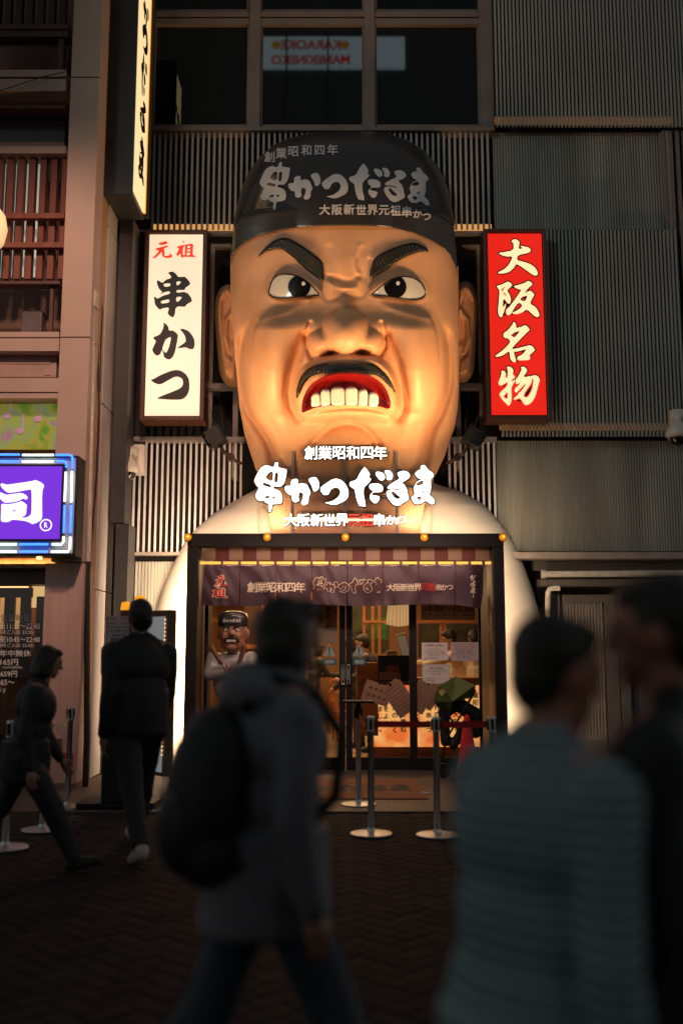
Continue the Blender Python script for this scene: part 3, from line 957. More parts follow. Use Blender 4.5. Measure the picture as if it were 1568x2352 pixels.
# projecting blade sign
BS = thing('projecting_sign', 'tall dark projecting sign with lit side face above the corner column', 'sign', at(290, 450, 11.5))
xa, xb = at(225, 300, 11.55).x, at(311, 300, 11.55).x
zb_, zt2 = at(CXP, 452, 11.55).z, at(CXP, -120, 11.5).z
MB().box(xa, xb, 11.5, 12.22, zb_, zt2).build('sign_case', mat('blade_case', (0.030, 0.030, 0.036), 0.45, var=0.1), BS, bevel=0.01)
MB().box(xb + 0.002, xb + 0.03, 11.52, 12.12, zb_ + 0.06, zt2 - 0.05).build('lit_panel', mat('blade_lit_panel', (0.8, 0.7, 0.5), 0.5, emit=(1.0, 0.72, 0.36), es=0.92, var=0), BS)
MB().box(xb + 0.002, xb + 0.034, 12.125, 12.165, zb_ + 0.06, zt2 - 0.05).build('panel_edge', mat('blade_amber_edge', (0.7, 0.35, 0.05), 0.5, emit=(1.0, 0.38, 0.04), es=0.7, var=0), BS)
MB().box(xb + 0.002, xb + 0.07, 12.17, 12.24, zb_ + 0.03, zt2).box(xa + 0.2, xb - 0.1, 12.22, 12.6, zb_ + 0.25, zb_ + 0.4).build('back_channel', M_black, BS)
# vertical lettering on the side face (reads along the depth axis, near edge at 11.52)
bl_ = MB()


def on_blade(cy, size):
    def f_(u, v):
        return Vector((xb + 0.033, 11.90 + u * size, cy - v * size))
    return f_


LB = {}
zc = [at(CXP, y, 11.9).z for y in (-92, 38, 122, 237, 322, -25)]
for key, cz, ext in (('ka', at(CXP, 35, 11.9).z, 0), ('tsu', at(CXP, 152, 11.9).z, 0), ('da', at(CXP, 282, 11.9).z, 0), ('ru', at(CXP, 441 - 1, 11.9).z + 0.52, 0), ('ma', at(CXP, 350, 11.9).z - 0.0, 0)):
    LB[key] = cz
ORD = [('ka', 30, 108), ('tsu', 108, 214), ('da', 216, 378), ('ru', 380, 500), ('ma', 516, 676)]
for key, n0, n1 in ORD:     # photograph rows of each character on the side face
    loops = LOGO[key]
    v_, f_ = glyph(loops, lambda x, y: (x, y))
    xs, ys = [p_[0] for p_ in v_], [p_[1] for p_ in v_]
    x0, x1, y0, y1 = min(xs), max(xs), min(ys), max(ys)
    za, zz = at(CXP, n0 * K, 11.9).z, at(CXP, n1 * K, 11.9).z
    bl_.add([(xb + 0.036, 11.62 + (a - x0) / (x1 - x0) * 0.36, za + (b - y0) / (y1 - y0) * (zz - za)) for a, b in v_], f_)
bl_.build('side_lettering', M_letterblack, BS)

# neon framed purple sign on the left
NS = thing('neon_sign', 'purple lit sign with blue and white neon tubes at the left edge', 'sign', at(90, 1275, 10.6))
nm_ = MB().pbox(-80, 177, 1046, 1276, 10.62, 10.93)
nm_.build('sign_case', M_black, NS, bevel=0.01)
MB().pbox(-80, 171, 1052, 1271, 10.605, 10.618).build('backing_tray', mat('neon_tray', (0.36, 0.35, 0.39), 0.35, var=0.15, vscale=12), NS)
MB().pbox(-80, 145, 1066, 1243, 10.53, 10.604).build('panel_frame', M_black, NS)


def purple_mat():
    return mat('purple_panel', (0.1, 0.02, 0.4), 0.3, emit=(0.155, 0.028, 0.66), es=0.95, var=0)


MB().pbox(-80, 140, 1071, 1238, 10.52, 10.528).build('lit_panel', purple_mat(), NS)
M_neonw = mat('neon_white_lettering', (0.8, 0.8, 0.8), 0.4, emit=(0.82, 0.93, 0.85), es=0.95, var=0)
glyph_mb(SHI, T_SHI, on_plane(10.515)).build('character', M_neonw, NS)
rg = MB()
rc = at(106, 1206, 10.515)
for r0, r1 in ((0.052, 0.066),):
    vs = []
    for k in range(32):
        a = 2 * math.pi * k / 32
        vs += [(rc.x + r0 * math.cos(a), 10.515, rc.z + r0 * math.sin(a)), (rc.x + r1 * math.cos(a), 10.515, rc.z + r1 * math.sin(a))]
    rg.add(vs, [(2 * k, 2 * k + 1, (2 * k + 3) % 64, (2 * k + 2) % 64) for k in range(32)])
text_px(rg, 'R', 102.5, 109.5, 1200, 1212, on_plane(10.515), 0.02)
rg.build('registered_mark', M_neonw, NS)
M_nb = mat('neon_blue_tube', (0.05, 0.1, 0.6), 0.3, emit=(0.03, 0.16, 1.0), es=3.2, var=0)
M_nw = mat('neon_white_tube', (0.7, 0.8, 0.75), 0.3, emit=(0.80, 1.0, 0.90), es=2.2, var=0)
YN = 10.56


def neon(pts, m_):
    MB().tube([at(x, y, YN) for x, y in pts], 0.012, 8).build('neon_tube', m_, NS, smooth=True)


for pts, m_ in (([(-60, 1040 + 0), (46, 1040)], M_nb), ([(52, 1041), (124, 1041)], M_nw), ([(128, 1041), (160, 1041), (166, 1044), (167, 1050), (167, 1076)], M_nb),
                ([(-60, 1056), (46, 1056)], M_nb), ([(51, 1056), (123, 1056)], M_nw), ([(129, 1055), (146, 1055), (152, 1058), (153, 1064), (153, 1074)], M_nb),
                ([(152, 1084), (149, 1152)], M_nw), ([(166, 1082), (164, 1154)], M_nw), ([(149, 1160), (147, 1224)], M_nb), ([(164, 1160), (162, 1224)], M_nb),
                ([(147, 1232), (146, 1248), (142, 1254), (120, 1254)], M_nw), ([(162, 1233), (161, 1264), (157, 1271), (118, 1271)], M_nw),
                ([(111, 1254), (45, 1254)], M_nb), ([(110, 1271), (45, 1271)], M_nb), ([(39, 1254), (-60, 1254)], M_nw), ([(38, 1271), (-60, 1271)], M_nw)):
    neon([(x, y + 4) if y < 1060 else (x, y - 4) if y > 1245 else (x, y) for x, y in pts], m_)
MB().lathe([(0.03, 0), (0.035, -0.02), (0.02, -0.03)], at(91, 1279, 10.75), 12).build('downlight', mat('downlight_glow', (0.9, 0.6, 0.3), 0.4, emit=(1.0, 0.55, 0.2), es=3.0, var=0), NS)

# flood lamps beside the chin
def flood(label, px, py, Y, yaw, px_arm, dirx):
    root = thing('flood_lamp', label, 'lamp', at(px, py, Y))
    c = at(px, py, Y)
    aim = (Vector((0, 11.9, 5.0)) - c).normalized()
    Mx = Matrix.Translation(c) @ aim.to_track_quat('-Y', 'Z').to_matrix().to_4x4()
    b_ = MB().box(-0.14, 0.14, -0.09, 0.09, -0.10, 0.10, M=Mx)
    for k in range(7):
        b_.box(-0.15, 0.15, 0.095, 0.13, -0.09 + k * 0.028, -0.08 + k * 0.028, M=Mx)
    b_.build('lamp_housing', mat('lamp_housing', (0.005, 0.005, 0.005), 0.5, var=0.2), root, bevel=0.006)
    MB().box(-0.155, 0.155, -0.11, -0.092, -0.115, 0.115, M=Mx).build('lamp_rim', M_black, root, bevel=0.004)
    MB().box(-0.13, 0.13, -0.118, -0.112, -0.09, 0.09, M=Mx).build('lamp_lens', mat('lamp_lens', (0.03, 0.04, 0.04), 0.08, var=0), root)
    a_ = MB().tube([c + Vector((0.06 * dirx, 0, -0.09)), at(px + 22 * dirx, py + 34, Y), at(px_arm, py + 52, Y + 0.25), at(px_arm + 14 * dirx, py + 58, 12.9)], 0.022, 8)
    a_.lathe([(0.05, -0.03), (0.05, 0.03)], at(px + 36 * dirx, py + 44, Y + 0.1), 14, axis='y')
    a_.build('lamp_arm', mat('lamp_arm_brown', (0.05, 0.03, 0.022), 0.5), root)
    MB().tube([c + Vector((0, 0, 0.1)), at(px - 26 * dirx + 6, 900, 12.9)], 0.004, 5).tube([c + Vector((0.1 * dirx, 0, 0.1)), at(px + 10 * dirx, 905, 12.9)], 0.004, 5).build('stay_wire', M_cable, root)
    return root


flood('black flood lamp on an arm beside the white lit sign', 494, 1006, 11.9, R(28), 540, 1)
flood('black flood lamp on an arm beside the red lit sign', 1086, 1006, 11.9, R(-32), 1040, -1)


def dome_cam(label, px, py, Y, side=1):
    root = thing('security_camera', label, 'camera', at(px, py, Y))
    M_cam = mat('camera_white', (0.62, 0.57, 0.52), 0.35, var=0.08)
    MB().pbox(px - 2, px + 46, py - 46, py + 20, 12.72, 12.95).build('junction_box', M_cam, root, bevel=0.012)
    MB().pbox(px + 20, px + 34, py - 36, py + 10, 12.70, 12.718).build('box_cover', mat('camera_cover', (0.48, 0.43, 0.38), 0.4), root, bevel=0.004)
    MB().tube([at(px + 25, py - 25, 12.72), at(px + 24, py - 29, 12.6), at(px + 16, py - 33, 12.5), at(px + 11, py - 28, 12.48), at(px + 10, py - 8, 12.48)], 0.05, 14).build('bracket_pipe', M_cam, root, smooth=True)
    c = at(px + 9, py, 12.48)
    MB().lathe([(0.045, 0.12), (0.06, 0.09), (0.11, 0.03), (0.145, -0.03), (0.15, -0.10), (0.13, -0.115), (0.02, -0.12)], c, 24).build('camera_hood', M_cam, root, smooth=True)
    MB().ell(c + Vector((0, 0, -0.115)), (0.105, 0.105, 0.105), 20, 12).build('camera_dome', mat('camera_dome', (0.01, 0.01, 0.01), 0.05, var=0, spec=0.8), root, smooth=True)
    return root


dome_cam('white dome security camera on the white slats by the corner column', 285, 1066, 12.5)
dome_cam('white dome security camera on the dark slats at the right edge', 1546, 985, 12.5)

# ------------------------------------------------------------------ entrance canopy and glass doors
YF, YG = 11.9, 12.5
EN = thing('shop_entrance', 'black framed glass entrance below the giant head', 'shop entrance', (0, 12.2, 0))
xl_, xr_ = at(425, 1500, YF).x, at(1162, 1500, YF).x
xi, xj = at(451, 1500, YF).x, at(1136, 1500, YF).x
zT, zB = at(CXP, 1225, YF).z, at(CXP, 1256, YF).z
f = MB().box(xl_, xi, YF, YF + 0.14, 0.004, zB - 0.003).box(xj, xr_, YF, YF + 0.14, 0.004, zB - 0.003).box(xl_, xr_, YF, YF + 0.14, zB, zT)
f.box(xl_ + 0.01, xi - 0.02, YF + 0.142, 13.44, 0.004, zB - 0.01).box(xj + 0.02, xr_ - 0.01, YF + 0.142, 13.44, 0.004, zB - 0.01)
f.box(xl_ + 0.01, xr_ - 0.01, YF + 0.142, 13.44, zB + 0.02, zT - 0.02)
f.build('frame', M_black, EN, bevel=0.008)
f = MB().box(xi - 0.018, xi - 0.004, YF + 0.145, YG - 0.06, 0.004, zB - 0.02).box(xj + 0.004, xj + 0.018, YF + 0.145, YG - 0.06, 0.004, zB - 0.02)
f.build_each('side_lining', wood_mat('lining_wood', (0.035, 0.015, 0.008), (0.055, 0.025, 0.012), 0.4, (6, 6, 0.5)), EN)
# striped board above the curtain
sb, sm = MB(), MB()
zv0, zv1 = at(CXP, 1287, 12.2).z, at(CXP, 1250, 12.2).z
n = 21
x0_, x1_ = xi, xj
for k in range(n):
    a = x0_ + (x1_ - x0_) * k / n
    b = x0_ + (x1_ - x0_) * (k + 1) / n
    (sb if k % 2 else sm).box(a, b, 12.2, 12.23, zv0, zv1)
VB = sm.build('striped_board', mat('board_cream', (0.24, 0.155, 0.115), 0.6, var=0.1), EN)
sb.build('red_stripe', mat('board_red', (0.09, 0.014, 0.013), 0.6, var=0.1), VB)
lamp('AREA', 'curtain_light', (0, 11.93, zv0 + 0.02), (0, 12.1, zv0 - 0.35), 4.5, (1.0, 0.66, 0.50), 3.2, 0.03)
lamp('AREA', 'valance_light', (0, 12.12, zv0 + 0.05), (0, 12.2, zv1), 1.0, WARM, 3.3, 0.03)
# amber lenses along the beam
for x in (433, 614, 793, 973, 1153):
    c = at(x, 1235, YF)
    o = MB().lathe([(0.052, 0.0), (0.052, -0.03), (0.046, -0.045)], c, 20, axis='y').build('amber_lamp', mat('lamp_ring_brass', (0.30, 0.14, 0.02), 0.3, metal=0.6), EN, smooth=False)
    MB().lathe([(0.044, -0.045), (0.040, -0.062), (0.025, -0.075), (0.005, -0.08)], c, 20, axis='y').build('amber_lens', mat('amber_lens', (0.6, 0.25, 0.01), 0.08, emit=(1.0, 0.33, 0.01), es=0.55, var=0.5, vscale=30), o, smooth=True)
    MB().ell(c + Vector((0.004, -0.078, 0.004)), (0.012, 0.006, 0.016), 10, 8).build('amber_bulb', mat('amber_bulb', (0.9, 0.6, 0.1), 0.2, emit=(1.0, 0.6, 0.08), es=1.6, var=0), o, smooth=True)
# door frames
zd0 = 0.02
zd1 = zv0 + 0.02
fr = MB()


def vbar(a, b, Y=YG, d=0.06, z0=0.02, z1=None, m=None):
    p0, p1 = at(a, 1550, Y).x, at(b, 1550, Y).x
    (m or fr).box(p0, p1, Y, Y + d, z0, z1 or zd1)


vbar(468, 476)
vbar(1100, 1106)
vbar(940, 957)
z1r = at(CXP, 1740, YG).z
for a, b in ((476, 779), (809, 940), (957, 1100)):
    p0, p1 = at(a, 1550, YG).x, at(b, 1550, YG).x
    fr.box(p0, p1, YG + 0.003, YG + 0.055, 0.02, z1r)
fr.build('glazing_frame', M_black, EN, bevel=0.004)
for a, b, nm in ((476, 779, 0), (957, 1100, 0)):
    p0, p1 = at(a, 1550, YG).x, at(b, 1550, YG).x
    MB().box(p0, p1, YG + 0.025, YG + 0.033, z1r, zd1).build('glass_pane', M_glass, EN)
for a, b, ha in ((779, 793, 787), (794.5, 809, 800)):
    st = MB()
    vbar(a, b, YG - 0.01, 0.06, m=st)
    DO = st.build('door_stile', M_black, EN, bevel=0.003)
    h = MB().pbox(ha - 4.5, ha + 4.5, 1526, 1572, YG - 0.035, YG - 0.012)
    h.build('door_pull', mat('pull_dark', (0.05, 0.045, 0.045), 0.3), DO, bevel=0.008)
    h = MB()
    hp = [at(ha + 4.2 * math.cos(t) * (1 if abs(math.cos(t)) > 0.2 else 1), 1549 + 22 * max(-1, min(1, 1.25 * math.sin(t))), YG - 0.037) for t in np.linspace(0, 2 * math.pi, 26)[:-1]]
    h.tube(hp, 0.004, 6, closed=True)
    h.build('pull_ring', M_steel, DO)
    MB().pbox(ha - 1.5, ha + 1.5, 1536, 1562, YG - 0.0385, YG - 0.0365).build('pull_label', mat('pull_label', (0.3, 0.28, 0.27), 0.5, var=0), DO)
p0, p1 = at(809, 1550, YG).x, at(940, 1550, YG).x
MB().box(p0, p1, YG + 0.025, YG + 0.033, z1r, zd1).build('glass_pane', M_glass, EN)
MB().box(xi, xj, YG - 0.12, YG + 0.3, 0.004, 0.022).build('threshold', mat('threshold_steel', (0.30, 0.24, 0.2), 0.35, metal=0.7), EN)

# ------------------------------------------------------------------ the curtain
NO = thing('noren_curtain', 'dark purple split shop curtain with lettering hanging over the glass doors', 'curtain', at(784, 1292, 12.1))
YC = 12.1
rp = MB().tube([at(455, 1293, YC), at(1132, 1293, YC)], 0.017, 10)
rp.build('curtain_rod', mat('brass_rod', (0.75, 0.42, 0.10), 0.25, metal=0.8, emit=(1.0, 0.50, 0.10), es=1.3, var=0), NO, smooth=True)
EDG = [469, 551, 633, 716, 798, 880, 961, 1045, 1101]


def cl_y(px, py):
    t = (py - 1297) / 95.0
    return YC - 0.012 + 0.022 * math.sin(px * 0.045 + 1.0) * t + 0.012 * math.sin(px * 0.093 + py * 0.03 + 1.3 * math.sin(px * 0.021)) * t + 0.004 * math.sin(px * 0.17 - py * 0.11 + 2 * math.sin(px * 0.05)) + (0.10 * max(0, (px - 1085) / 30.0)) + 0.008 * math.sin(py * 0.07 - px * 0.031 + 1.7 * math.sin(px * 0.037))


M_cloth = mat('purple_cloth', (0.060, 0.027, 0.042), 0.55, var=0.12, bump=0.1, bscale=90)


def on_cloth(off):
    return lambda a, b: at(a, b, cl_y(a, b) - off)


for k in range(8):
    a, b = EDG[k] + 0.7, EDG[k + 1] - 0.7
    if k == 7:
        b = 1110
    nx, ny = 26, 24
    m = MB()
    vs = []
    for j in range(ny + 1):
        t = j / ny
        for i in range(nx + 1):
            s_ = i / nx
            aa = a - (9 * t if k == 0 else 0)
            bb = b - (2.0 * t * (1 - s_) if k == 0 else 0) + (-6 * t * t + 10 * (t > 0.3) * (t - 0.3) * (1 - t) if k == 7 else 0) - (1.2 * t)
            px = aa + (bb - aa) * s_
            py = 1298 + t * (92 + 2.0 * math.sin(k * 1.7 + s_ * 2) + (5 * s_ if k == 7 else 0)) + 1.2 * (1 - t) * abs(math.sin(s_ * math.pi * 2))
            vs.append(at(px, py, cl_y(px, py)))
    m.add(vs, [(j * (nx + 1) + i, j * (nx + 1) + i + 1, (j + 1) * (nx + 1) + i + 1, (j + 1) * (nx + 1) + i) for j in range(ny) for i in range(nx)])
    pn = m.build('curtain_panel', M_cloth, NO, smooth=True)
    lp = MB()
    for q in ((a + b) / 2, b):
        lp.pbox(q - 3, q + 3, 1288, 1302, YC - 0.03, YC + 0.02)
    lp.build_each('hanging_loop', M_cloth, pn)
M_crm = mat('curtain_print_cream', (0.78, 0.66, 0.50), 0.7, var=0)
M_crd = mat('curtain_print_red', (0.55, 0.04, 0.035), 0.7, var=0)
M_cdk = mat('curtain_print_dark', (0.09, 0.03, 0.03), 0.7, var=0)
oc = on_cloth(0.010)
of_ = on_cloth(0.014)


def tf_fit(loops, px0, px1, py0, py1):
    xs = [p_[0] for l in loops for p_ in l]
    ys = [p_[1] for l in loops for p_ in l]
    X0, X1, Y0, Y1 = min(xs), max(xs), min(ys), max(ys)
    return lambda x, y: (px0 + (x - X0) / (X1 - X0) * (px1 - px0), py0 + (y - Y0) / (Y1 - Y0) * (py1 - py0))


for lps, bx_ in ((GEN, (492, 521, 1321, 1347)), (SO, (488, 522, 1347, 1374))):
    glyph_mb(lps, tf_fit(lps, *bx_), oc, 24).build('curtain_print', M_crm, NO)
    glyph_mb(lps, tf_fit(lps, *bx_), of_, 0).build('red_print', M_crd, NO)
m = MB()
for i, ch in enumerate('創業昭和四年'):
    chars_px(m, [(ch, 579 + i * 22.2, 1349)], 25, oc, 0.014)
m.build('curtain_print', M_crm, NO)
allp = [p_ for v_ in LOGO.values() for p_ in v_]
tfl = tf_fit(allp, 719, 877, 1324, 1367)
m, m2 = MB(), MB()
for k_ in LOGO:
    glyph_mb(LOGO[k_], tfl, oc, 16, m)
    glyph_mb(LOGO[k_], tfl, of_, -4, m2)
m.build('curtain_print', M_crm, NO)
m2.build('dark_print', M_cdk, NO)
m = MB()
for i, ch in enumerate('大阪新世界'):
    chars_px(m, [(ch, 896 + i * 15.8, 1349)], 18.5, oc, 0.014)
m.build('curtain_print', M_crm, NO)
m = MB()
for i, ch in enumerate('串かつ'):
    chars_px(m, [(ch, 1007 + i * 13, 1349)], 16, oc, 0.014)
m.build('curtain_print', M_crm, NO)
m = chars_px(MB(), [('元', 975, 1348), ('祖', 991, 1348)], 19, of_, 0.02)
m.build('red_print', M_crd, NO)
m = MB()
for y_, k_ in ((1327, 'da'), (1341, 'ru'), (1355, 'ma')):
    glyph_mb(LOGO[k_], tf_fit(LOGO[k_], 1079, 1092, y_ - 7, y_ + 7), oc, 0, m)
m.add([oc(1085, 1363), oc(1088, 1363), oc(1087, 1373), oc(1085, 1373)], [(0, 1, 2, 3)])
m.build('curtain_print', M_crm, NO)

# ------------------------------------------------------------------ lit letters standing on the canopy
LS = thing('lit_letter_sign', 'glowing white brush lettering on a steel rack in front of the chin', 'sign', at(790, 1225, 11.93))
M_glow = mat('glowing_letters', (0.9, 0.9, 0.88), 0.4, emit=(1.0, 0.97, 0.90), es=2.0, var=0)
M_glowr = mat('glowing_red_letters', (0.7, 0.05, 0.04), 0.4, emit=(1.0, 0.04, 0.02), es=0.95, var=0)
M_can = mat('letter_return', (0.06, 0.04, 0.035), 0.4, var=0)
u2 = lambda x, y: (489.2 + 0.4080 * x, 689.9 + 0.4080 * y)
fr = MB()
M_rack = mat('rack_steel', (0.30, 0.27, 0.27), 0.35, metal=0.3, var=0.1)
for x in (447, 740, 1033):
    a, b = u2(x - 8, 850), u2(x + 8, 1312)
    fr.pbox(a[0], b[0], a[1], 1226, 11.965, 12.0)
for x0, x1, y in ((440, 1040, 856), (415, 440, 955), (285, 1200, 1046), (330, 440, 1046), (856, 1130, 1112), (440, 1040, 1240)):
    a, b = u2(x0, y - 6), u2(x1, y + 6)
    fr.pbox(a[0], b[0], a[1], b[1], 12.003, 12.03)
fr.build('letter_rack', M_rack, LS)


def lit_letter(mb, M_face, wide):
    back = solid(wide, 0.035)
    for i in range(len(back.v)):
        x, y, z = back.v[i]
        back.v[i] = (x, y + 0.003, z)
    n = link(back.mesh('letter'), 'letter', M_can, LS)
    mb.build('letter_face', M_face, n)


for k_ in LOGO:
    lit_letter(glyph_mb(LOGO[k_], T_LOGO, on_plane(11.925), -4), M_glow, glyph_mb(LOGO[k_], T_LOGO, on_plane(11.925), 13))
for i, ch in enumerate('創業昭和四年'):
    x = (550, 630, 708, 785, 865, 940)[i]
    c = u2(x, 858)
    lit_letter(chars_px(MB(), [(ch, c[0], c[1])], 33, on_plane(11.925), 0.014), M_glow, chars_px(MB(), [(ch, c[0], c[1])], 33, on_plane(11.925), 0.085))
for i, ch in enumerate('大阪新世界元祖串かつ'):
    x = (438, 510, 585, 655, 725, 792, 868, 935, 1003, 1060)[i]
    c = u2(x, 1236)
    lit_letter(chars_px(MB(), [(ch, c[0], c[1])], 31 if i < 8 else 25, on_plane(11.925), 0.014), M_glowr if ch in '元祖' else M_glow, chars_px(MB(), [(ch, c[0], c[1])], 31 if i < 8 else 25, on_plane(11.925), 0.085))
# ------------------------------------------------------------------ the giant head
def pdist(px, py, pts, closed=False):
    d = np.full(np.shape(px), 1e9)
    n = len(pts)
    for i in range(n if closed else n - 1):
        ax, ay = pts[i]
        bx, by = pts[(i + 1) % n]
        vx, vy = bx - ax, by - ay
        t = np.clip(((px - ax) * vx + (py - ay) * vy) / (vx * vx + vy * vy + 1e-9), 0, 1)
        d = np.minimum(d, np.hypot(px - ax - t * vx, py - ay - t * vy))
    return d


def sdf(px, py, pts):
    """distance to a closed outline, positive inside"""
    d = pdist(px, py, pts, True)
    ins = np.zeros(np.shape(px), bool)
    n = len(pts)
    for i in range(n):
        ax, ay = pts[i]
        bx, by = pts[(i + 1) % n]
        c = ((ay > py) != (by > py)) & (px < (bx - ax) * (py - ay) / (by - ay + 1e-12) + ax)
        ins ^= c
    return np.where(ins, d, -d)


def sst(a, b, x):
    t = np.clip((x - a) / (b - a), 0, 1)
    return t * t * (3 - 2 * t)


def smax(a, b, k):
    h = np.clip(0.5 + 0.5 * (a - b) / k, 0, 1)
    return b + (a - b) * h + k * h * (1 - h)


def interp(tab, y):
    t = np.array(tab)
    return np.interp(y, t[:, 0], t[:, 1])


U1 = lambda s: [(489.2 + 0.408 * x, 288.5 + 0.408 * y) for x, y in P(s)]
U2 = lambda s: [(489.2 + 0.408 * x, 689.9 + 0.408 * y) for x, y in P(s)]
HL = [(480, 540), (520, 532), (600, 529), (700, 530), (800, 537), (880, 545), (930, 549), (1000, 562), (1050, 578), (1081, 589), (1110, 600), (1150, 612), (1240, 625)]
HR = [(480, 1042), (520, 1049), (600, 1052), (700, 1053), (800, 1054), (880, 1054), (930, 1051), (975, 1046), (1049, 1020), (1098, 996), (1130, 985), (1160, 975), (1240, 960)]
EYE_L = chaikin(U1("312 945 318 915 326 888 340 862 362 845 395 836 440 838 485 850 530 878 575 922 602 955 560 958 500 962 440 968 380 973 335 965"))
EYE_R = chaikin(U1("888 950 910 935 940 908 972 884 1005 866 1040 853 1085 849 1130 858 1165 880 1188 912 1198 945 1185 965 1160 976 1110 981 1060 974 1000 962 940 956"))
MOUTH = chaikin(U2("507 632 505 590 512 550 530 510 558 475 600 445 655 424 720 415 800 415 860 424 910 444 950 475 978 520 992 570 988 606 968 606 930 594 870 588 800 584 730 584 650 590 580 600 540 616"))
MUZ = chaikin([(590, 715), (568, 760), (560, 820), (560, 880), (574, 940), (604, 982), (628, 1018), (646, 1085), (660, 1140), (940, 1140), (962, 1085), (978, 990), (1005, 945), (1022, 890), (1024, 820), (1014, 750), (990, 700), (900, 690), (790, 690), (680, 695)])
LIPS = chaikin(U2("440 600 448 520 468 440 505 380 570 330 660 300 760 296 870 302 950 330 1010 390 1045 470 1062 560 1066 650 1010 640 940 615 860 600 740 598 620 612 540 640 480 665"))
CHIN = chaikin(U2("545 830 590 775 650 725 710 702 770 698 840 720 900 775 940 840 950 920 920 1000 860 1060 770 1085 680 1070 600 1020 555 930"))
CREASE = U2("530 850 565 800 610 755 660 720 720 698 780 696 840 716 890 758 930 810 955 860")
NASOL_L = [(700, 775), (688, 800), (676, 830), (668, 865), (664, 900), (668, 935), (684, 962)]
NASOL_R = [(882, 775), (893, 800), (906, 830), (916, 865), (922, 900), (924, 935), (914, 960)]


def eyeish(px, py):
    return np.maximum(sdf(px, py, EYE_L), sdf(px, py, EYE_R))


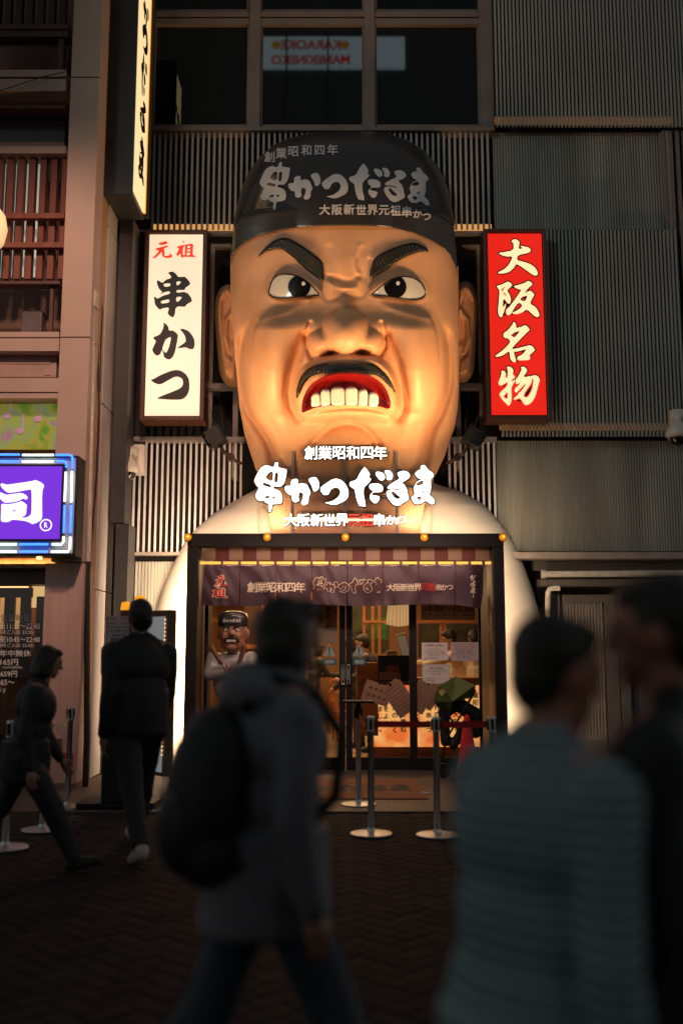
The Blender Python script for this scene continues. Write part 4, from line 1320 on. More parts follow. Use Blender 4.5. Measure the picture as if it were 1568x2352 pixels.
def head_h(px, py, detail=True):
    """how far the face stands out (metres) in front of the head's rear plane, over the layout"""
    xl, xr = interp(HL, py), interp(HR, py)
    c, w = (xl + xr) / 2, (xr - xl) / 2
    s = np.clip((px - c) / w, -1, 1)
    prot = interp([(300, 0.30), (340, 0.62), (400, 0.80), (480, 0.90), (560, 0.93), (700, 0.93), (850, 0.90), (950, 0.80), (1010, 0.66), (1060, 0.58), (1110, 0.46), (1150, 0.42), (1240, 0.46)], py)
    h = prot * np.power(np.clip(1 - np.abs(s) ** (2.8 + 2.2 * sst(640, 760, py) - 1.6 * sst(1010, 1090, py)), 0, 1), 0.5)
    if not detail:
        return h
    g = lambda cx, cy, sx, sy: np.exp(-((px - cx) / sx) ** 2 - ((py - cy) / sy) ** 2)
    # muzzle / cheek plateau with its crisp outer fold
    m = sdf(px, py, MUZ)
    mm = sst(-7, 20, m) * sst(690, 760, py)
    h = h + 0.24 * mm * (1 - 0.65 * sst(1000, 1120, py))
    h = h - 0.42 * np.exp(-(np.clip(m + 10, -60, 60) / 10) ** 2) * sst(735, 790, py) * (1 - sst(1050, 1110, py))
    # cheeks
    h = h + 0.15 * np.exp(-((px - 622) / 50) ** 2 - ((py - 822) / 100) ** 2) + 0.15 * np.exp(-((px - 962) / 50) ** 2 - ((py - 822) / 100) ** 2)
    h = h - 0.16 * g(560, 700, 26, 46) * 0.4 - 0.16 * g(1030, 700, 26, 46) * 0.4
    h = h - 0.10 * g(640, 985, 40, 45) * 0 
    # brow ridges, forehead furrow strip
    bl_ = U1("250 740 330 665 400 640 470 670 540 710 610 800 640 870")
    br_ = U1("1215 700 1140 668 1060 680 980 710 900 770 870 860")
    db = np.minimum(pdist(px, py, bl_), pdist(px, py, br_))
    h = h + 0.085 * np.exp(-(db / 24) ** 2)
    h = h + 0.055 * g(785, 610, 26, 48) + 0.035 * np.exp(-(pdist(px, py, U1("825 680 800 740 806 800 835 870")) / 9) ** 2)
    h = h - 0.05 * np.exp(-(pdist(px, py, U1("838 690 818 745 822 800 850 860")) / 6) ** 2)
    h = h - 0.045 * np.exp(-(pdist(px, py, U1("650 690 640 760 634 850")) / 8) ** 2)
    h = h - 0.05 * np.exp(-(pdist(px, py, U1("880 760 868 830 850 880")) / 7) ** 2)
    # knot of skin between the eyes
    kn = sdf(px, py, chaikin(U1("632 870 650 858 700 874 745 886 790 880 822 856 842 880 846 925 832 955 800 950 760 948 715 952 680 962 645 975 630 930")))
    h = h + 0.075 * sst(-4, 16, kn) - 0.05 * np.exp(-((kn + 5) / 5) ** 2)
    # eye sockets
    h = h - 0.13 * g(668, 640, 70, 30) - 0.13 * g(920, 640, 70, 30) + 0.02 * g(690, 705, 60, 12) + 0.02 * g(890, 705, 60, 12)
    h = h + 0.05 * np.exp(-(pdist(px, py, [(706, 690), (660, 712), (600, 726)]) / 11) ** 2) + 0.05 * np.exp(-(pdist(px, py, [(866, 690), (915, 712), (985, 728)]) / 11) ** 2)
    e = eyeish(px, py)
    h = h + 0.032 * np.exp(-((e + 6) / 5) ** 2)
    h = np.where(e > 0, h - 0.15 * sst(0, 3, e), h)
    # folds from nose to mouth corners
    dn = np.minimum(pdist(px, py, NASOL_L), pdist(px, py, NASOL_R))
    h = h - 0.34 * np.exp(-(dn / 10) ** 2) - 0.07 * np.exp(-(dn / 24) ** 2)
    # lips mound
    lp = sdf(px, py, LIPS)
    h = h + 0.23 * sst(-5, 12, lp)
    h = h + 0.02 * np.exp(-((sdf(px, py, MOUTH) + 7) / 6) ** 2)
    # lower lip, chin crease, chin ball
    h = h + 0.18 * np.exp(-(pdist(px, py, U2("500 655 600 640 740 628 870 632 980 655")) / 15) ** 2)
    # jaw bar
    h = h + 0.05 * np.exp(-(pdist(px, py, [(650, 960), (665, 1010), (690, 1060)]) / 16) ** 2) + 0.05 * np.exp(-(pdist(px, py, [(935, 955), (925, 1010), (900, 1060)]) / 16) ** 2)
    # the chin stays behind the letter rack
    lim = interp([(975, 2.0), (1005, 1.0), (1030, 0.86), (1240, 0.84)], py)
    h = np.where(h > lim - 0.10, lim - 0.10 + 0.10 * (1 - np.exp(-np.clip(h - lim + 0.10, 0, 9) / 0.10)), h)
    ch = sdf(px, py, CHIN)
    h = h - 0.30 * np.exp(-(pdist(px, py, CREASE) / 10) ** 2) + 0.06 * sst(-4, 30, ch)
    # nose
    bridge = 0.24 * np.exp(-((px - 790) / (24 + 0.10 * np.clip(py - 670, 0, 120))) ** 2) * sst(665, 700, py) * (1 - sst(800, 822, py))
    h = h + bridge

    def dome(cx, cy, rx, ry, k, e_=0.5):
        q = 1 - ((px - cx) / rx) ** 2 - ((py - cy) / ry) ** 2
        return np.where(q > 0, k * np.power(np.clip(q, 0, 1), e_), -0.02)

    base = h
    nose = dome(793, 766, 61, 62, 0.52, 0.55)
    nose = smax(nose, dome(744, 787, 42, 38, 0.36, 0.5), 0.09)
    nose = smax(nose, dome(842, 786, 42, 38, 0.36, 0.5), 0.09)
    h = smax(base, base * 0 + interp([(600, 0.95), (850, 1.0)], py) + nose, 0.05) * 1.0
    nmask = np.minimum(1, sst(-0.02, 0.03, nose))
    h = base * (1 - nmask) + h * nmask
    # nostrils
    for cx, cy in ((757, 812), (833, 810)):
        q = g(cx, cy, 17, 8.5)
        h = h - 0.16 * q
    h = h - 0.06 * np.exp(-(pdist(px, py, [(714, 822), (706, 800), (702, 770), (712, 742)]) / 5) ** 2) - 0.06 * np.exp(-(pdist(px, py, [(872, 820), (883, 798), (884, 768), (876, 742)]) / 5) ** 2)
    # mouth opening
    mo = sdf(px, py, MOUTH)
    h = np.where(mo > 0, h - 0.30 * sst(0, 4, mo), h)
    return h


YR = 12.97


def head_pt(px, py, off=0.0, detail=True):
    px, py = np.asarray(px, float), np.asarray(py, float)
    return at_np(px, py, YR - head_h(px, py, detail) - off)


CAPE = [(527, 612), (531, 590), (540, 574), (560, 556), (590, 541), (640, 527), (690, 520), (740, 517), (790, 516), (850, 517), (900, 521), (950, 533), (990, 550), (1018, 568), (1035, 588), (1046, 610), (1052, 640)]
CAPT = [(527, 612), (530, 560), (536, 512), (545, 468), (556, 430), (572, 394), (595, 362), (625, 335), (660, 318), (700, 308), (740, 303), (800, 301), (850, 302), (895, 307), (935, 321), (975, 346), (1002, 378), (1022, 415), (1035, 460), (1043, 510), (1048, 570), (1052, 640)]


def top_at(x):
    return np.interp(x, [p[0] for p in CAPT], [p[1] for p in CAPT])


def edge_at(x):
    return np.interp(x, [p[0] for p in CAPE], [p[1] for p in CAPE])


GH = thing('giant_head', 'giant angry moustached head with dark cap rising over the shop entrance', 'sculpture', (0, 12.4, 2.9))
M_skin = mat('painted_skin', (0.60, 0.32, 0.18), 0.44, var=0.13, vscale=3.0, bump=0.10, bscale=55, spec=0.4, stretch=(1, 1, 0.45))
ny, nx = 430, 330
py = np.linspace(486, 1236, ny)
th = np.concatenate([np.linspace(-math.pi / 2, math.pi / 2, nx)])
s = np.sin(th)
PX = np.zeros((ny, nx))
for j in range(ny):
    a, b = np.interp(py[j], *np.array(HL).T), np.interp(py[j], *np.array(HR).T)
    PX[j] = (a + b) / 2 + (b - a) / 2 * s
PY = np.repeat(py[:, None], nx, 1)
V = head_pt(PX, PY)
PYf = np.concatenate([PY[:, :1], PY, PY[:, -1:]], 1)
PXf = np.concatenate([PX[:, :1], PX, PX[:, -1:]], 1)
# close the sides backwards to the facade
left = V[:, :1].copy()
left[..., 1] += 0.0
L2 = left.copy()
L2[..., 1] = 13.3
R2 = V[:, -1:].copy()
R2[..., 1] = 13.3
V = np.concatenate([L2, V, R2], 1)
w_ = nx + 2
F = [(j * w_ + i, (j + 1) * w_ + i, (j + 1) * w_ + i + 1, j * w_ + i + 1) for j in range(ny - 1) for i in range(w_ - 1) if PYf[j + 1, i] > edge_at(min(max(PXf[j + 1, i], 531), 1048)) - 7]
MB().add(V.reshape(-1, 3).tolist(), F).build('face', M_skin, GH, smooth=True)

# eyes
M_eyew = mat('eye_white', (0.72, 0.68, 0.62), 0.08, var=0.03, coat=0.5)
M_iris = mat('eye_black', (0.006, 0.005, 0.006), 0.3, var=0, spec=0.15)
M_glint = mat('eye_glint', (0.80, 0.80, 0.80), 0.3, var=0)


def poly_fan(poly, fn, rings=14):
    cx = sum(p[0] for p in poly) / len(poly)
    cy = sum(p[1] for p in poly) / len(poly)
    n = len(poly)
    X, Y_ = [cx], [cy]
    for r in range(1, rings + 1):
        for p in poly:
            X.append(cx + (p[0] - cx) * r / rings)
            Y_.append(cy + (p[1] - cy) * r / rings)
    vs = fn(np.array(X), np.array(Y_))
    fs = [(0, 1 + k, 1 + (k + 1) % n) for k in range(n)]
    for r in range(rings - 1):
        o1, o2 = 1 + r * n, 1 + (r + 1) * n
        fs += [(o1 + k, o2 + k, o2 + (k + 1) % n, o1 + (k + 1) % n) for k in range(n)]
    return vs.tolist(), fs


def clip_poly(sub, clip):
    out = sub
    A = sum(clip[i][0] * clip[(i + 1) % len(clip)][1] - clip[(i + 1) % len(clip)][0] * clip[i][1] for i in range(len(clip)))
    sg = 1 if A > 0 else -1
    for i in range(len(clip)):
        a, b = clip[i], clip[(i + 1) % len(clip)]
        ins = lambda p: sg * ((b[0] - a[0]) * (p[1] - a[1]) - (b[1] - a[1]) * (p[0] - a[0])) >= -1e-6
        res = []
        for k in range(len(out)):
            p, q = out[k], out[(k + 1) % len(out)]
            pi, qi = ins(p), ins(q)
            if pi:
                res.append(p)
            if pi != qi:
                d1 = (b[0] - a[0]) * (p[1] - a[1]) - (b[1] - a[1]) * (p[0] - a[0])
                d2 = (b[0] - a[0]) * (q[1] - a[1]) - (b[1] - a[1]) * (q[0] - a[0])
                t = d1 / (d1 - d2)
                res.append((p[0] + (q[0] - p[0]) * t, p[1] + (q[1] - p[1]) * t))
        out = res
        if not out:
            break
    return out


for E, ic, gc in ((EYE_L, (687, 658.5), (696.5, 651.5)), (EYE_R, (907.5, 659), (913.5, 650.5))):
    ex = sum(p[0] for p in E) / len(E)
    ey = sum(p[1] for p in E) / len(E)
    hb = float(head_h(np.array([ex]), np.array([ey]))[0]) + 0.15

    def eye_fn(X, Y_, off=0.0, hb=hb, ex=ex, ey=ey):
        xl_e = head_h(X, Y_, False)
        b0 = float(head_h(np.array([ex]), np.array([ey]), False)[0])
        q = np.clip(1 - ((X - ex) / 66) ** 2 - ((Y_ - ey) / 48) ** 2, 0, 1)
        return at_np(X, Y_, YR - (hb - 0.085 + (xl_e - b0) * 0.8 + 0.07 * np.sqrt(q)) - off)
    v_, f_ = poly_fan(E, lambda X, Y_: eye_fn(X, Y_))
    eo = MB().add(v_, f_).build('eye', M_eyew, GH, smooth=True)
    circ = [(ic[0] + 25.5 * math.cos(t), ic[1] + 25.5 * math.sin(t)) for t in np.linspace(0, 2 * math.pi, 49)[:-1]]
    ci = clip_poly(circ, E)
    v_, f_ = poly_fan(ci, lambda X, Y_: eye_fn(X, Y_, 0.008))
    MB().add(v_, f_).build('iris', M_iris, eo, smooth=True)
    circ = [(gc[0] + 4.4 * math.cos(t), gc[1] + 4.8 * math.sin(t)) for t in np.linspace(0, 2 * math.pi, 25)[:-1]]
    v_, f_ = poly_fan(circ, lambda X, Y_: eye_fn(X, Y_, 0.014), 3)
    MB().add(v_, f_).build('glint', M_glint, eo)
    rim = MB().tube([Vector(p) for p in eye_fn(np.array([p[0] for p in E]), np.array([p[1] for p in E]), 0.004)], 0.008, 6, closed=True)
    rim.build('eye_line', M_iris, eo)


def grid_patch(poly, fn, step, sdmin=0.0):
    """fill an outline with a fine grid snapped to the outline, mapped to the world by fn(X,Y,inside distance)"""
    xs = [p[0] for p in poly]
    ys = [p[1] for p in poly]
    bm = bmesh.new()
    loops = [[(x, -y) for x, y in poly]]
    v, f = curve_mesh(loops)
    vs = [bm.verts.new((a, b, 0)) for a, b in v[:, :2]]
    for q in f:
        try:
            bm.faces.new([vs[i] for i in q])
        except ValueError:
            pass
    x = min(xs)
    while x < max(xs):
        bmesh.ops.bisect_plane(bm, geom=bm.verts[:] + bm.edges[:] + bm.faces[:], plane_co=(x, 0, 0), plane_no=(1, 0, 0), dist=1e-4)
        x += step
    y = min(ys)
    while y < max(ys):
        bmesh.ops.bisect_plane(bm, geom=bm.verts[:] + bm.edges[:] + bm.faces[:], plane_co=(0, -y, 0), plane_no=(0, 1, 0), dist=1e-4)
        y += step
    bmesh.ops.remove_doubles(bm, verts=bm.verts[:], dist=1e-3)
    bm.verts.index_update()
    X = np.array([q.co.x for q in bm.verts])
    Y_ = np.array([-q.co.y for q in bm.verts])
    W_ = fn(X, Y_, np.maximum(0, sdf(X, Y_, poly)))
    fs = [tuple(q.index for q in fc.verts) for fc in bm.faces]
    bm.free()
    return MB().add(W_.tolist(), fs)


def hair_fn(axis_pts, amp, base):
    def fn(X, Y_, sd):
        # strands run across the stroke: ripple along its length
        d = np.full(X.shape, 1e9)
        t_ = np.zeros(X.shape)
        acc = 0
        for (ax, ay), (bx, by) in zip(axis_pts[:-1], axis_pts[1:]):
            L = math.hypot(bx - ax, by - ay)
            t = np.clip(((X - ax) * (bx - ax) + (Y_ - ay) * (by - ay)) / L ** 2, 0, 1)
            q = np.hypot(X - ax - t * (bx - ax), Y_ - ay - t * (by - ay))
            t_ = np.where(q < d, acc + t * L, t_)
            d = np.minimum(d, q)
            acc += L
        rip = amp * np.sin(t_ * 0.85 + 0.35 * np.sin(Y_ * 0.21)) * sst(0, 4, sd)
        return at_np(X, Y_, YR - head_h(X, Y_) - base * (0.45 + 0.55 * sst(0, 5, sd)) - rip)
    return fn


M_hair = mat('painted_black_hair', (0.009, 0.008, 0.007), 0.42, var=0.1)
BRL = chaikin(U1("243 747 290 690 345 643 395 628 440 638 520 688 600 748 623 775 624 880 590 858 545 825 500 790 440 732 390 696 340 696 290 714"))
BRR = chaikin(U1("878 862 884 810 905 742 1000 692 1080 665 1140 657 1190 678 1220 712 1160 710 1080 740 1000 788 930 834"))
MST = chaikin(U2("467 558 468 500 490 430 530 382 600 357 720 347 860 347 920 365 980 420 1010 470 1032 532 990 482 940 432 880 410 800 402 700 406 600 412 545 432 505 478 480 540"))
grid_patch(BRL, hair_fn(U1("245 745 390 662 623 820"), 0.004, 0.045), 1.8).build('eyebrow', M_hair, GH, smooth=True)
grid_patch(BRR, hair_fn(U1("880 810 1140 690 1220 712"), 0.004, 0.045), 1.8).build('eyebrow', M_hair, GH, smooth=True)
grid_patch(MST, hair_fn(U2("470 555 510 430 600 385 720 375 860 378 960 430 1030 530"), 0.0035, 0.06), 1.8).build('moustache', M_hair, GH, smooth=True)

# mouth lining, gum, teeth
mh = float(head_h(np.array([790.0]), np.array([860.0]))[0]) + 0.30


def mouth_fn(off, bow=0.10):
    return lambda X, Y_, sd=None: at_np(X, Y_, YR - (mh - 0.10 + off - bow * ((X - 795) / 100) ** 2 - 0.06 * ((Y_ - 900) / 40.0) * 0))


MO2 = [(790 + (x - 790) * 1.03, 900 + (y - 900) * 1.05) for x, y in MOUTH]
grid_patch(MO2, lambda X, Y_, sd: at_np(X, Y_, YR - (mh - 0.055 - 0.10 * sst(0, 22, sd) - 0.10 * ((X - 795) / 100) ** 2)), 5).build('mouth_lining', mat('mouth_red', (0.16, 0.005, 0.005), 0.22, var=0.08, coat=0.4), GH, smooth=True)
gum = chaikin(U2("545 540 590 505 640 484 720 470 800 468 860 480 920 505 935 530 930 560 560 570"))
gum = clip_poly(gum, [(x, y) for x, y in gum])
grid_patch(gum, lambda X, Y_, sd: at_np(X, Y_, YR - (mh - 0.16 + 0.04 * sst(0, 8, sd) - 0.10 * ((X - 795) / 100) ** 2)), 4).build('gum', mat('gum_red', (0.27, 0.018, 0.018), 0.25, var=0.08), GH, smooth=True)
M_tooth = mat('tooth_enamel', (0.74, 0.68, 0.62), 0.15, var=0.03, coat=0.4)
for x0, x1, t0, t1, b0, b1 in ((553, 606, 527, 520, 597, 590), (606, 661, 503, 502, 590, 586), (663, 741, 490, 488, 586, 584), (742, 814, 488, 488, 584, 584), (815, 870, 502, 500, 586, 588), (872, 930, 516, 522, 590, 594)):
    x0, x1 = x0 - 1.5, x1 + 1.5
    w = (x1 - x0)
    tp = P(f"{x0 + 1} {t0 + 18} {x0 + w * .18} {t0 + 5} {x0 + w * .35} {t0 - 2} {x0 + w * .65} {t1 - 2} {x0 + w * .82} {t1 + 5} {x1 - 1} {t1 + 18} {x1 - 0.5} {b1 - 12} {x1 - w * .1} {b1 + 6} {x0 + w * .1} {b0 + 6} {x0 + 0.5} {b0 - 12}")
    tp = chaikin([(489.2 + .408 * a, 689.9 + .408 * b) for a, b in tp])
    grid_patch(tp, lambda X, Y_, sd: at_np(X, Y_, YR - (mh - 0.06 + 0.035 * np.sqrt(sst(0, 6, sd)) - 0.12 * ((X - 795) / 100) ** 2)), 2.0).build('tooth', M_tooth, GH, smooth=True)

# ears
EL = chaikin([(541, 668), (533, 655), (520, 653), (505, 662), (496, 682), (493, 710), (495, 750), (499, 800), (503, 850), (509, 870), (522, 880), (540, 881), (552, 872), (552, 800), (548, 740), (545, 700)])
ER = chaikin([(1046, 655), (1062, 645), (1080, 648), (1091, 665), (1095, 690), (1094, 740), (1092, 790), (1089, 845), (1083, 862), (1070, 870), (1054, 869), (1044, 860), (1044, 780), (1044, 700)])


def ear(poly, sgn):
    ox = 522 if sgn < 0 else 1071
    cx = 530 if sgn < 0 else 1062
    inner = [(cx + (x - cx) * 0.72, 735 + (y - 757) * 0.66) for x, y in poly if y < 850]

    def fn(X, Y_, sd):
        h = 0.30 * np.sqrt(sst(0, 16, sd))
        hol = sdf(X, Y_, [(ox - sgn * 12, 690), (ox + sgn * 2, 668), (ox + sgn * 16, 690), (ox + sgn * 15, 760), (ox + sgn * 4, 815), (ox - sgn * 12, 830), (ox - sgn * 18, 780)])
        h = h - 0.13 * sst(-4, 7, hol)
        ant = pdist(X, Y_, [(ox - sgn * 14, 712), (ox + sgn * 2, 735), (ox + sgn * 4, 775), (ox - sgn * 6, 812)])
        h = h + 0.09 * np.exp(-(ant / 5.5) ** 2)
        h = h + 0.06 * np.exp(-((X - ox) / 18) ** 2 - ((Y_ - 852) / 18) ** 2) + 0.05 * np.exp(-((X - (ox - sgn * 13)) / 6) ** 2 - ((Y_ - 795) / 9) ** 2)
        return at_np(X, Y_, 12.86 - h)
    m = grid_patch(poly, fn, 2.2)
    q = fn(np.array([p[0] for p in poly]), np.array([p[1] for p in poly]), np.zeros(len(poly)))
    n = len(poly)
    back = q.copy()
    back[:, 1] = 13.05
    m.add(q.tolist() + back.tolist(), [(k, (k + 1) % n, n + (k + 1) % n, n + k) for k in range(n)])
    return m.build('ear', M_skin, GH, smooth=True)


ear(EL, -1)
ear(ER, 1)

# cap
def cap_h(px, py):
    """cap: dome seen from below, closing towards its top outline"""
    px, py = np.asarray(px, float), np.asarray(py, float)
    c, w = 789.5, 262.5
    s = np.clip(np.abs((px - c) / w), 0, 1)
    body = 1.02 * np.power(np.clip(1 - s ** 2.6, 0, 1), 0.5)
    top = top_at(px)
    t = np.clip((py - top) / np.maximum(30, (525 - top)), 0, 1)
    h = body * (0.22 + 0.78 * np.power(np.clip(1 - (1 - t) ** 2.3, 0, 1), 0.6)) + 0.03
    return np.maximum(h, (head_h(px, py) + 0.05) * sst(0.55, 0.8, t))


M_cap = mat('cap_gloss_black', (0.036, 0.031, 0.031), 0.20, var=0.15, vscale=2, coat=0.35, bump=0.015, bscale=3)
nxc, nyc = 150, 120
sx = np.sin(np.linspace(-math.pi / 2, math.pi / 2, nxc))
cxs = 789.5 + 262.4 * sx
PXc = np.repeat(cxs[None], nyc, 0)
tt = (np.linspace(0, 1, nyc) ** 1.6)[:, None]
PYc = top_at(cxs)[None] * (1 - tt) + edge_at(cxs)[None] * tt
Vc = at_np(PXc, PYc, YR - cap_h(PXc, PYc))
# fold the lower edge under so that the cap has a thickness
und = at_np(PXc[-1:], PYc[-1:] + 2.2, YR - cap_h(PXc[-1:], PYc[-1:]) + 0.02)
und2 = at_np(PXc[-1:], PYc[-1:] + 0.5, YR - cap_h(PXc[-1:], PYc[-1:]) + 0.14)
topb = Vc[:1].copy()
topb[..., 1] = np.maximum(topb[..., 1], 13.2)
Vc = np.concatenate([topb, Vc, und, und2], 0)
hh = Vc.shape[0]
MB().add(Vc.reshape(-1, 3).tolist(), [(j * nxc + i, (j + 1) * nxc + i, (j + 1) * nxc + i + 1, j * nxc + i + 1) for j in range(hh - 1) for i in range(nxc - 1)]).build('cap', M_cap, GH, smooth=True)
CAPO = [o for o in GH.children if o.name.startswith('cap')][0]
# sides of hair below the cap
for sgn, pts in ((-1, "530 606 536 596 540 640 535 690 531 712 528 690"), (1, "1052 640 1046 610 1050 660 1049 700 1054 716 1056 690")):
    pass
M_capink = mat('cap_print', (0.66, 0.60, 0.60), 0.45, var=0.05)


def split_mb(mb, step=0.05):
    """cut long triangles so that print follows a curved surface"""
    return mb


def on_cap(off):
    def f(a, b):
        return Vector(at_np(np.array(a), np.array(b), YR - cap_h(a, b) - off))
    return f


def cap_glyph(loops, tf, mb, offset=0.0):
    v, f = curve_mesh([[(x, -y) for x, y in chaikin(lp)] for lp in loops], offset)
    bm = bmesh.new()
    vs = [bm.verts.new((a, b, 0)) for a, b in v[:, :2]]
    for q in f:
        try:
            bm.faces.new([vs[i] for i in q])
        except ValueError:
            pass
    for ax in (0, 1):
        lo = min(q.co[ax] for q in bm.verts)
        hi = max(q.co[ax] for q in bm.verts)
        x = lo + 60
        while x < hi:
            no = (1, 0, 0) if ax == 0 else (0, 1, 0)
            bmesh.ops.bisect_plane(bm, geom=bm.verts[:] + bm.edges[:] + bm.faces[:], plane_co=(x if ax == 0 else 0, x if ax == 1 else 0, 0), plane_no=no, dist=1e-4)
            x += 60
    bm.verts.index_update()
    pl = on_cap(0.012)
    mb.add([pl(*tf(q.co.x, -q.co.y)) for q in bm.verts], [tuple(q.index for q in fc.verts) for fc in bm.faces])
    bm.free()


T_CAP0 = zt(940, 580, 320 / 1568)
T_CAP = lambda x, y: T_CAP0(x, y - 62 + ((x - 1500) / 1300) ** 2 * 100)
cl = MB()
for k_ in LOGO:
    cap_glyph(LOGO[k_], T_CAP, cl, -5)
for ch, x, y in zip('創業昭和四年', (318, 384, 452, 525, 600, 672), (176, 155, 145, 138, 138, 136)):
    q = U1(f"{x} {y}")[0]
    chars_px(cl, [(ch, q[0], q[1])], 26, on_cap(0.014), 0.02)
for ch, x, y in zip('大阪新世界元祖串かつ', (628, 698, 765, 833, 897, 962, 1027, 1090, 1150, 1200), (473, 473, 471, 474, 474, 476, 478, 484, 497, 513)):
    q = U1(f"{x} {y}")[0]
    chars_px(cl, [(ch, q[0], q[1])], 25.5 if ch not in 'かつ' else 22, on_cap(0.014), 0.03)
cl.build('cap_lettering', M_capink, CAPO)

# robe: shoulders and the sleeves flaring out on both sides of the entrance
RL = [(1090, 612), (1112, 600), (1125, 585), (1150, 540), (1180, 490), (1215, 450), (1245, 424), (1300, 396), (1350, 374), (1400, 359), (1450, 349), (1550, 338), (1700, 330), (1790, 330)]
RR = [(1090, 975), (1112, 1000), (1130, 1060), (1160, 1112), (1205, 1152), (1245, 1178), (1300, 1203), (1360, 1224), (1430, 1243), (1500, 1254), (1700, 1264), (1790, 1264)]
ny, nx = 130, 150
py = np.concatenate([np.linspace(1100, 1236, 50), np.linspace(1240, 1768, 80)])
PX = np.zeros((ny, nx))
s = np.sin(np.linspace(-math.pi / 2, math.pi / 2, nx))
for j in range(ny):
    a, b = np.interp(py[j], *np.array(RL).T), np.interp(py[j], *np.array(RR).T)
    PX[j] = (a + b) / 2 + (b - a) / 2 * s
PY = np.repeat(py[:, None], nx, 1)


def robe_h(px, py):
    a, b = interp(RL, py), interp(RR, py)
    q = np.clip(np.abs((px - (a + b) / 2) / ((b - a) / 2)), 0, 1)
    h = (interp([(1090, 0.42), (1120, 0.50), (1180, 0.68), (1240, 0.82), (1800, 0.82)], py)) * np.power(np.clip(1 - q ** 3.4, 0, 1), 0.55)
    h = h + 0.03 * np.exp(-((np.abs(px - 790) - 330 - (py - 1200) * 0.12) / 22) ** 2) * sst(1180, 1300, py)
    return h


YRB = 13.05
V = at_np(PX, PY, YRB - robe_h(PX, PY))
L2 = V[:, :1].copy()
L2[..., 1] = 13.35
R2 = V[:, -1:].copy()
R2[..., 1] = 13.35
V = np.concatenate([L2, V, R2], 1)
PXX = np.concatenate([PX[:, :1], PX, PX[:, -1:]], 1)
w_ = nx + 2
F = []
for j in range(ny - 1):
    for i in range(w_ - 1):
        c = (PXX[j, i] + PXX[j, i + 1]) / 2
        if py[j + 1] > 1237 and 440 < c < 1148:
            continue
        if py[j + 1] <= 1237:
            # the neck opening stays open for the face mesh
            nk = 602 + (py[j] - 1130) * 0.95 if py[j] > 1130 else 604
            if nk + 12 < c < 1580 - nk - 8 and py[j] < 1232:
                continue
        F.append((j * w_ + i, (j + 1) * w_ + i, (j + 1) * w_ + i + 1, j * w_ + i + 1))
M_robe = mat('painted_white_robe', (0.74, 0.69, 0.63), 0.42, var=0.06, vscale=2, bump=0.04, bscale=25)
MB().add(V.reshape(-1, 3).tolist(), F).build('robe', M_robe, GH, smooth=True)
# collar lapels
M_lap = mat('painted_collar', (0.70, 0.60, 0.50), 0.42, var=0.06)


def lapel(pts, off, name='collar'):
    poly = chaikin(U2(pts), 0.12)
    m = grid_patch(poly, lambda X, Y_, sd: at_np(X, Y_, YRB - np.maximum(robe_h(X, Y_), head_h(X, Y_, False) - 0.05) - 0.03 - off * np.sqrt(sst(0, 7, sd))), 4)
    m.build(name, M_lap, GH, smooth=True)


lapel("248 1120 290 1135 340 1180 420 1222 500 1268 582 1316 420 1316 360 1316 262 1316 250 1230", 0.03)
lapel("250 1140 300 1160 430 1320 290 1320 262 1260", 0.055)
lapel("1238 1110 1200 1135 1150 1176 1070 1222 985 1270 915 1316 1080 1316 1140 1316 1222 1316 1236 1230", 0.03)
lapel("1236 1130 1180 1170 1070 1320 1210 1320 1232 1250", 0.055)
# ------------------------------------------------------------------ things on the pavement
M_strap = mat('red_belt', (0.50, 0.012, 0.015), 0.55, var=0.1)
M_bstrap = mat('black_belt', (0.012, 0.012, 0.013), 0.5, var=0.1)


def stanchion(label, px, ypx_base, group='belt barrier posts', black=False, sign=False):
    v = (ypx_base - CYP) / FX
    ang = math.atan(v) - PITCH
    d = HC / math.tan(ang)
    x = (px - CXP) / FX * (d * math.cos(PITCH) + (0 - HC) * math.sin(PITCH))
    root = thing('barrier_post', label, 'barrier post', (x, d, 0.006), group)
    c = (x, d, 0.006)
    MB().lathe([(0.001, 0.0), (0.168, 0.0), (0.170, 0.006), (0.165, 0.012), (0.10, 0.020), (0.035, 0.028), (0.03, 0.05), (0.001, 0.05)], c, 36).build('post_base', M_steel, root, smooth=False)
    MB().lathe([(0.0255, 0.05), (0.0255, 0.80), (0.03, 0.802), (0.03, 0.81)], c, 24).build('pole', M_steel, root, smooth=True)
    MB().lathe([(0.031, 0.805), (0.031, 0.915), (0.028, 0.925), (0.004, 0.927)], c, 24).build('belt_cassette', M_black if black else M_steel, root, smooth=False)
    cl_ = MB()
    for a in range(4):
        q = a * math.pi / 2
        cl_.box(-0.013, 0.013, 0.029, 0.040, 0.82, 0.905, M=Matrix.Translation(c) @ Matrix.Rotation(q, 4, 'Z'))
    cl_.build('belt_clip', M_black, root)
    if sign:
        MB().box(x - 0.15, x + 0.15, d - 0.11, d + 0.11, 0.965, 0.985).box(x - 0.02, x + 0.02, d - 0.02, d + 0.02, 0.92, 0.966).build('sign_holder', M_black, root, bevel=0.004)
    return root, Vector((x, d, 0.868))


def belt(root, a, b, m_, sag=0.0, w=0.05):
    n = 16
    mb = MB()
    dirv = (b - a)
    dirv.normalize()
    a2, b2 = a + dirv * 0.042, b - dirv * 0.042
    vs = []
    for i in range(n + 1):
        t = i / n
        p = a2.lerp(b2, t)
        z = p.z - sag * 4 * t * (1 - t)
        vs += [(p.x, p.y - 0.001, z - w / 2), (p.x, p.y - 0.001, z + w / 2), (p.x, p.y + 0.001, z + w / 2), (p.x, p.y + 0.001, z - w / 2)]
    fs = [(4 * i + k, 4 * i + (k + 1) % 4, 4 * i + 4 + (k + 1) % 4, 4 * i + 4 + k) for i in range(n) for k in range(4)]
    mb.add(vs, fs)
    mb.build('belt', m_, root)


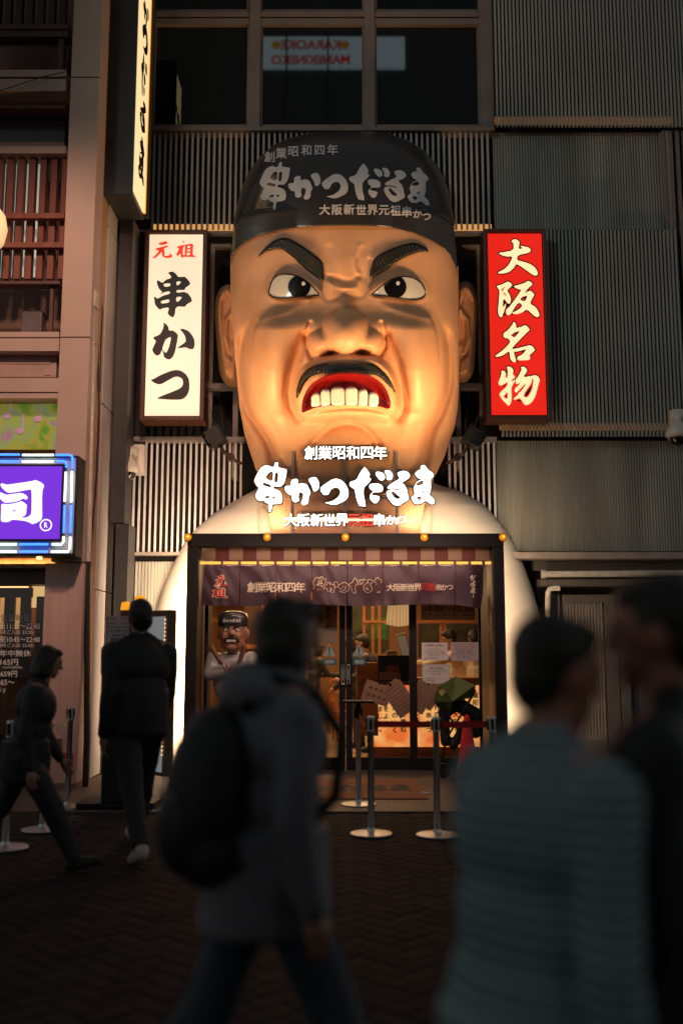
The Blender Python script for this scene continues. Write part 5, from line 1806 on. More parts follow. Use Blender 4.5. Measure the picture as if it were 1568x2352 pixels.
s1, t1 = stanchion('steel barrier post left of the near pair, before the right glass door', 852, 1918)
s2, t2 = stanchion('steel barrier post right of the near pair, before the lit text counter', 1004, 1921)
s3, t3 = stanchion('steel barrier post with black top and flat sign holder beside the door mat', 823, 1850, black=True, sign=True)
s4, t4 = stanchion('steel barrier post at the right end of the red belt', 1134, 1920)
belt(s1, t1, t2, M_strap)
belt(s2, t2, t4, M_strap)
belt(s3, t3, t1, M_strap, 0.05)
s5, t5 = stanchion('steel barrier post with a black belt before the pink pillar', 155, 1856)
s6, t6 = stanchion('steel barrier post before the left shop window, behind the striding walker', 98, 1908)
s7, t7 = stanchion('steel barrier post cut by the left edge of the picture', 12, 1950)
belt(s5, t5, t6, M_bstrap, 0.08)
belt(s6, t6, t7, M_bstrap, 0.05)


def cone(label, px, ypx, hgt):
    ang = math.atan((ypx - CYP) / FX) - PITCH
    d = HC / math.tan(ang)
    x = (px - CXP) / FX * (d * math.cos(PITCH) - HC * math.sin(PITCH))
    root = thing('traffic_cone', label, 'traffic cone', (x, d, 0.005), 'red traffic cones')
    MB().lathe([(0.145, 0.03), (0.15, 0.05), (0.135, 0.06), (0.034, hgt - 0.03), (0.026, hgt - 0.008), (0.006, hgt)], (x, d, 0.005), 28).build('cone_body', mat('cone_red', (0.62, 0.02, 0.02), 0.45, var=0.1), root, smooth=False)
    MB().box(x - 0.19, x + 0.19, d - 0.19, d + 0.19, 0.006, 0.034).build('cone_base', mat('cone_base_black', (0.02, 0.012, 0.012), 0.6, var=0.2), root, bevel=0.012)


cone('red traffic cone standing before the right door jamb of the entrance', 1074, 1795, 0.74)
cone('red traffic cone standing before the service door, partly behind the striped sweater', 1312, 1790, 0.74)

# door mat
MT = thing('door_mat', 'brown door mat with dark brush lettering before the glass doors', 'mat', (0, 11.2, 0.005))
ya, yb_ = 10.15, 11.75
p0 = at(968, 1800, 11).x
MB().box(-1.15, p0, ya, yb_, 0.006, 0.016).build('mat_body', mat('mat_brown', (0.26, 0.11, 0.045), 0.9, var=0.2, vscale=30, bump=0.4, bscale=200), MT)
m = MB()
tfm = tf_fit(allp, -1.05, p0 - 0.12, 0.35, -0.35)
for k_ in LOGO:
    v_, f_ = glyph(LOGO[k_], tfm)
    m.add([(a, 10.92 + b, 0.019) for a, b in v_], f_)
m.build('mat_lettering', M_ink, MT)
MB().add([(at(960, 1812, 10.7).x + 0.1, 10.62, 0.008), (at(960, 1812, 10.7).x + 0.17, 10.60, 0.012), (at(960, 1812, 10.7).x + 0.16, 10.66, 0.022), (at(960, 1812, 10.7).x + 0.11, 10.67, 0.009)], [(0, 1, 2, 3)])
lt = tag(MB().ell((at(972, 1815, 10.6).x, 10.55, 0.018), (0.035, 0.02, 0.012), 8, 5).ell((at(972, 1815, 10.6).x + 0.035, 10.53, 0.014), (0.02, 0.018, 0.009), 8, 5).build('crumpled_tissue', M_paper), 'crumpled white tissue lying on the pavers by the door mat', 'litter')

# lit sign stand with beacons and posters (left of the entrance)
SD = thing('sign_stand', 'tall black sign stand with a lit side panel before the corner column', 'sign stand', (-2.2, 9.6, 0))
Ys = 9.55
xa_, xb_ = at(238, 1640, Ys).x, at(300, 1640, Ys).x
zt_ = at(CXP, 1416, Ys).z
MB().box(xa_, xb_, Ys, Ys + 0.42, 0.06, zt_).build('stand_body', mat('stand_black', (0.010, 0.010, 0.011), 0.4, var=0.2), SD, bevel=0.006)
MB().box(xa_ - 0.22, xb_ + 0.25, Ys - 0.05, Ys + 0.5, 0.02, 0.06).build('stand_base', M_black, SD, bevel=0.01)
c_ = Vector((xb_ + 0.004, Ys + 0.30, 0))
e_ = Vector((at(388, 1450, Ys + 0.05).x, Ys - 0.05, 0))
dv = (e_ - c_).normalized()
nv = Vector((-dv.y, dv.x, 0)) * -1
Mx = Matrix((( dv.x, -nv.x, 0, c_.x), (dv.y, -nv.y, 0, c_.y), (0, 0, 1, 0), (0, 0, 0, 1)))
Lw = (e_ - c_).length
pb = MB().box(0, Lw, 0, 0.10, 0.3, zt_ + 0.06, M=Mx)
pb.build('panel_case', mat('panel_case_wood', (0.16, 0.08, 0.04), 0.4, var=0.2), SD)
MB().box(0.03, Lw - 0.03, -0.012, -0.002, 0.34, zt_ + 0.0, M=Mx).build('lit_panel', mat('stand_lit_panel', (0.7, 0.7, 0.68), 0.4, emit=(0.80, 0.85, 0.88), es=0.16, var=0), SD)
dots = MB()
for k in range(34):
    dots.ell(Mx @ Vector((Lw - 0.018, -0.012, 0.5 + k * 0.038)), (0.006, 0.006, 0.006), 6, 4)
dots.build('led_dot', mat('led_dot', (0.9, 0.6, 0.4), 0.4, emit=(1.0, 0.55, 0.25), es=2.5, var=0), SD)
m = MB()
for i, ch in enumerate('大阪新世界元祖串かつ'):
    v, f = text_raw(ch, 0.03)
    m.add([Mx @ Vector((0.10 + a * 0.11, -0.014, 1.30 - i * 0.12 + b * 0.11)) for a, b in v[:, :2]], f)
m.build('panel_lettering', M_ink, SD)


def beacon(label, px, py, Y):
    c = at(px, py, Y)
    root = thing('rotating_beacon', label, 'warning light', c, 'yellow beacons on the sign stand')
    MB().lathe([(0.058, 0.0), (0.058, 0.035), (0.052, 0.06)], c, 24).build('beacon_base', mat('beacon_red_base', (0.20, 0.03, 0.01), 0.4), root, smooth=False)
    MB().lathe([(0.054, 0.061), (0.055, 0.07), (0.050, 0.115), (0.043, 0.135), (0.02, 0.142), (0.002, 0.143)], c, 24).build('beacon_dome', mat('beacon_amber', (0.8, 0.35, 0.02), 0.15, emit=(1.0, 0.36, 0.01), es=0.9, var=0.5, vscale=25), root, smooth=True)


zb0 = zt_ + 0.004
for lab, px in (('yellow rotating beacon on the left corner of the sign stand', 290), ('yellow rotating beacon beside the walking man\'s head on the sign stand', 321)):
    Yb = Ys + 0.12
    py_ = CYP - FX * math.tan(math.atan((zb0 - HC) / Yb) - PITCH)
    if px > 300:
        py_ -= 14
    beacon(lab, px, py_, Yb)


def poster(name, label, px0, px1, py0, py1, Y, m_=None, group=None, frame=None):
    root = thing(name, label, 'notice' if 'notice' in name else 'poster', at((px0 + px1) / 2, py1, Y), group)
    MB().pbox(px0, px1, py0, py1, Y, Y + 0.003).build('sheet', m_ or M_paper, root)
    if frame:
        f = MB().pbox(px0 - 2, px0, py0 - 2, py1 + 2, Y - 0.008, Y + 0.01).pbox(px1, px1 + 2, py0 - 2, py1 + 2, Y - 0.008, Y + 0.01).pbox(px0, px1, py0 - 2, py0, Y - 0.008, Y + 0.01).pbox(px0, px1, py1, py1 + 2, Y - 0.008, Y + 0.01)
        f.build('poster_frame', frame, root)
    return root


def lines(root, rows, Y, m_=M_ink, bold=0.012, name='print'):
    mb = MB()
    for s_, a, b, y0, y1 in rows:
        text_px(mb, s_, a, b, y0, y1, on_plane(Y - 0.002), bold)
    mb.build(name, m_, root)


M_dimpaper = mat('dim_paper', (0.55, 0.50, 0.55), 0.7, var=0.05)
p = poster('paper_poster', 'white poster with orange food drawings and English and Korean text on the sign stand', 246, 297, 1415, 1492, Ys - 0.006, M_dimpaper)
lines(p, [('Kushikatsu specialty store', 248, 295, 1438, 1443), ('꼬치 커틀릿 전문점', 249, 295, 1446, 1453), ('炸串专门店', 257, 289, 1456, 1463)], Ys - 0.006)
q = MB()
for i in range(4):
    for j in range(2):
        q.pbox(249 + i * 5, 251.5 + i * 5, 1418 + j * 11, 1423 + j * 11, Ys - 0.009, Ys - 0.007).pbox(279 + i * 5, 281.5 + i * 5, 1418 + j * 11, 1423 + j * 11, Ys - 0.009, Ys - 0.007)
q.build('food_drawing', mat('drawing_orange', (0.55, 0.20, 0.05), 0.7, var=0.2), p)
q = MB().pbox(254, 292, 1466, 1489, Ys - 0.008, Ys - 0.0065)
q.build('food_photo', mat('food_photo', (0.30, 0.15, 0.08), 0.6, var=0.7, vscale=18), p)
MB().ell(at(277, 1482, Ys - 0.009), (0.05, 0.002, 0.022), 14, 6).build('photo_dish', mat('photo_dish', (0.02, 0.04, 0.06), 0.5, var=0), p)
p = poster('paper_poster', 'white takeaway poster with dark red headings on the sign stand', 232, 300, 1495, 1548, Ys - 0.016, M_dimpaper)
lines(p, [('Take out available', 236, 270, 1498, 1503), ('测试 가져 가기', 236, 252, 1504.5, 1506.5)][:1], Ys - 0.016, bold=0.04)
q = MB()
for a, b, y in ((236, 256, 1507), (263, 283, 1507), (236, 254, 1524), (258, 280, 1524)):
    q.pbox(a, b, y, y + 2.5, Ys - 0.019, Ys - 0.017)
q.build('red_heading', mat('heading_red', (0.25, 0.02, 0.03), 0.7, var=0), p)
q = MB().pbox(246, 260, 1514, 1521, Ys - 0.019, Ys - 0.017)
q.build('food_photo', mat('food_photo', (0.30, 0.15, 0.08)), p)
q = MB()
for k in range(9):
    q.pbox(236, 255 - (k % 3) * 3, 1529 + k * 2, 1529.8 + k * 2, Ys - 0.019, Ys - 0.017).pbox(260, 290 - (k % 4) * 3, 1529 + k * 2, 1529.8 + k * 2, Ys - 0.019, Ys - 0.017)
q.build('print', mat('grey_print', (0.30, 0.27, 0.29), 0.7, var=0), p)
p = poster('paper_notice', 'small white card under the takeaway poster on the sign stand', 249, 292, 1558, 1584, Ys - 0.006, mat('card_grey', (0.38, 0.37, 0.38), 0.7))
q = MB()
for k in range(2):
    q.pbox(252, 266, 1560.5 + k * 20, 1562 + k * 20, Ys - 0.009, Ys - 0.007)
q.build('print', M_ink, p)
p = poster('paper_notice', 'small red patterned sticker low on the sign stand', 262, 273, 1587, 1604, Ys - 0.006, mat('red_pattern', (0.30, 0.08, 0.07), 0.7, var=0.8, vscale=70))
q = MB().pbox(262.5, 272.5, 1588, 1589, Ys - 0.009, Ys - 0.007)
q.build('print', M_redink, p)

# ------------------------------------------------------------------ notices stuck on the glass
YP = YG + 0.018
M_note = mat('notice_paper', (0.74, 0.66, 0.66), 0.7, var=0.04)
p = poster('paper_notice', 'white notice with a red line, upper left of the three on the right pane', 968, 1028, 1476, 1517, YP, M_note, 'white notices on the right pane')
lines(p, [('お客様へお願い', 977, 1019, 1479, 1485.5), ('当店にお並びの際は', 984, 1010, 1489.5, 1492.3), ('となりますのでご理解・ご協力の程', 974, 1021, 1499.5, 1502.5), ('お願い申し上げます。', 983, 1011, 1504, 1507), ('さささささささささ', 974, 1005, 1510, 1513.5)], YP)
lines(p, [('人数が揃い次第のご案内', 975, 1020, 1494, 1498.2)], YP, M_redink, name='red_print')
p = poster('paper_notice', 'pinkish notice in red and black text, right of the three on the right pane', 1035, 1098, 1475, 1518, YP, mat('notice_lilac', (0.52, 0.44, 0.46), 0.7, var=0.04), 'white notices on the right pane')
lines(p, [('堅くお断り致しております。', 1044, 1086, 1490, 1494), ('店内で発見した場合、', 1048, 1082, 1495.5, 1499.5), ('をさせていただきますので', 1054, 1094, 1501, 1505), ('予めご了承ください。', 1049, 1082, 1506.5, 1510.5), ('we don\'t eat other store food here', 1047, 1084, 1512.5, 1514.5)], YP)
lines(p, [('当店以外でご購入された飲食物の', 1039, 1094, 1479, 1483), ('持ち込み、当店でのご飲食は', 1043, 1090, 1484.5, 1488.5), ('お声掛け', 1039, 1053, 1501, 1505)], YP, M_redink, name='red_print')
p = poster('paper_notice', 'white notice with a thin grey border, lowest of the three on the right pane', 969, 1033, 1526, 1571, YP, M_note, 'white notices on the right pane')
lines(p, [('先頭のお客様は', 984, 1018, 1532, 1537.5), ('こちらでお待ちください', 974, 1028, 1539, 1544.5), ('Please wait here', 990, 1011, 1546, 1549), ('ささささ', 977, 998, 1556, 1560), ('ささささ', 977, 998, 1561.5, 1565.5)], YP)
q = MB()
for a, b, c, d in ((971, 1031, 1528, 1528.6), (971, 1031, 1568.6, 1569.2), (971, 971.6, 1528.6, 1568.6), (1030.4, 1031, 1528.6, 1568.6)):
    q.pbox(a, b, c, d, YP - 0.003, YP - 0.001)
q.build('border', mat('grey_print', (0.30, 0.27, 0.29)), p)
# opening hours board hangs just behind the pane
p = poster('hours_board', 'framed opening hours board below the curtain on the right pane', 969, 1087, 1378, 1421, YG + 0.015, mat('hours_board', (0.55, 0.26, 0.12), 0.6, var=0.1), None, M_black)
p['category'] = 'sign'
lines(p, [('10:30～22:30', 974, 1084, 1392, 1404), ('(ラストオーダー22:00)', 979, 1084, 1409, 1417)], YG + 0.015, bold=0.02)
# grey blank sheet and the framed wooden menu board on the left
p = poster('paper_notice', 'blank grey sheet stuck on the left glass below the menu board', 710, 774, 1441, 1478, YG + 0.015, mat('grey_sheet', (0.20, 0.15, 0.12), 0.7, var=0.2))
p = poster('menu_board', 'wooden framed menu board with brush writing inside the left pane', 704, 772, 1390, 1474, 13.4, mat('menu_board_wood', (0.55, 0.27, 0.10), 0.6, var=0.12), None, wood_mat('menu_frame', (0.25, 0.08, 0.03), (0.34, 0.13, 0.05)))
p['category'] = 'sign'
m = MB()
for ch, x, y, sz in (('串', 754, 1400, 14), ('か', 754, 1414, 14), ('つ', 754, 1428, 13), ('だ', 754, 1440, 13)):
    chars_px(m, [(ch, x, y)], sz, on_plane(13.395), 0.05)
for col_, x in (('二度漬け', 736), ('禁止ソース', 726)):
    for i, ch in enumerate(col_):
        chars_px(m, [(ch, x, 1400 + i * 10)], 10, on_plane(13.395), 0.02)
m.build('print', M_ink, p)
# warning stickers
for px, lab in ((756, 'white triangle warning sticker on the left door pane'), (824, 'white triangle warning sticker on the right door pane')):
    root = thing('warning_sticker', lab, 'sticker', at(px, 1520, YG + 0.02), 'warning stickers on the door panes')
    Z = YG + 0.018
    MB().add([at(px, 1478, Z), at(px - 15, 1507, Z), at(px + 15, 1507, Z)], [(0, 1, 2)]).build('triangle', mat('sticker_pale', (0.35, 0.37, 0.36), 0.5, var=0), root)
    MB().pbox(px - 2, px + 2, 1484, 1499, Z - 0.003, Z - 0.002).pbox(px - 2, px + 2, 1501, 1505, Z - 0.003, Z - 0.002).build('exclamation_mark', mat('sticker_teal', (0.02, 0.16, 0.20), 0.5, var=0), root)
    ar = MB().add([at(px - 17, 1520, Z), at(px - 11, 1513, Z), at(px + 17, 1513, Z), at(px + 17, 1527, Z), at(px - 11, 1527, Z)] if px < 800 else [at(px + 19, 1520, Z), at(px + 13, 1513, Z), at(px - 13, 1513, Z), at(px - 13, 1527, Z), at(px + 13, 1527, Z)], [(0, 1, 2, 3, 4)])
    A_ = ar.build('direction_arrow', mat('sticker_teal', (0.02, 0.16, 0.20)), root)
    MB().pbox(px - 9, px + 11, 1516, 1524, Z - 0.003, Z - 0.002).build('arrow_label', mat('sticker_pale', (0.35, 0.37, 0.36)), A_)
# brown menu sheets hanging askew on the panes
M_brown = mat('menu_sheet', (0.33, 0.18, 0.12), 0.6, var=0.12, vscale=8)
for cx, cy, w, h, rot, Z, lab in ((865, 1592, 62, 46, R(18), YG + 0.012, 'tilted brown menu sheet with dark squares, left of the hanging row'), (905, 1586, 40, 40, R(-38), YG + 0.02, 'small brown menu sheet tucked behind the first two of the hanging row'),
                                  (918, 1605, 50, 74, R(-35), YG + 0.006, 'brown menu sheet with a printed grid, tilted, second of the hanging row'), (966, 1600, 48, 66, R(33), YG + 0.012, 'brown menu sheet tilted the other way right of the door post'), (990, 1598, 40, 56, R(42), YG + 0.02, 'brown menu sheet half behind the pushchair canopy')):
    c = at(cx, cy, Z)
    px_m = 1 / 183.0
    Mx = Matrix.Translation(c) @ Matrix.Rotation(rot, 4, 'Y')
    root = thing('menu_sheet', lab, 'menu', c, 'brown menu sheets on the glass')
    MB().box(-w / 2 * px_m, w / 2 * px_m, -0.002, 0.002, -h / 2 * px_m, h / 2 * px_m, M=Mx).build('sheet', M_brown, root)
    q = MB()
    nr = 8
    for k in range(nr):
        z = (0.40 - 0.8 * k / (nr - 1)) * h * px_m
        if h < w:
            if k in (2, 5):
                for j in range(4):
                    q.box((-0.32 + j * 0.2) * w * px_m, (-0.22 + j * 0.2) * w * px_m, -0.005, -0.003, z - 0.012, z + 0.012, M=Mx)
        else:
            q.box(-0.42 * w * px_m, 0.42 * w * px_m * (0.7 + 0.3 * ((k * 7) % 3) / 2), -0.005, -0.003, z - 0.003, z + 0.003, M=Mx)
    q.build('print', mat('menu_print', (0.10, 0.045, 0.03), 0.7, var=0), root)
    MB().box(-0.012, 0.012, -0.009, 0.0035, h / 2 * px_m - 0.014, h / 2 * px_m + 0.012, M=Mx).build('clip', M_black, root, bevel=0.003)
# side notices on the right lining
for py0, py1, Y0, lab in ((1370, 1450, 12.30, 'narrow orange notice on the right jamb, upper'), (1408, 1475, 12.12, 'orange photo notice on the right jamb, lower')):
    z0, z1 = at(CXP, py1, 12.2).z, at(CXP, py0, 12.2).z
    root = thing('paper_notice', lab, 'notice', (xj, Y0, z0))
    MB().box(xj - 0.004, xj + 0.001, Y0, Y0 + 0.10, z0, z1).build('sheet', mat('orange_notice', (0.40, 0.17, 0.09), 0.6, var=0.5, vscale=14), root)
    q = MB()
    for k in range(4):
        q.box(xj - 0.006, xj - 0.0045, Y0 + 0.015, Y0 + 0.085, z0 + 0.06 + k * 0.07, z0 + 0.07 + k * 0.07)
    q.build('print', M_ink, root)
# ------------------------------------------------------------------ figures
def fuse(mb, name, voxel=0.012, smooth=3, fold=0.0, seed=0):
    """weld overlapping shapes into one continuous skin"""
    me = mb.mesh('tmp')
    fixnormals(me)
    o = bpy.data.objects.new('tmp', me)
    COL.objects.link(o)
    r = o.modifiers.new('r', 'REMESH')
    r.mode = 'VOXEL'
    r.voxel_size = voxel
    if smooth:
        s_ = o.modifiers.new('s', 'SMOOTH')
        s_.iterations = smooth
        s_.factor = 0.5
    dg = bpy.context.evaluated_depsgraph_get()
    out = bpy.data.meshes.new_from_object(o.evaluated_get(dg))
    bpy.data.objects.remove(o)
    bpy.data.meshes.remove(me)
    out.name = name
    if fold > 0:
        n = len(out.vertices)
        a = np.empty(n * 3)
        nn = np.empty(n * 3)
        out.vertices.foreach_get('co', a)
        out.vertex_normals.foreach_get('vector', nn)
        a, nn = a.reshape(-1, 3), nn.reshape(-1, 3)
        r_ = np.random.default_rng(seed)
        d = np.zeros(n)
        for k in range(7):
            w = r_.normal(size=3) * np.array([13, 13, 11]) * (0.6 + 0.25 * k)
            d += np.sin(a @ w + r_.uniform(0, 6) + 1.5 * np.sin(a @ (w[[1, 2, 0]] * 0.4))) / (1 + 0.4 * k)
        a += nn * (d * fold / 2.2)[:, None]
        out.vertices.foreach_set('co', a.ravel())
        out.update()
    return out


M_fskin = mat('face_skin', (0.36, 0.19, 0.13), 0.5, var=0.08)
M_dhair = mat('black_hair', (0.010, 0.008, 0.007), 0.45, var=0.4, vscale=60, stretch=(1, 1, 0.12), bump=0.6, bscale=90)


def hand(mb, w, d, fwd, side, curl=0.6):
    """palm, four bent fingers of different lengths and a thumb; d runs along the forearm"""
    d = d.normalized()
    nrm = (fwd - d * fwd.dot(d)).normalized()       # finger spread runs along this
    pal = d.cross(nrm).normalized() * side          # palm faces this way
    mb.cap(w, w + d * 0.045, 0.026, 0.030, 10)
    mb.cap(w + d * 0.035 + nrm * 0.018, w + d * 0.085 + nrm * 0.022, 0.016, 0.013, 8).cap(w + d * 0.035 - nrm * 0.018, w + d * 0.08 - nrm * 0.024, 0.016, 0.012, 8)
    mb.cap(w + d * 0.03, w + d * 0.085, 0.018, 0.014, 8)
    for k, L in enumerate((0.036, 0.043, 0.040, 0.030)):
        b = w + d * 0.086 + nrm * (0.027 - 0.018 * k)
        m_ = b + d * L * math.cos(curl * 0.6) + pal * L * math.sin(curl * 0.6)
        t_ = m_ + d * L * 0.85 * math.cos(curl * 1.6) + pal * L * 0.85 * math.sin(curl * 1.6)
        mb.cap(b, m_, 0.0085, 0.008, 8).cap(m_, t_, 0.008, 0.0065, 8)
    b = w + d * 0.028 + nrm * 0.028
    m_ = b + d * 0.028 + nrm * 0.022 + pal * 0.016
    mb.cap(b, m_, 0.012, 0.0095, 8).cap(m_, m_ + d * 0.030 + pal * 0.008, 0.009, 0.0075, 8)


def person(label, loc, heading, h, legs, arms, lean=4, head=(0, 0), coat=0.80, M_top=None, M_leg=None, M_shoe=None, hair='short', group=None, voxel=0.011, hood=False, M_skin_=None, bulk=1.0, fold=0.009, seed=1, seated=False, M_h=None):
    root = thing('person', label, 'person', loc, group)
    sc = h / 1.75
    T = Matrix.Translation(loc) @ Matrix.Rotation(heading, 4, 'Z') @ Matrix.Scale(sc, 4)
    Rl = Matrix.Rotation(-R(lean), 4, 'X')
    V3 = Vector
    hipz = 0.93
    J = {}
    for sd, (ha, kn) in zip((-1, 1), legs):
        hp = V3((sd * 0.09, 0, hipz))
        a = R(ha)
        kne = hp + V3((sd * 0.01, math.sin(a), -math.cos(a))) * 0.43
        b = a - R(kn)
        an = kne + V3((0, math.sin(b), -math.cos(b))) * 0.42
        J[sd] = (hp, kne, an, b)
    low = min(J[-1][2].z, J[1][2].z) - 0.075
    off = V3((0, 0, -low if not seated else 0))
    up = lambda v: (Rl @ (V3(v) - V3((0, 0, hipz)))) + V3((0, 0, hipz))
    A = {}
    for sd, (sf, eb, ab) in zip((-1, 1), arms):
        sh = up((sd * 0.168 * bulk, -0.01, 1.385))
        a, ab = R(sf), R(ab)
        el = sh + V3((sd * math.sin(ab), math.sin(a) * math.cos(ab), -math.cos(a) * math.cos(ab))) * 0.29
        b = a + R(eb)
        wr = el + V3((sd * math.sin(ab) * 0.4, math.sin(b), -math.cos(b))).normalized() * 0.26
        A[sd] = (sh, el, wr)
    hy, hp_ = head
    Hm = Matrix.Translation(up((0, 0.01, 1.50))) @ Matrix.Rotation(R(hy), 4, 'Z') @ Matrix.Rotation(R(hp_), 4, 'X')
    hd = lambda x, y, z: Hm @ V3((x, y, z))

    def tr(mb):
        mb.v = [tuple(T @ (V3(v) + off)) for v in mb.v]
        return mb
    rot3 = Hm.to_3x3()
    b = MB()
    b.ell(up((0, 0, 0.96)), (0.165, 0.12, 0.13), 18, 12).ell(up((0, 0, 1.12)), (0.145, 0.105, 0.15), 18, 12).ell(up((0, 0, 1.30)), (0.175, 0.12, 0.17), 18, 12)
    b.cap(up((-0.13, -0.01, 1.42)), up((0.13, -0.01, 1.42)), 0.06, 0.06).cap(up((0, -0.01, 1.40)), hd(0, 0, 0.06), 0.062, 0.055)
    b.ell(hd(0, 0.0, 0.145), (0.074, 0.095, 0.105), 20, 14, rot3).ell(hd(0, 0.028, 0.085), (0.056, 0.068, 0.062), 16, 10, rot3)
    b.ell(hd(0, 0.075, 0.038), (0.022, 0.018, 0.018), 8, 6, rot3)
    b.cap(hd(0, 0.092, 0.145), hd(0, 0.112, 0.112), 0.009, 0.014, 8)
    b.ell(hd(0, 0.093, 0.072), (0.024, 0.010, 0.010), 8, 6, rot3).ell(hd(0, 0.09, 0.165), (0.055, 0.012, 0.012), 10, 6, rot3)
    for sd in (-1, 1):
        b.ell(hd(sd * 0.076, -0.002, 0.125), (0.010, 0.02, 0.032), 8, 8, rot3)
        hp0, kn0, an0, ab0 = J[sd]
        b.cap(hp0, kn0, 0.082, 0.056).cap(kn0, an0, 0.055, 0.036)
        sh, el, wr = A[sd]
        b.cap(sh, el, 0.052, 0.040).cap(el, wr, 0.040, 0.027)
        hand(b, wr, wr - el, V3((0, 1, 0)) if abs((wr - el).normalized().y) < 0.8 else V3((0, 0, 1)), -sd)
        fd = V3((0, math.cos(ab0 * 0.6), math.sin(ab0 * 0.6)))
        b.cap(an0 + V3((0, 0, -0.02)), an0 + fd * 0.14 + V3((0, 0, -0.045)), 0.04, 0.028)
    link(fuse(tr(b), 'person_body', voxel * 0.62, 2), 'body', M_skin_ or M_fskin, root, True)
    bd_ = root.children[0]
    for sd in (-1, 1):
        tr(MB().ell(hd(sd * 0.032, 0.088, 0.145), (0.012, 0.009, 0.008), 8, 6, rot3)).build('eye', M_iris, bd_, smooth=True)
    # hair
    b = MB()
    b.ell(hd(0, -0.018, 0.165), (0.088, 0.098, 0.10), 20, 14, rot3).ell(hd(0, -0.045, 0.12), (0.078, 0.066, 0.09), 16, 12, rot3)
    b.ell(hd(0, 0.03, 0.215), (0.07, 0.065, 0.045), 16, 10, rot3)
    if hair == 'bob':
        b.ell(hd(0, -0.04, 0.09), (0.095, 0.07, 0.12), 18, 12, rot3).cap(hd(-0.075, 0.0, 0.15), hd(-0.078, 0.0, 0.04), 0.03, 0.025, 10).cap(hd(0.075, 0.0, 0.15), hd(0.078, 0.0, 0.04), 0.03, 0.025, 10)
    if hair == 'long':
        b.cap(hd(0, -0.07, 0.10), hd(0, -0.11, -0.18), 0.075, 0.05)
    link(fuse(tr(b), 'hair', voxel * 0.8, 1, 0.009, seed + 9), 'hair', M_h or M_dhair, root, True)
    # top
    k = bulk
    b = MB()
    b.ell(up((0, 0, 1.00)), (0.182 * k, 0.142 * k, 0.15), 20, 12).ell(up((0, -0.005, 1.14)), (0.175 * k, 0.138 * k, 0.17), 20, 12).ell(up((0, -0.005, 1.30)), (0.20 * k, 0.15 * k, 0.175), 20, 12)
    b.cap(up((-0.135 * k, -0.01, 1.40)), up((0.135 * k, -0.01, 1.40)), 0.07, 0.07).cap(up((-0.12 * k, -0.015, 1.415)), up((-0.03, -0.015, 1.475)), 0.06, 0.055).cap(up((0.12 * k, -0.015, 1.415)), up((0.03, -0.015, 1.475)), 0.06, 0.055).ell(up((0, -0.012, 1.455)), (0.088, 0.08, 0.055), 16, 10)
    if coat < 0.93:
        b.ell(up((0, 0, 0.92)), (0.19 * k, 0.155 * k, 0.18), 20, 12)
        b.lathe([(0.05, 0.0), (0.165 * k, 0.0), (0.175 * k, 0.02), (0.175 * k, 0.3)], (0, -0.005, coat), 28)
    for sd in (-1, 1):
        sh, el, wr = A[sd]
        b.cap(sh, el, 0.074 * k, 0.060).cap(el, el.lerp(wr, 0.94), 0.060, 0.043)
    if hood:
        b.ell(up((0, -0.10, 1.46)), (0.15, 0.09, 0.09), 18, 12).ell(up((0, -0.02, 1.50)), (0.105, 0.10, 0.06), 18, 12)
    tp = link(fuse(tr(b), 'top', voxel, 3, fold, seed), 'jacket', M_top, root, True)
    # legs
    b = MB()
    b.ell((0, 0, 0.95), (0.18, 0.135, 0.13), 18, 12)
    for sd in (-1, 1):
        hp0, kn0, an0, ab0 = J[sd]
        b.cap(hp0, kn0, 0.102, 0.078).cap(kn0, an0.lerp(kn0, 0.04), 0.078, 0.062)
    link(fuse(tr(b), 'trousers', voxel, 3, fold * 0.9, seed + 3), 'trousers', M_leg, root, True)
    for sd in (-1, 1):
        hp0, kn0, an0, ab0 = J[sd]
        fd = V3((0, math.cos(ab0 * 0.6), math.sin(ab0 * 0.6)))
        b = MB()
        b.cap(an0 + V3((0, -0.03, -0.025)), an0 + V3((0, 0.0, 0.01)), 0.045, 0.046).cap(an0 + V3((0, -0.03, -0.035)), an0 + fd * 0.16 + V3((0, 0, -0.04)), 0.042, 0.036).cap(an0 + fd * 0.06 + V3((0, 0, -0.02)), an0 + fd * 0.17 + V3((0, 0, -0.045)), 0.04, 0.03)
        link(fuse(tr(b), 'shoe', 0.008, 2), 'shoe', M_shoe, root, True)
    return root, T @ Matrix.Translation(off), up


# ------------------------------------------------------------------ room behind the glass
zc = 2.85
wm = mat('room_plaster', (0.24, 0.115, 0.045), 0.6, var=0.15, vscale=1.5)
tag(MB().box(-2.7, 2.9, 22.0, 22.1, 0, zc).box(-2.8, -2.7, 13.72, 22.1, 0, zc).box(2.9, 3.0, 13.72, 22.1, 0, zc).build('interior_wall', wm), None, None, kind='structure')
tag(MB().box(-2.8, 3.0, 13.72, 22.1, zc, zc + 0.08).box(-1.84, 1.84, 12.63, 13.719, zc, zc + 0.08).build('interior_ceiling', mat('room_ceiling', (0.40, 0.24, 0.13), 0.7)), None, None, kind='structure')


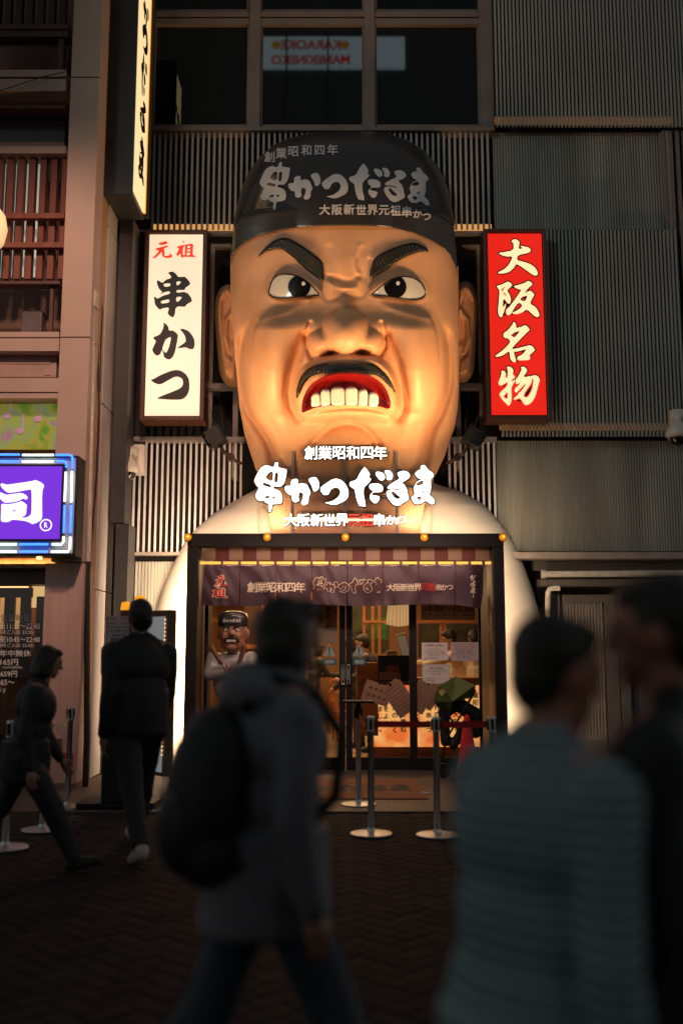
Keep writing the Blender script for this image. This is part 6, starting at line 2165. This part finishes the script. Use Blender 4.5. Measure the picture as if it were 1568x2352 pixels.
def tile_mat():
    m = mat('room_tiles', (0.3, 0.2, 0.1), 0.35, var=0)
    nt = m.node_tree
    b = nt.nodes['Principled BSDF']
    tc = [n for n in nt.nodes if n.type == 'TEX_COORD'][0]
    br = nt.nodes.new('ShaderNodeTexBrick')
    br.inputs['Color1'].default_value = (0.50, 0.34, 0.18, 1)
    br.inputs['Color2'].default_value = (0.10, 0.075, 0.06, 1)
    br.inputs['Mortar'].default_value = (0.12, 0.08, 0.05, 1)
    br.inputs['Scale'].default_value = 1
    br.inputs['Brick Width'].default_value = 0.6
    br.inputs['Row Height'].default_value = 0.3
    br.inputs['Mortar Size'].default_value = 0.004
    br.inputs['Bias'].default_value = -0.2
    nt.links.new(tc.outputs['Object'], br.inputs[0])
    nt.links.new(br.outputs['Color'], b.inputs['Base Color'])
    return m


tag(MB().box(-2.7, 2.9, 12.9, 22.0, -0.01, 0.012).box(-1.8, 1.8, 12.56, 12.899, -0.01, 0.010).build('interior_floor', tile_mat()), None, None, kind='structure')
lamp('AREA', 'room_light', (-0.5, 15.0, 2.8), (-0.5, 15.0, 0), 185, (1.0, 0.60, 0.28), 3.2, 4.0)
lamp('AREA', 'room_light', (0.3, 19.0, 2.8), (0.3, 19, 0), 150, (1.0, 0.60, 0.28), 4, 4)
CN = thing('lit_counter', 'wooden counter with glowing text panel seen through the right door', 'counter', (1.3, 14.3, 0))
Yk = 14.2
WD = wood_mat('counter_wood', (0.34, 0.12, 0.03), (0.46, 0.19, 0.06), 0.4, (1.5, 3, 8))


def lit_text_mat():
    m = mat('lit_text_panel', (0.8, 0.5, 0.2), 0.4, var=0)
    nt = m.node_tree
    b = nt.nodes['Principled BSDF']
    mp = [n for n in nt.nodes if n.type == 'MAPPING'][0]
    n = nt.nodes.new('ShaderNodeTexNoise')
    n.inputs['Scale'].default_value = 3.0
    n.inputs['Detail'].default_value = 5
    cr = nt.nodes.new('ShaderNodeValToRGB')
    cr.color_ramp.elements[0].color = (0.85, 0.16, 0.03, 1)
    cr.color_ramp.elements[0].position = 0.36
    cr.color_ramp.elements[1].color = (1.0, 0.50, 0.16, 1)
    cr.color_ramp.elements[1].position = 0.55
    nt.links.new(mp.outputs[0], n.inputs[0])
    nt.links.new(n.outputs['Fac'], cr.inputs[0])
    nt.links.new(cr.outputs[0], b.inputs['Emission Color'])
    b.inputs['Emission Strength'].default_value = 1.1
    return m


MB().pbox(856, 1200, 1574, 1716, Yk, Yk + 0.05).build('lit_text_panel', lit_text_mat(), CN)
MB().pbox(856, 1200, 1716, 1746, Yk - 0.05, Yk + 0.06).build('counter_plinth', WD, CN)
MB().pbox(850, 1200, 1557, 1574, Yk - 0.08, Yk + 0.5).build('counter_top', WD, CN)
MB().pbox(819, 868, 1522, 1690, Yk - 0.4, Yk - 0.1).pbox(826, 862, 1530, 1560, Yk - 0.41, Yk - 0.401).build('side_cabinet', WD, CN, bevel=0.006)
m = MB()
tcols = [(873, 'とり着きました。', 1560), (886, '大阪の味をよく', 1560), (906, 'くなったのいく', 1575), (926, '年月間を重ね', 1590), (957, 'んの秘伝の味', 1570), (984, 'り出した串かつ', 1575), (1003, '新世界の味を', 1590), (1026, '守りつづけて', 1580), (1046, 'いまも大阪で', 1590), (1074, '大阪は新世界', 1582), (1091, '創業昭和四年', 1580)]
for x, s_, y0 in tcols:
    for i, ch in enumerate(s_):
        y_ = y0 + i * 17
        if 1580 < y_ < 1708:
            chars_px(m, [(ch, x, y_)], 14.5, on_plane(Yk - 0.004), 0.03)
m.build('panel_lettering', M_ink, CN)
BC = thing('black_display', 'black counter box with a tray of packets behind the right door', 'cabinet', at(905, 1570, 13.8))
MB().pbox(868, 946, 1505, 1566, 13.8, 14.1).build('box_body', M_black, BC, bevel=0.01)
m = MB().pbox(872, 920, 1546, 1562, 13.66, 13.79)
m.build('packet_tray', wood_mat('tray_wood', (0.30, 0.16, 0.08), (0.38, 0.22, 0.12)), BC)
m = MB()
for k in range(12):
    m.pbox(886 + k * 2.6, 888 + k * 2.6, 1530 - (k % 3), 1546, 13.68 + 0.006 * k, 13.70 + 0.006 * k)
m.build('packet', mat('packet_print', (0.30, 0.07, 0.05), 0.4, var=0.8, vscale=40), BC)
TM = thing('order_terminal', 'grey order terminal with a slanted screen on the black counter box', 'terminal', at(915, 1505, 13.9))
Mx = Matrix.Translation(at(921, 1486, 13.9)) @ Matrix.Rotation(R(-14), 4, 'Y')
MB().box(-0.03, 0.10, -0.06, 0.06, -0.20, 0.18, M=Mx).build('terminal_body', mat('terminal_grey', (0.30, 0.25, 0.2), 0.4), TM, bevel=0.01)
MB().pbox(888, 912, 1494, 1504, 13.75, 13.95).build('terminal_base', mat('terminal_grey', (0.30, 0.25, 0.2)), TM, bevel=0.006)
MB().box(-0.02, 0.09, -0.066, -0.061, -0.17, 0.15, M=Mx).build('terminal_screen', mat('terminal_screen', (0.35, 0.30, 0.24), 0.2, emit=(1.0, 0.75, 0.5), es=0.12, var=0), TM)
CT = thing('pleated_curtain', 'short pleated cream curtain hanging inside the right door', 'curtain', at(917, 1380, 13.3))
m = MB()
vs = []
for j in range(12):
    t = j / 11
    for i in range(61):
        s_ = i / 60
        px = 893 + 48 * s_ + (s_ - 0.5) * (2 + 8 * t) - 2 * t
        vs.append(at(px, 1372 + t * (62 + 5 * math.sin(s_ * 3)), 13.3 + 0.028 * math.sin(s_ * 44 + 0.6 * math.sin(s_ * 9)) * (0.5 + 0.5 * t)))
m.add(vs, [(j * 61 + i, j * 61 + i + 1, (j + 1) * 61 + i + 1, (j + 1) * 61 + i) for j in range(11) for i in range(60)])
m.build('cloth', mat('glowing_cream_cloth', (0.75, 0.60, 0.42), 0.8, emit=(1.0, 0.62, 0.28), es=0.4, var=0.05), CT, smooth=True)  # warm room light on the cloth put in as emission
MB().tube([at(886, 1371, 13.3), at(950, 1371, 13.3)], 0.012, 8).build('curtain_rail', M_black, CT)
gp = thing('green_poster', 'green poster with orange print behind the customers', 'poster', at(870, 1468, 16.5))
MB().pbox(850, 888, 1418, 1468, 16.5, 16.52).build('sheet', mat('poster_green', (0.04, 0.16, 0.03), 0.6, var=0.3), gp)
q = MB()
for i, ch in enumerate('生ビール'):
    chars_px(q, [(ch, 869, 1426 + i * 11)], 10, on_plane(16.49), 0.03)
q.build('print', mat('poster_orange', (0.5, 0.16, 0.03), 0.6, var=0), gp)
M_lampglow = mat('pendant_glow', (0.9, 0.7, 0.4), 0.5, emit=(1.0, 0.72, 0.38), es=3.0, var=0)
for lx, ly, lY, lab in ((828, 1452, 17.5, 'small glowing pendant lamp beside the customers behind the right door'), (757, 1500, 18.5, 'small glowing pendant lamp behind the warning sticker on the left door'), (690, 1440, 17.0, 'small glowing pendant lamp left of the wooden menu board')):
    c = at(lx, ly, lY)
    pr = thing('pendant_lamp', lab, 'lamp', c, 'pendant lamps in the restaurant')
    MB().lathe([(0.03, 0.12), (0.07, 0.09), (0.13, 0.0), (0.125, -0.005), (0.02, 0.08)], c, 18).build('lamp_shade', M_black, pr, smooth=False)
    MB().ell(c, (0.06, 0.06, 0.05), 12, 8).build('bulb', M_lampglow, pr, smooth=True)
    MB().tube([c + Vector((0, 0, 0.12)), (c.x, c.y, 2.84)], 0.006, 6).build('cord', M_cable, pr)
# partitions and shelves deep in the room
PT = thing('wooden_partition', 'wooden posts and shelf dividing the restaurant room', 'partition', (1.0, 16.0, 0))
q = MB()
for x in (833, 853, 868, 1010, 1018):
    q.pbox(x, x + 6, 1360, 1560, 15.9, 16.0)
q.pbox(833, 1100, 1425, 1431, 15.88, 16.02)
q.pbox(560, 705, 1480, 1490, 17.0, 17.2).pbox(560, 780, 1360, 1376, 15.6, 15.8).pbox(700, 706, 1376, 1560, 17.0, 17.1).pbox(600, 606, 1376, 1560, 17.0, 17.1)
q.build('post', WD, PT)
MB().pbox(806, 833, 1380, 1500, 17.4, 17.5).pbox(845, 893, 1376, 1500, 17.5, 17.6).build('dark_board', mat('olive_board', (0.045, 0.05, 0.015), 0.4, var=0.6, vscale=3), PT)
MB().pbox(640, 700, 1380, 1470, 17.3, 17.4).pbox(560, 600, 1376, 1560, 17.3, 17.4).build('dark_board', mat('brown_board', (0.07, 0.03, 0.015), 0.5, var=0.5, vscale=3), PT)
MB().pbox(1020, 1110, 1432, 1530, 17.2, 17.3).pbox(960, 1010, 1432, 1510, 16.6, 16.7).build('kitchen_panel', mat('kitchen_dark', (0.05, 0.05, 0.03), 0.4, var=0.5), PT)
# chairs
def chair(label, x, y, rot, group='wooden chairs in the restaurant'):
    root = thing('wooden_chair', label, 'chair', (x, y, 0.012), group)
    M4 = Matrix.Translation((x, y, 0.012)) @ Matrix.Rotation(rot, 4, 'Z')
    for sx in (-1, 1):
        MB().tube([M4 @ Vector((sx * 0.19, -0.2, 0)), M4 @ Vector((sx * 0.18, -0.19, 0.45)), M4 @ Vector((sx * 0.18, -0.26, 1.0))], 0.02, 8).build('back_leg', WD, root)
        MB().tube([M4 @ Vector((sx * 0.19, 0.2, 0)), M4 @ Vector((sx * 0.18, 0.19, 0.45))], 0.02, 8).build('front_leg', WD, root)
    MB().box(-0.21, 0.21, -0.21, 0.21, 0.45, 0.48, M=M4).build('seat', mat('chair_seat_red', (0.25, 0.05, 0.03), 0.5), root, bevel=0.008)
    MB().box(-0.17, 0.17, -0.265, -0.24, 0.82, 0.98, M=M4).box(-0.17, 0.17, -0.245, -0.225, 0.62, 0.68, M=M4).build('backrest', WD, root, bevel=0.004)
    MB().tube([M4 @ Vector((-0.18, -0.19, 0.22)), M4 @ Vector((-0.18, 0.19, 0.22))], 0.012, 6).tube([M4 @ Vector((0.18, -0.19, 0.22)), M4 @ Vector((0.18, 0.19, 0.22))], 0.012, 6).build('stretcher', WD, root)


chair('wooden chair nearest the left door, its back to the aisle', at(769, 1690, 16.8).x + 0.2, 16.8, R(-80))
chair('wooden chair beside the person with dark bob hair inside the left pane', at(728, 1690, 18.4).x, 18.4, R(95))
chair('wooden chair farthest inside, past the person with dark bob hair', at(742, 1690, 20.0).x, 20.0, R(95))
M_staff = mat('staff_white', (0.62, 0.55, 0.42), 0.7, var=0.08)
M_navy = mat('navy_cloth', (0.03, 0.03, 0.045), 0.7, var=0.2)
M_dj = mat('dark_jacket', (0.014, 0.014, 0.016), 0.62, var=0.25, vscale=8)
M_shd = mat('dark_shoe', (0.014, 0.013, 0.013), 0.5, var=0.2)
M_shw = mat('white_shoe', (0.50, 0.46, 0.44), 0.5, var=0.1)
M_jean = mat('blue_jeans', (0.045, 0.062, 0.085), 0.75, var=0.25, vscale=14, bump=0.2, bscale=300)
for lab, px, Y, hd_, hh_, arms, M_t, hair in (
        ('person with short dark hair looking down behind the right door', 856, 14.9, R(75), 1.72, ((20, 60, 10), (20, 60, 10)), M_navy, 'short'),
        ('person in dark clothes at the edge of the right door, behind the one looking down', 824, 15.6, R(70), 1.70, ((10, 40, 8), (10, 40, 8)), M_navy, 'bob'),
        ('person in pale uniform reaching out an arm behind the white notices', 1058, 15.2, R(95), 1.80, ((70, 10, 12), (70, 15, 10)), M_staff, 'short'),
        ('person in pale uniform seen from behind at the right end of the kitchen', 1098, 15.0, R(15), 1.80, ((20, 30, 10), (20, 30, 10)), M_staff, 'short'),
        ('person with dark bob hair deep inside the room, seen through the left pane', 716, 18.0, R(-60), 1.62, ((35, 50, 8), (35, 50, 8)), M_dj, 'bob')):
    person(lab, (at(px, 1500, Y).x, Y, 0.012), hd_, hh_, ((0, 0), (0, 0)), arms, lean=12, head=(0, -18), coat=0.9, M_top=M_t, M_leg=M_navy, M_shoe=M_shd, hair=hair, voxel=0.02, seed=int(px))

# ------------------------------------------------------------------ small chef statue by the door
def chef_statue():
    Y = 12.18
    c = at(534, 1500, Y)
    x = c.x
    zt2 = at(534, 1394, Y).z
    root = thing('chef_statue', 'small angry chef statue in white with crossed arms beside the glass door', 'statue', (x, Y, 0.005))
    H = lambda py_: at(534, py_, Y).z
    w = 5.35e-3
    b = MB()
    # trunk, shoulders, sleeves
    z_s = H(1508)
    b.ell((x, Y + 0.03, H(1560)), (0.235, 0.17, 0.34), 22, 14).ell((x, Y + 0.03, H(1525)), (0.25, 0.16, 0.15), 20, 12)
    b.cap((x - 0.22, Y + 0.02, H(1515)), (x - 0.25, Y - 0.06, H(1548)), 0.10, 0.09).cap((x - 0.25, Y - 0.06, H(1548)), (x - 0.03, Y - 0.19, H(1541)), 0.085, 0.07)
    b.cap((x + 0.22, Y + 0.02, H(1515)), (x + 0.25, Y - 0.06, H(1545)), 0.10, 0.09).cap((x + 0.25, Y - 0.06, H(1545)), (x + 0.10, Y - 0.20, H(1535)), 0.085, 0.07)
    b.lathe([(0.05, 0.0), (0.24, 0.0), (0.23, 0.3), (0.2, 0.6)], (x, Y + 0.03, 0.22), 26)
    link(fuse(b, 'statue_coat', 0.014, 3), 'coat', mat('statue_white', (0.50, 0.47, 0.48), 0.3, var=0.06, coat=0.3), root, True)
    MB().box(x - 0.24, x + 0.24, Y - 0.2, Y + 0.25, 0.005, 0.22).build('pedestal', M_black, root, bevel=0.01)
    b = MB()
    hz = H(1457)
    b.ell((x + 0.005, Y - 0.02, hz + 0.02), (0.172, 0.17, 0.20), 24, 16).ell((x + 0.005, Y - 0.05, hz - 0.10), (0.15, 0.14, 0.13), 20, 12)
    b.ell((x + 0.005, Y - 0.20, hz + 0.01), (0.035, 0.04, 0.04), 12, 8).ell((x - 0.02, Y - 0.185, hz), (0.022, 0.025, 0.022), 10, 8).ell((x + 0.03, Y - 0.185, hz), (0.022, 0.025, 0.022), 10, 8)
    b.ell((x - 0.06, Y - 0.175, hz - 0.03), (0.055, 0.03, 0.06), 12, 8).ell((x + 0.07, Y - 0.175, hz - 0.03), (0.055, 0.03, 0.06), 12, 8)
    b.ell((x + 0.005, Y - 0.18, hz - 0.165), (0.06, 0.03, 0.035), 12, 8)
    for s_ in (-1, 1):
        b.ell((x + 0.005 + s_ * 0.175, Y, hz), (0.025, 0.04, 0.06), 10, 8)
        b.cap((x + s_ * 0.08, Y - 0.165, hz + 0.085), (x + s_ * 0.02, Y - 0.175, hz + 0.055), 0.018, 0.02, 8)
    hands = []
    for hx, hz_, s_ in ((-0.03, H(1541), -1), (0.08, H(1534), 1)):
        p_ = Vector((x + hx, Y - 0.22, hz_))
        b.ell(p_, (0.055, 0.04, 0.045), 12, 8)
        for k in range(4):
            q0 = p_ + Vector((0.03 * (-s_), -0.03, 0.032 - 0.022 * k))
            b.cap(q0, q0 + Vector((0.045 * (-s_), -0.012, 0.0)), 0.013, 0.012, 8)
        b.cap(p_ + Vector((0, -0.02, 0.035)), p_ + Vector((0.01 * s_, -0.03, 0.075)), 0.014, 0.012, 8)
    link(fuse(b, 'statue_skin', 0.009, 2), 'skin', mat('statue_skin', (0.34, 0.15, 0.09), 0.3, var=0.1, coat=0.3), root, True)
    for ex_ in (-0.055, 0.07):
        MB().ell((x + ex_, Y - 0.178, hz + 0.045), (0.03, 0.014, 0.018), 12, 8).build('eye', M_eyew, root, smooth=True)
    q = MB().ell((x - 0.048, Y - 0.190, hz + 0.045), (0.011, 0.006, 0.012), 8, 6).ell((x + 0.062, Y - 0.190, hz + 0.045), (0.011, 0.006, 0.012), 8, 6)
    q.tube([(x - 0.11, Y - 0.165, hz + 0.105), (x - 0.07, Y - 0.18, hz + 0.10), (x - 0.015, Y - 0.185, hz + 0.065)], [0.008, 0.014, 0.012], 8)
    q.tube([(x + 0.12, Y - 0.165, hz + 0.105), (x + 0.08, Y - 0.18, hz + 0.10), (x + 0.025, Y - 0.185, hz + 0.065)], [0.008, 0.014, 0.012], 8)
    q.tube([(x - 0.085, Y - 0.18, hz - 0.10), (x - 0.06, Y - 0.20, hz - 0.055), (x + 0.005, Y - 0.21, hz - 0.045), (x + 0.07, Y - 0.20, hz - 0.055), (x + 0.095, Y - 0.18, hz - 0.10)], [0.006, 0.012, 0.014, 0.012, 0.006], 8)
    q.build('brows_and_moustache', M_hair, root, smooth=True)
    q = MB()
    for k in range(6):
        q.box(x - 0.05 + k * 0.0185, x - 0.033 + k * 0.0185, Y - 0.212, Y - 0.19, hz - 0.095, hz - 0.065)
    q.build('teeth', M_tooth, root, bevel=0.003)
    cz = hz + 0.095
    q = MB().lathe([(0.176, 0.0), (0.182, 0.01), (0.180, 0.12), (0.16, 0.16), (0.08, 0.185), (0.002, 0.19)], (x + 0.005, Y - 0.01, cz), 32)
    ca_ = q.build('cap', M_cap, root, smooth=True)
    q = MB()
    tfm_ = tf_fit(allp, -0.62, 0.62, 0.095, 0.035)
    for k_ in LOGO:
        v_, f_ = glyph(LOGO[k_], tfm_)
        q.add([(x + 0.005 + 0.186 * math.sin(a), Y - 0.01 - 0.186 * math.cos(a), cz + b_) for a, b_ in v_], f_)
    q.build('cap_lettering', M_capink, ca_)
    q = MB()
    for s_, p0_, p1_ in ((-1, (x - 0.05, Y - 0.25, H(1540)), (x - 0.23, Y - 0.18, H(1487))), (1, (x + 0.09, Y - 0.25, H(1535)), (x + 0.16, Y - 0.20, H(1487)))):
        a_, b2 = Vector(p0_), Vector(p1_)
        q.tube([a_, a_.lerp(b2, 0.35)], 0.007, 6).cap(a_.lerp(b2, 0.35), b2, 0.026, 0.034, 12)
    q.build('skewers', mat('skewer_brown', (0.16, 0.055, 0.02), 0.45, var=0.2), root, smooth=True)
    q = MB().pbox(517, 543, 1552, 1620, Y - 0.215, Y - 0.205)
    nt2 = q.build('apron_strip', mat('strip_cream', (0.34, 0.26, 0.15), 0.6, var=0.1), root)
    q = MB()
    for i, ch in enumerate('ソースの二度'):
        chars_px(q, [(ch, 537, 1557 + i * 10.5)], 9.5, on_plane(Y - 0.218), 0.02)
    for i, ch in enumerate('ご遠慮下さい'):
        chars_px(q, [(ch, 524, 1564 + i * 9.5)], 8.5, on_plane(Y - 0.218), 0.02)
    q.build('strip_lettering', M_ink, nt2)


chef_statue()

# ------------------------------------------------------------------ pushchair with green canopy by the glass
def pushchair():
    Y = 12.05
    root = thing('pushchair', 'black pushchair with a green canopy parked before the lit counter', 'pushchair', at(1045, 1780, Y))
    A = lambda x, y, dy=0.0: at(x, y, Y + dy)
    ZU = lambda x, y, dy=0.0: A(965.9 + 0.2147 * x, 1505.3 + 0.2147 * y, dy)
    # the canopy: folded panels stretched over its bows, one flap pointing right
    q = MB()
    pts = [ZU(375, 225, -0.10), ZU(585, 320, -0.22), ZU(335, 495, -0.26), ZU(220, 310, -0.20), ZU(460, 470, -0.20), ZU(575, 430, -0.16), ZU(140, 500, -0.12), ZU(160, 400, -0.14),
           ZU(320, 600, -0.18), ZU(200, 575, -0.10), ZU(390, 240, 0.24), ZU(580, 330, 0.18), ZU(210, 330, 0.22), ZU(150, 420, 0.18), ZU(205, 560, 0.18), ZU(565, 430, 0.16)]
    q.add(pts, [(0, 1, 2), (0, 2, 3), (1, 5, 4), (1, 4, 2), (3, 2, 7), (7, 2, 6), (6, 2, 8), (6, 8, 9), (0, 10, 11, 1), (3, 12, 10, 0), (7, 13, 12, 3), (9, 14, 13, 6), (6, 13, 7), (1, 11, 15, 5)])
    q.build('canopy', mat('canopy_green', (0.055, 0.085, 0.008), 0.7, var=0.3), root)
    q = MB()
    q.add([ZU(188, 385, -0.27), ZU(235, 352, -0.28), ZU(266, 392, -0.28), ZU(220, 440, -0.28)], [(0, 1, 2, 3)])
    q.build('canopy_label', mat('label_yellow', (0.45, 0.36, 0.10), 0.6, var=0), root)
    b = MB()
    b.cap(ZU(245, 610), ZU(262, 930), 0.075, 0.06).cap(ZU(400, 520), ZU(580, 640), 0.09, 0.09).cap(ZU(560, 640), ZU(580, 820), 0.10, 0.08).cap(ZU(480, 760), ZU(350, 960), 0.075, 0.06)
    b.cap(ZU(380, 520), ZU(300, 600), 0.08, 0.06)
    link(fuse(b, 'pushchair_seat', 0.015, 2, 0.008), 'seat', M_dj, root, True)
    for dy in (-0.2, 0.2):
        q = MB().tube([A(1082, 1600, dy), A(1060, 1640, dy), A(1022, 1700, dy), A(1016, 1745, dy)], 0.012, 8).tube([A(1012, 1612, dy), A(1040, 1660, dy), A(1078, 1720, dy)], 0.012, 8).tube([A(1060, 1640, dy), A(1092, 1585, dy)], 0.012, 8)
        q.build('frame_side', M_black, root)
    for x, y, r in ((1017, 1752, 0.085), (1074, 1745, 0.10)):
        for dy in (-0.22, 0.22):
            c = A(x, y, dy)
            c.z = r + 0.008
            q = MB().lathe([(r * 0.72, -0.018), (r, -0.018), (r, 0.018), (r * 0.72, 0.018)], c, 22, axis='y')
            wl = q.build('wheel', M_shd, root)
            MB().lathe([(0.004, -0.012), (r * 0.72, -0.012), (r * 0.72, 0.012), (0.004, 0.012)], c, 18, axis='y').build('wheel_hub', mat('hub_grey', (0.12, 0.10, 0.09), 0.4), wl)


pushchair()
# ------------------------------------------------------------------ passers-by
def gxy(px, d):
    """point on the street at distance d under picture column px (rows near head height)"""
    return (px - CXP) / FX * d


def sweater_mat():
    m = mat('striped_sweater', (0.2, 0.3, 0.34), 0.85, var=0, bump=0.3, bscale=220)
    nt = m.node_tree
    b = nt.nodes['Principled BSDF']
    mp = [n for n in nt.nodes if n.type == 'MAPPING'][0]
    wv = nt.nodes.new('ShaderNodeTexWave')
    wv.bands_direction = 'Z'
    wv.inputs['Scale'].default_value = 12.5
    wv.inputs['Distortion'].default_value = 0.6
    wv.inputs['Detail'].default_value = 2
    wv.inputs['Detail Scale'].default_value = 1.5
    cr = nt.nodes.new('ShaderNodeValToRGB')
    cr.color_ramp.elements[0].position = 0.22
    cr.color_ramp.elements[0].color = (0.05, 0.08, 0.09, 1)
    cr.color_ramp.elements[1].position = 0.5
    cr.color_ramp.elements[1].color = (0.32, 0.46, 0.50, 1)
    nt.links.new(mp.outputs[0], wv.inputs[0])
    nt.links.new(wv.outputs['Color'], cr.inputs[0])
    nt.links.new(cr.outputs[0], b.inputs['Base Color'])
    return m


M_grey = mat('grey_jacket', (0.16, 0.16, 0.18), 0.7, var=0.15, vscale=6)
M_purple = mat('mauve_trousers', (0.07, 0.06, 0.075), 0.8, var=0.15)
M_sw = sweater_mat()
GP = 'people walking past the shop'
# dark man walking away at the left
person('person in a black jacket with white trainers walking past the sign stand', (gxy(330, 7.45), 7.45, 0.0), R(28), 1.91, ((-22, 14), (24, 4)), ((-12, 18, 8), (18, 28, 10)), 5, (0, 0), 0.84, M_dj, M_dj, M_shw, 'short', GP, 0.011, seed=4, bulk=1.08)
# leftmost walker
person('person in all dark clothes striding right before the left shop window', (gxy(72, 6.9) + 0.02, 6.9, 0.0), R(-80), 1.58, ((-26, 30), (30, 6)), ((8, 24, 6), (-10, 20, 6)), 9, (24, -14), 0.74, M_dj, M_dj, M_shd, 'bob', GP, 0.011, seed=8)
# woman with the backpack in the centre
pc, Tc, upc = person('person in a grey jacket with a black backpack striding right across the entrance', (gxy(622, 3.0), 3.0, 0.0), R(-66), 1.655, ((-20, 22), (24, 6)), ((6, 14, 6), (-6, 18, 9)), 4, (6, -4), 0.75, M_grey, M_jean, M_shd, 'bob', GP, 0.010, hood=True, seed=12, bulk=1.12)
bp = thing('backpack', 'large black backpack worn by the person in the grey jacket', 'backpack', Tc @ upc((0, -0.25, 1.1)))
q = MB()
q.ell(upc((0, -0.215, 1.13)), (0.175, 0.13, 0.25), 22, 14).ell(upc((0, -0.20, 1.23)), (0.165, 0.115, 0.18), 20, 12).ell(upc((0, -0.29, 1.05)), (0.13, 0.07, 0.14), 18, 12).ell(upc((0, -0.20, 0.99)), (0.17, 0.115, 0.12), 18, 12)
q.v = [tuple(Tc @ Vector(v)) for v in q.v]
bpo = link(fuse(q, 'backpack_bag', 0.011, 3, 0.006, 5), 'bag', M_dj, bp, True)
q = MB()
for sd in (-1, 1):
    q.tube([Tc @ upc(p_) for p_ in ((sd * 0.10, -0.16, 1.40), (sd * 0.11, -0.06, 1.50), (sd * 0.115, 0.07, 1.46), (sd * 0.12, 0.165, 1.34), (sd * 0.14, 0.15, 1.16), (sd * 0.16, 0.0, 1.02), (sd * 0.13, -0.15, 0.95))], 0.020, 8)
q.build('shoulder_strap', M_dj, bp, smooth=True)
q = MB().tube([Tc @ upc((-0.11, -0.335, 1.14)), Tc @ upc((0, -0.365, 1.15)), Tc @ upc((0.11, -0.335, 1.14))], 0.006, 6)
q.build('zipper', mat('zip_grey', (0.12, 0.12, 0.13), 0.4), bp)
# person in the striped sweater, close at the right
person('person in a blue grey striped sweater close to the camera at the right', (gxy(1200, 1.83), 1.85, 0.0), R(-58), 1.53, ((-14, 12), (16, 4)), ((10, 22, 8), (-10, 18, 10)), 6, (-10, -10), 0.66, M_sw, M_jean, M_shd, 'short', GP, 0.009, seed=21, bulk=1.07, M_skin_=mat('ruddy_skin', (0.40, 0.17, 0.11), 0.5, var=0.06))
# tall dark person cut by the right edge
person('person in a black coat cut by the right edge of the picture', (gxy(1560, 1.95), 1.95, 0.0), R(58), 1.60, ((-10, 10), (14, 4)), ((-6, 20, 8), (10, 20, 8)), 3, (10, -4), 0.72, M_dj, M_purple, M_shd, 'short', GP, 0.010, seed=31, bulk=1.25, M_skin_=mat('ruddy_skin', (0.40, 0.17, 0.11)))

# ------------------------------------------------------------------ across the street: the lit sign that the upper windows mirror
YO = -14.0
Ym = 2 * 13.07 - YO          # depth of its mirror image


def opp(px, py):
    v = at(px, py, Ym)
    return Vector((v.x, YO, v.z))


OB = thing('tower_opposite', 'dark tower across the street behind the camera', 'building', (0, -18, 0))
x0, x1 = opp(250, 119).x, opp(1200, 119).x
MB().box(x0, x1, -22.0, YO - 0.2, 0, 46).build('wall', mat('tower_wall', (0.05, 0.05, 0.055), 0.6), OB)
OS = thing('karaoke_sign', 'white lit karaoke sign across the street mirrored in the upper windows', 'sign', opp(760, 155))
a, b = opp(590, 155), opp(929, 84)
MB().box(a.x, b.x, YO - 0.19, YO, a.z, b.z).build('lit_panel', mat('karaoke_panel', (0.6, 0.65, 0.68), 0.5, emit=(0.50, 0.70, 0.78), es=0.95, var=0), OS)


def opp_text(s_, px0, px1, py0, py1, m_, bold, dy, name):
    mb = MB()
    v, f = text_raw(s_, bold)
    X0, X1, Y0, Y1 = v[:, 0].min(), v[:, 0].max(), v[:, 1].min(), v[:, 1].max()
    vs = []
    for p_ in v:
        # seen from the street the words run from its own left (+x) to right (-x)
        t = (p_[0] - X0) / (X1 - X0)
        w = opp(px1 - t * (px1 - px0), py1 - (p_[1] - Y0) / (Y1 - Y0) * (py1 - py0))
        vs.append((w.x, YO + dy, w.z))
    mb.add(vs, f)
    return mb.build(name, m_, OS)


M_kr = mat('karaoke_red', (0.5, 0.02, 0.02), 0.5, emit=(0.75, 0.03, 0.03), es=0.8, var=0)
M_kd = mat('karaoke_outline', (0.02, 0.02, 0.03), 0.5, var=0)
M_kw = mat('karaoke_white', (0.6, 0.65, 0.68), 0.5, emit=(0.50, 0.70, 0.78), es=0.95, var=0)
for s_, a_, b_, c_, d_ in (('KARAOKE', 645, 782, 93, 113), ('MANEKINEKO', 624, 802, 128, 147)):
    opp_text(s_, a_ - 2, b_ + 2, c_ - 2, d_ + 2, M_kd, 0.06, 0.01, 'sign_lettering')
    opp_text(s_, a_ - 1, b_ + 1, c_ - 1, d_ + 1, M_kw, 0.035, 0.02, 'sign_lettering')
    opp_text(s_, a_, b_, c_, d_, M_kr, 0.015, 0.03, 'sign_lettering')
q = MB()
for x in (634, 792):
    q.ell(opp(x, 104) + Vector((0, 0.02, 0)), (0.2, 0.02, 0.2), 14, 8)
q.build('gold_bell', mat('bell_gold', (0.4, 0.25, 0.02), 0.4, emit=(0.55, 0.32, 0.02), es=0.8, var=0), OS)
q = MB()
for px in (656, 751):
    q.pbox  # mullions of the opposite facade
    a, b = opp(px, 290), opp(px + 5, 60)
    q.box(min(a.x, b.x), min(a.x, b.x) + 0.07, YO + 0.3, YO + 0.36, a.z, b.z)
q.build('facade_mullion', M_dark, OB)
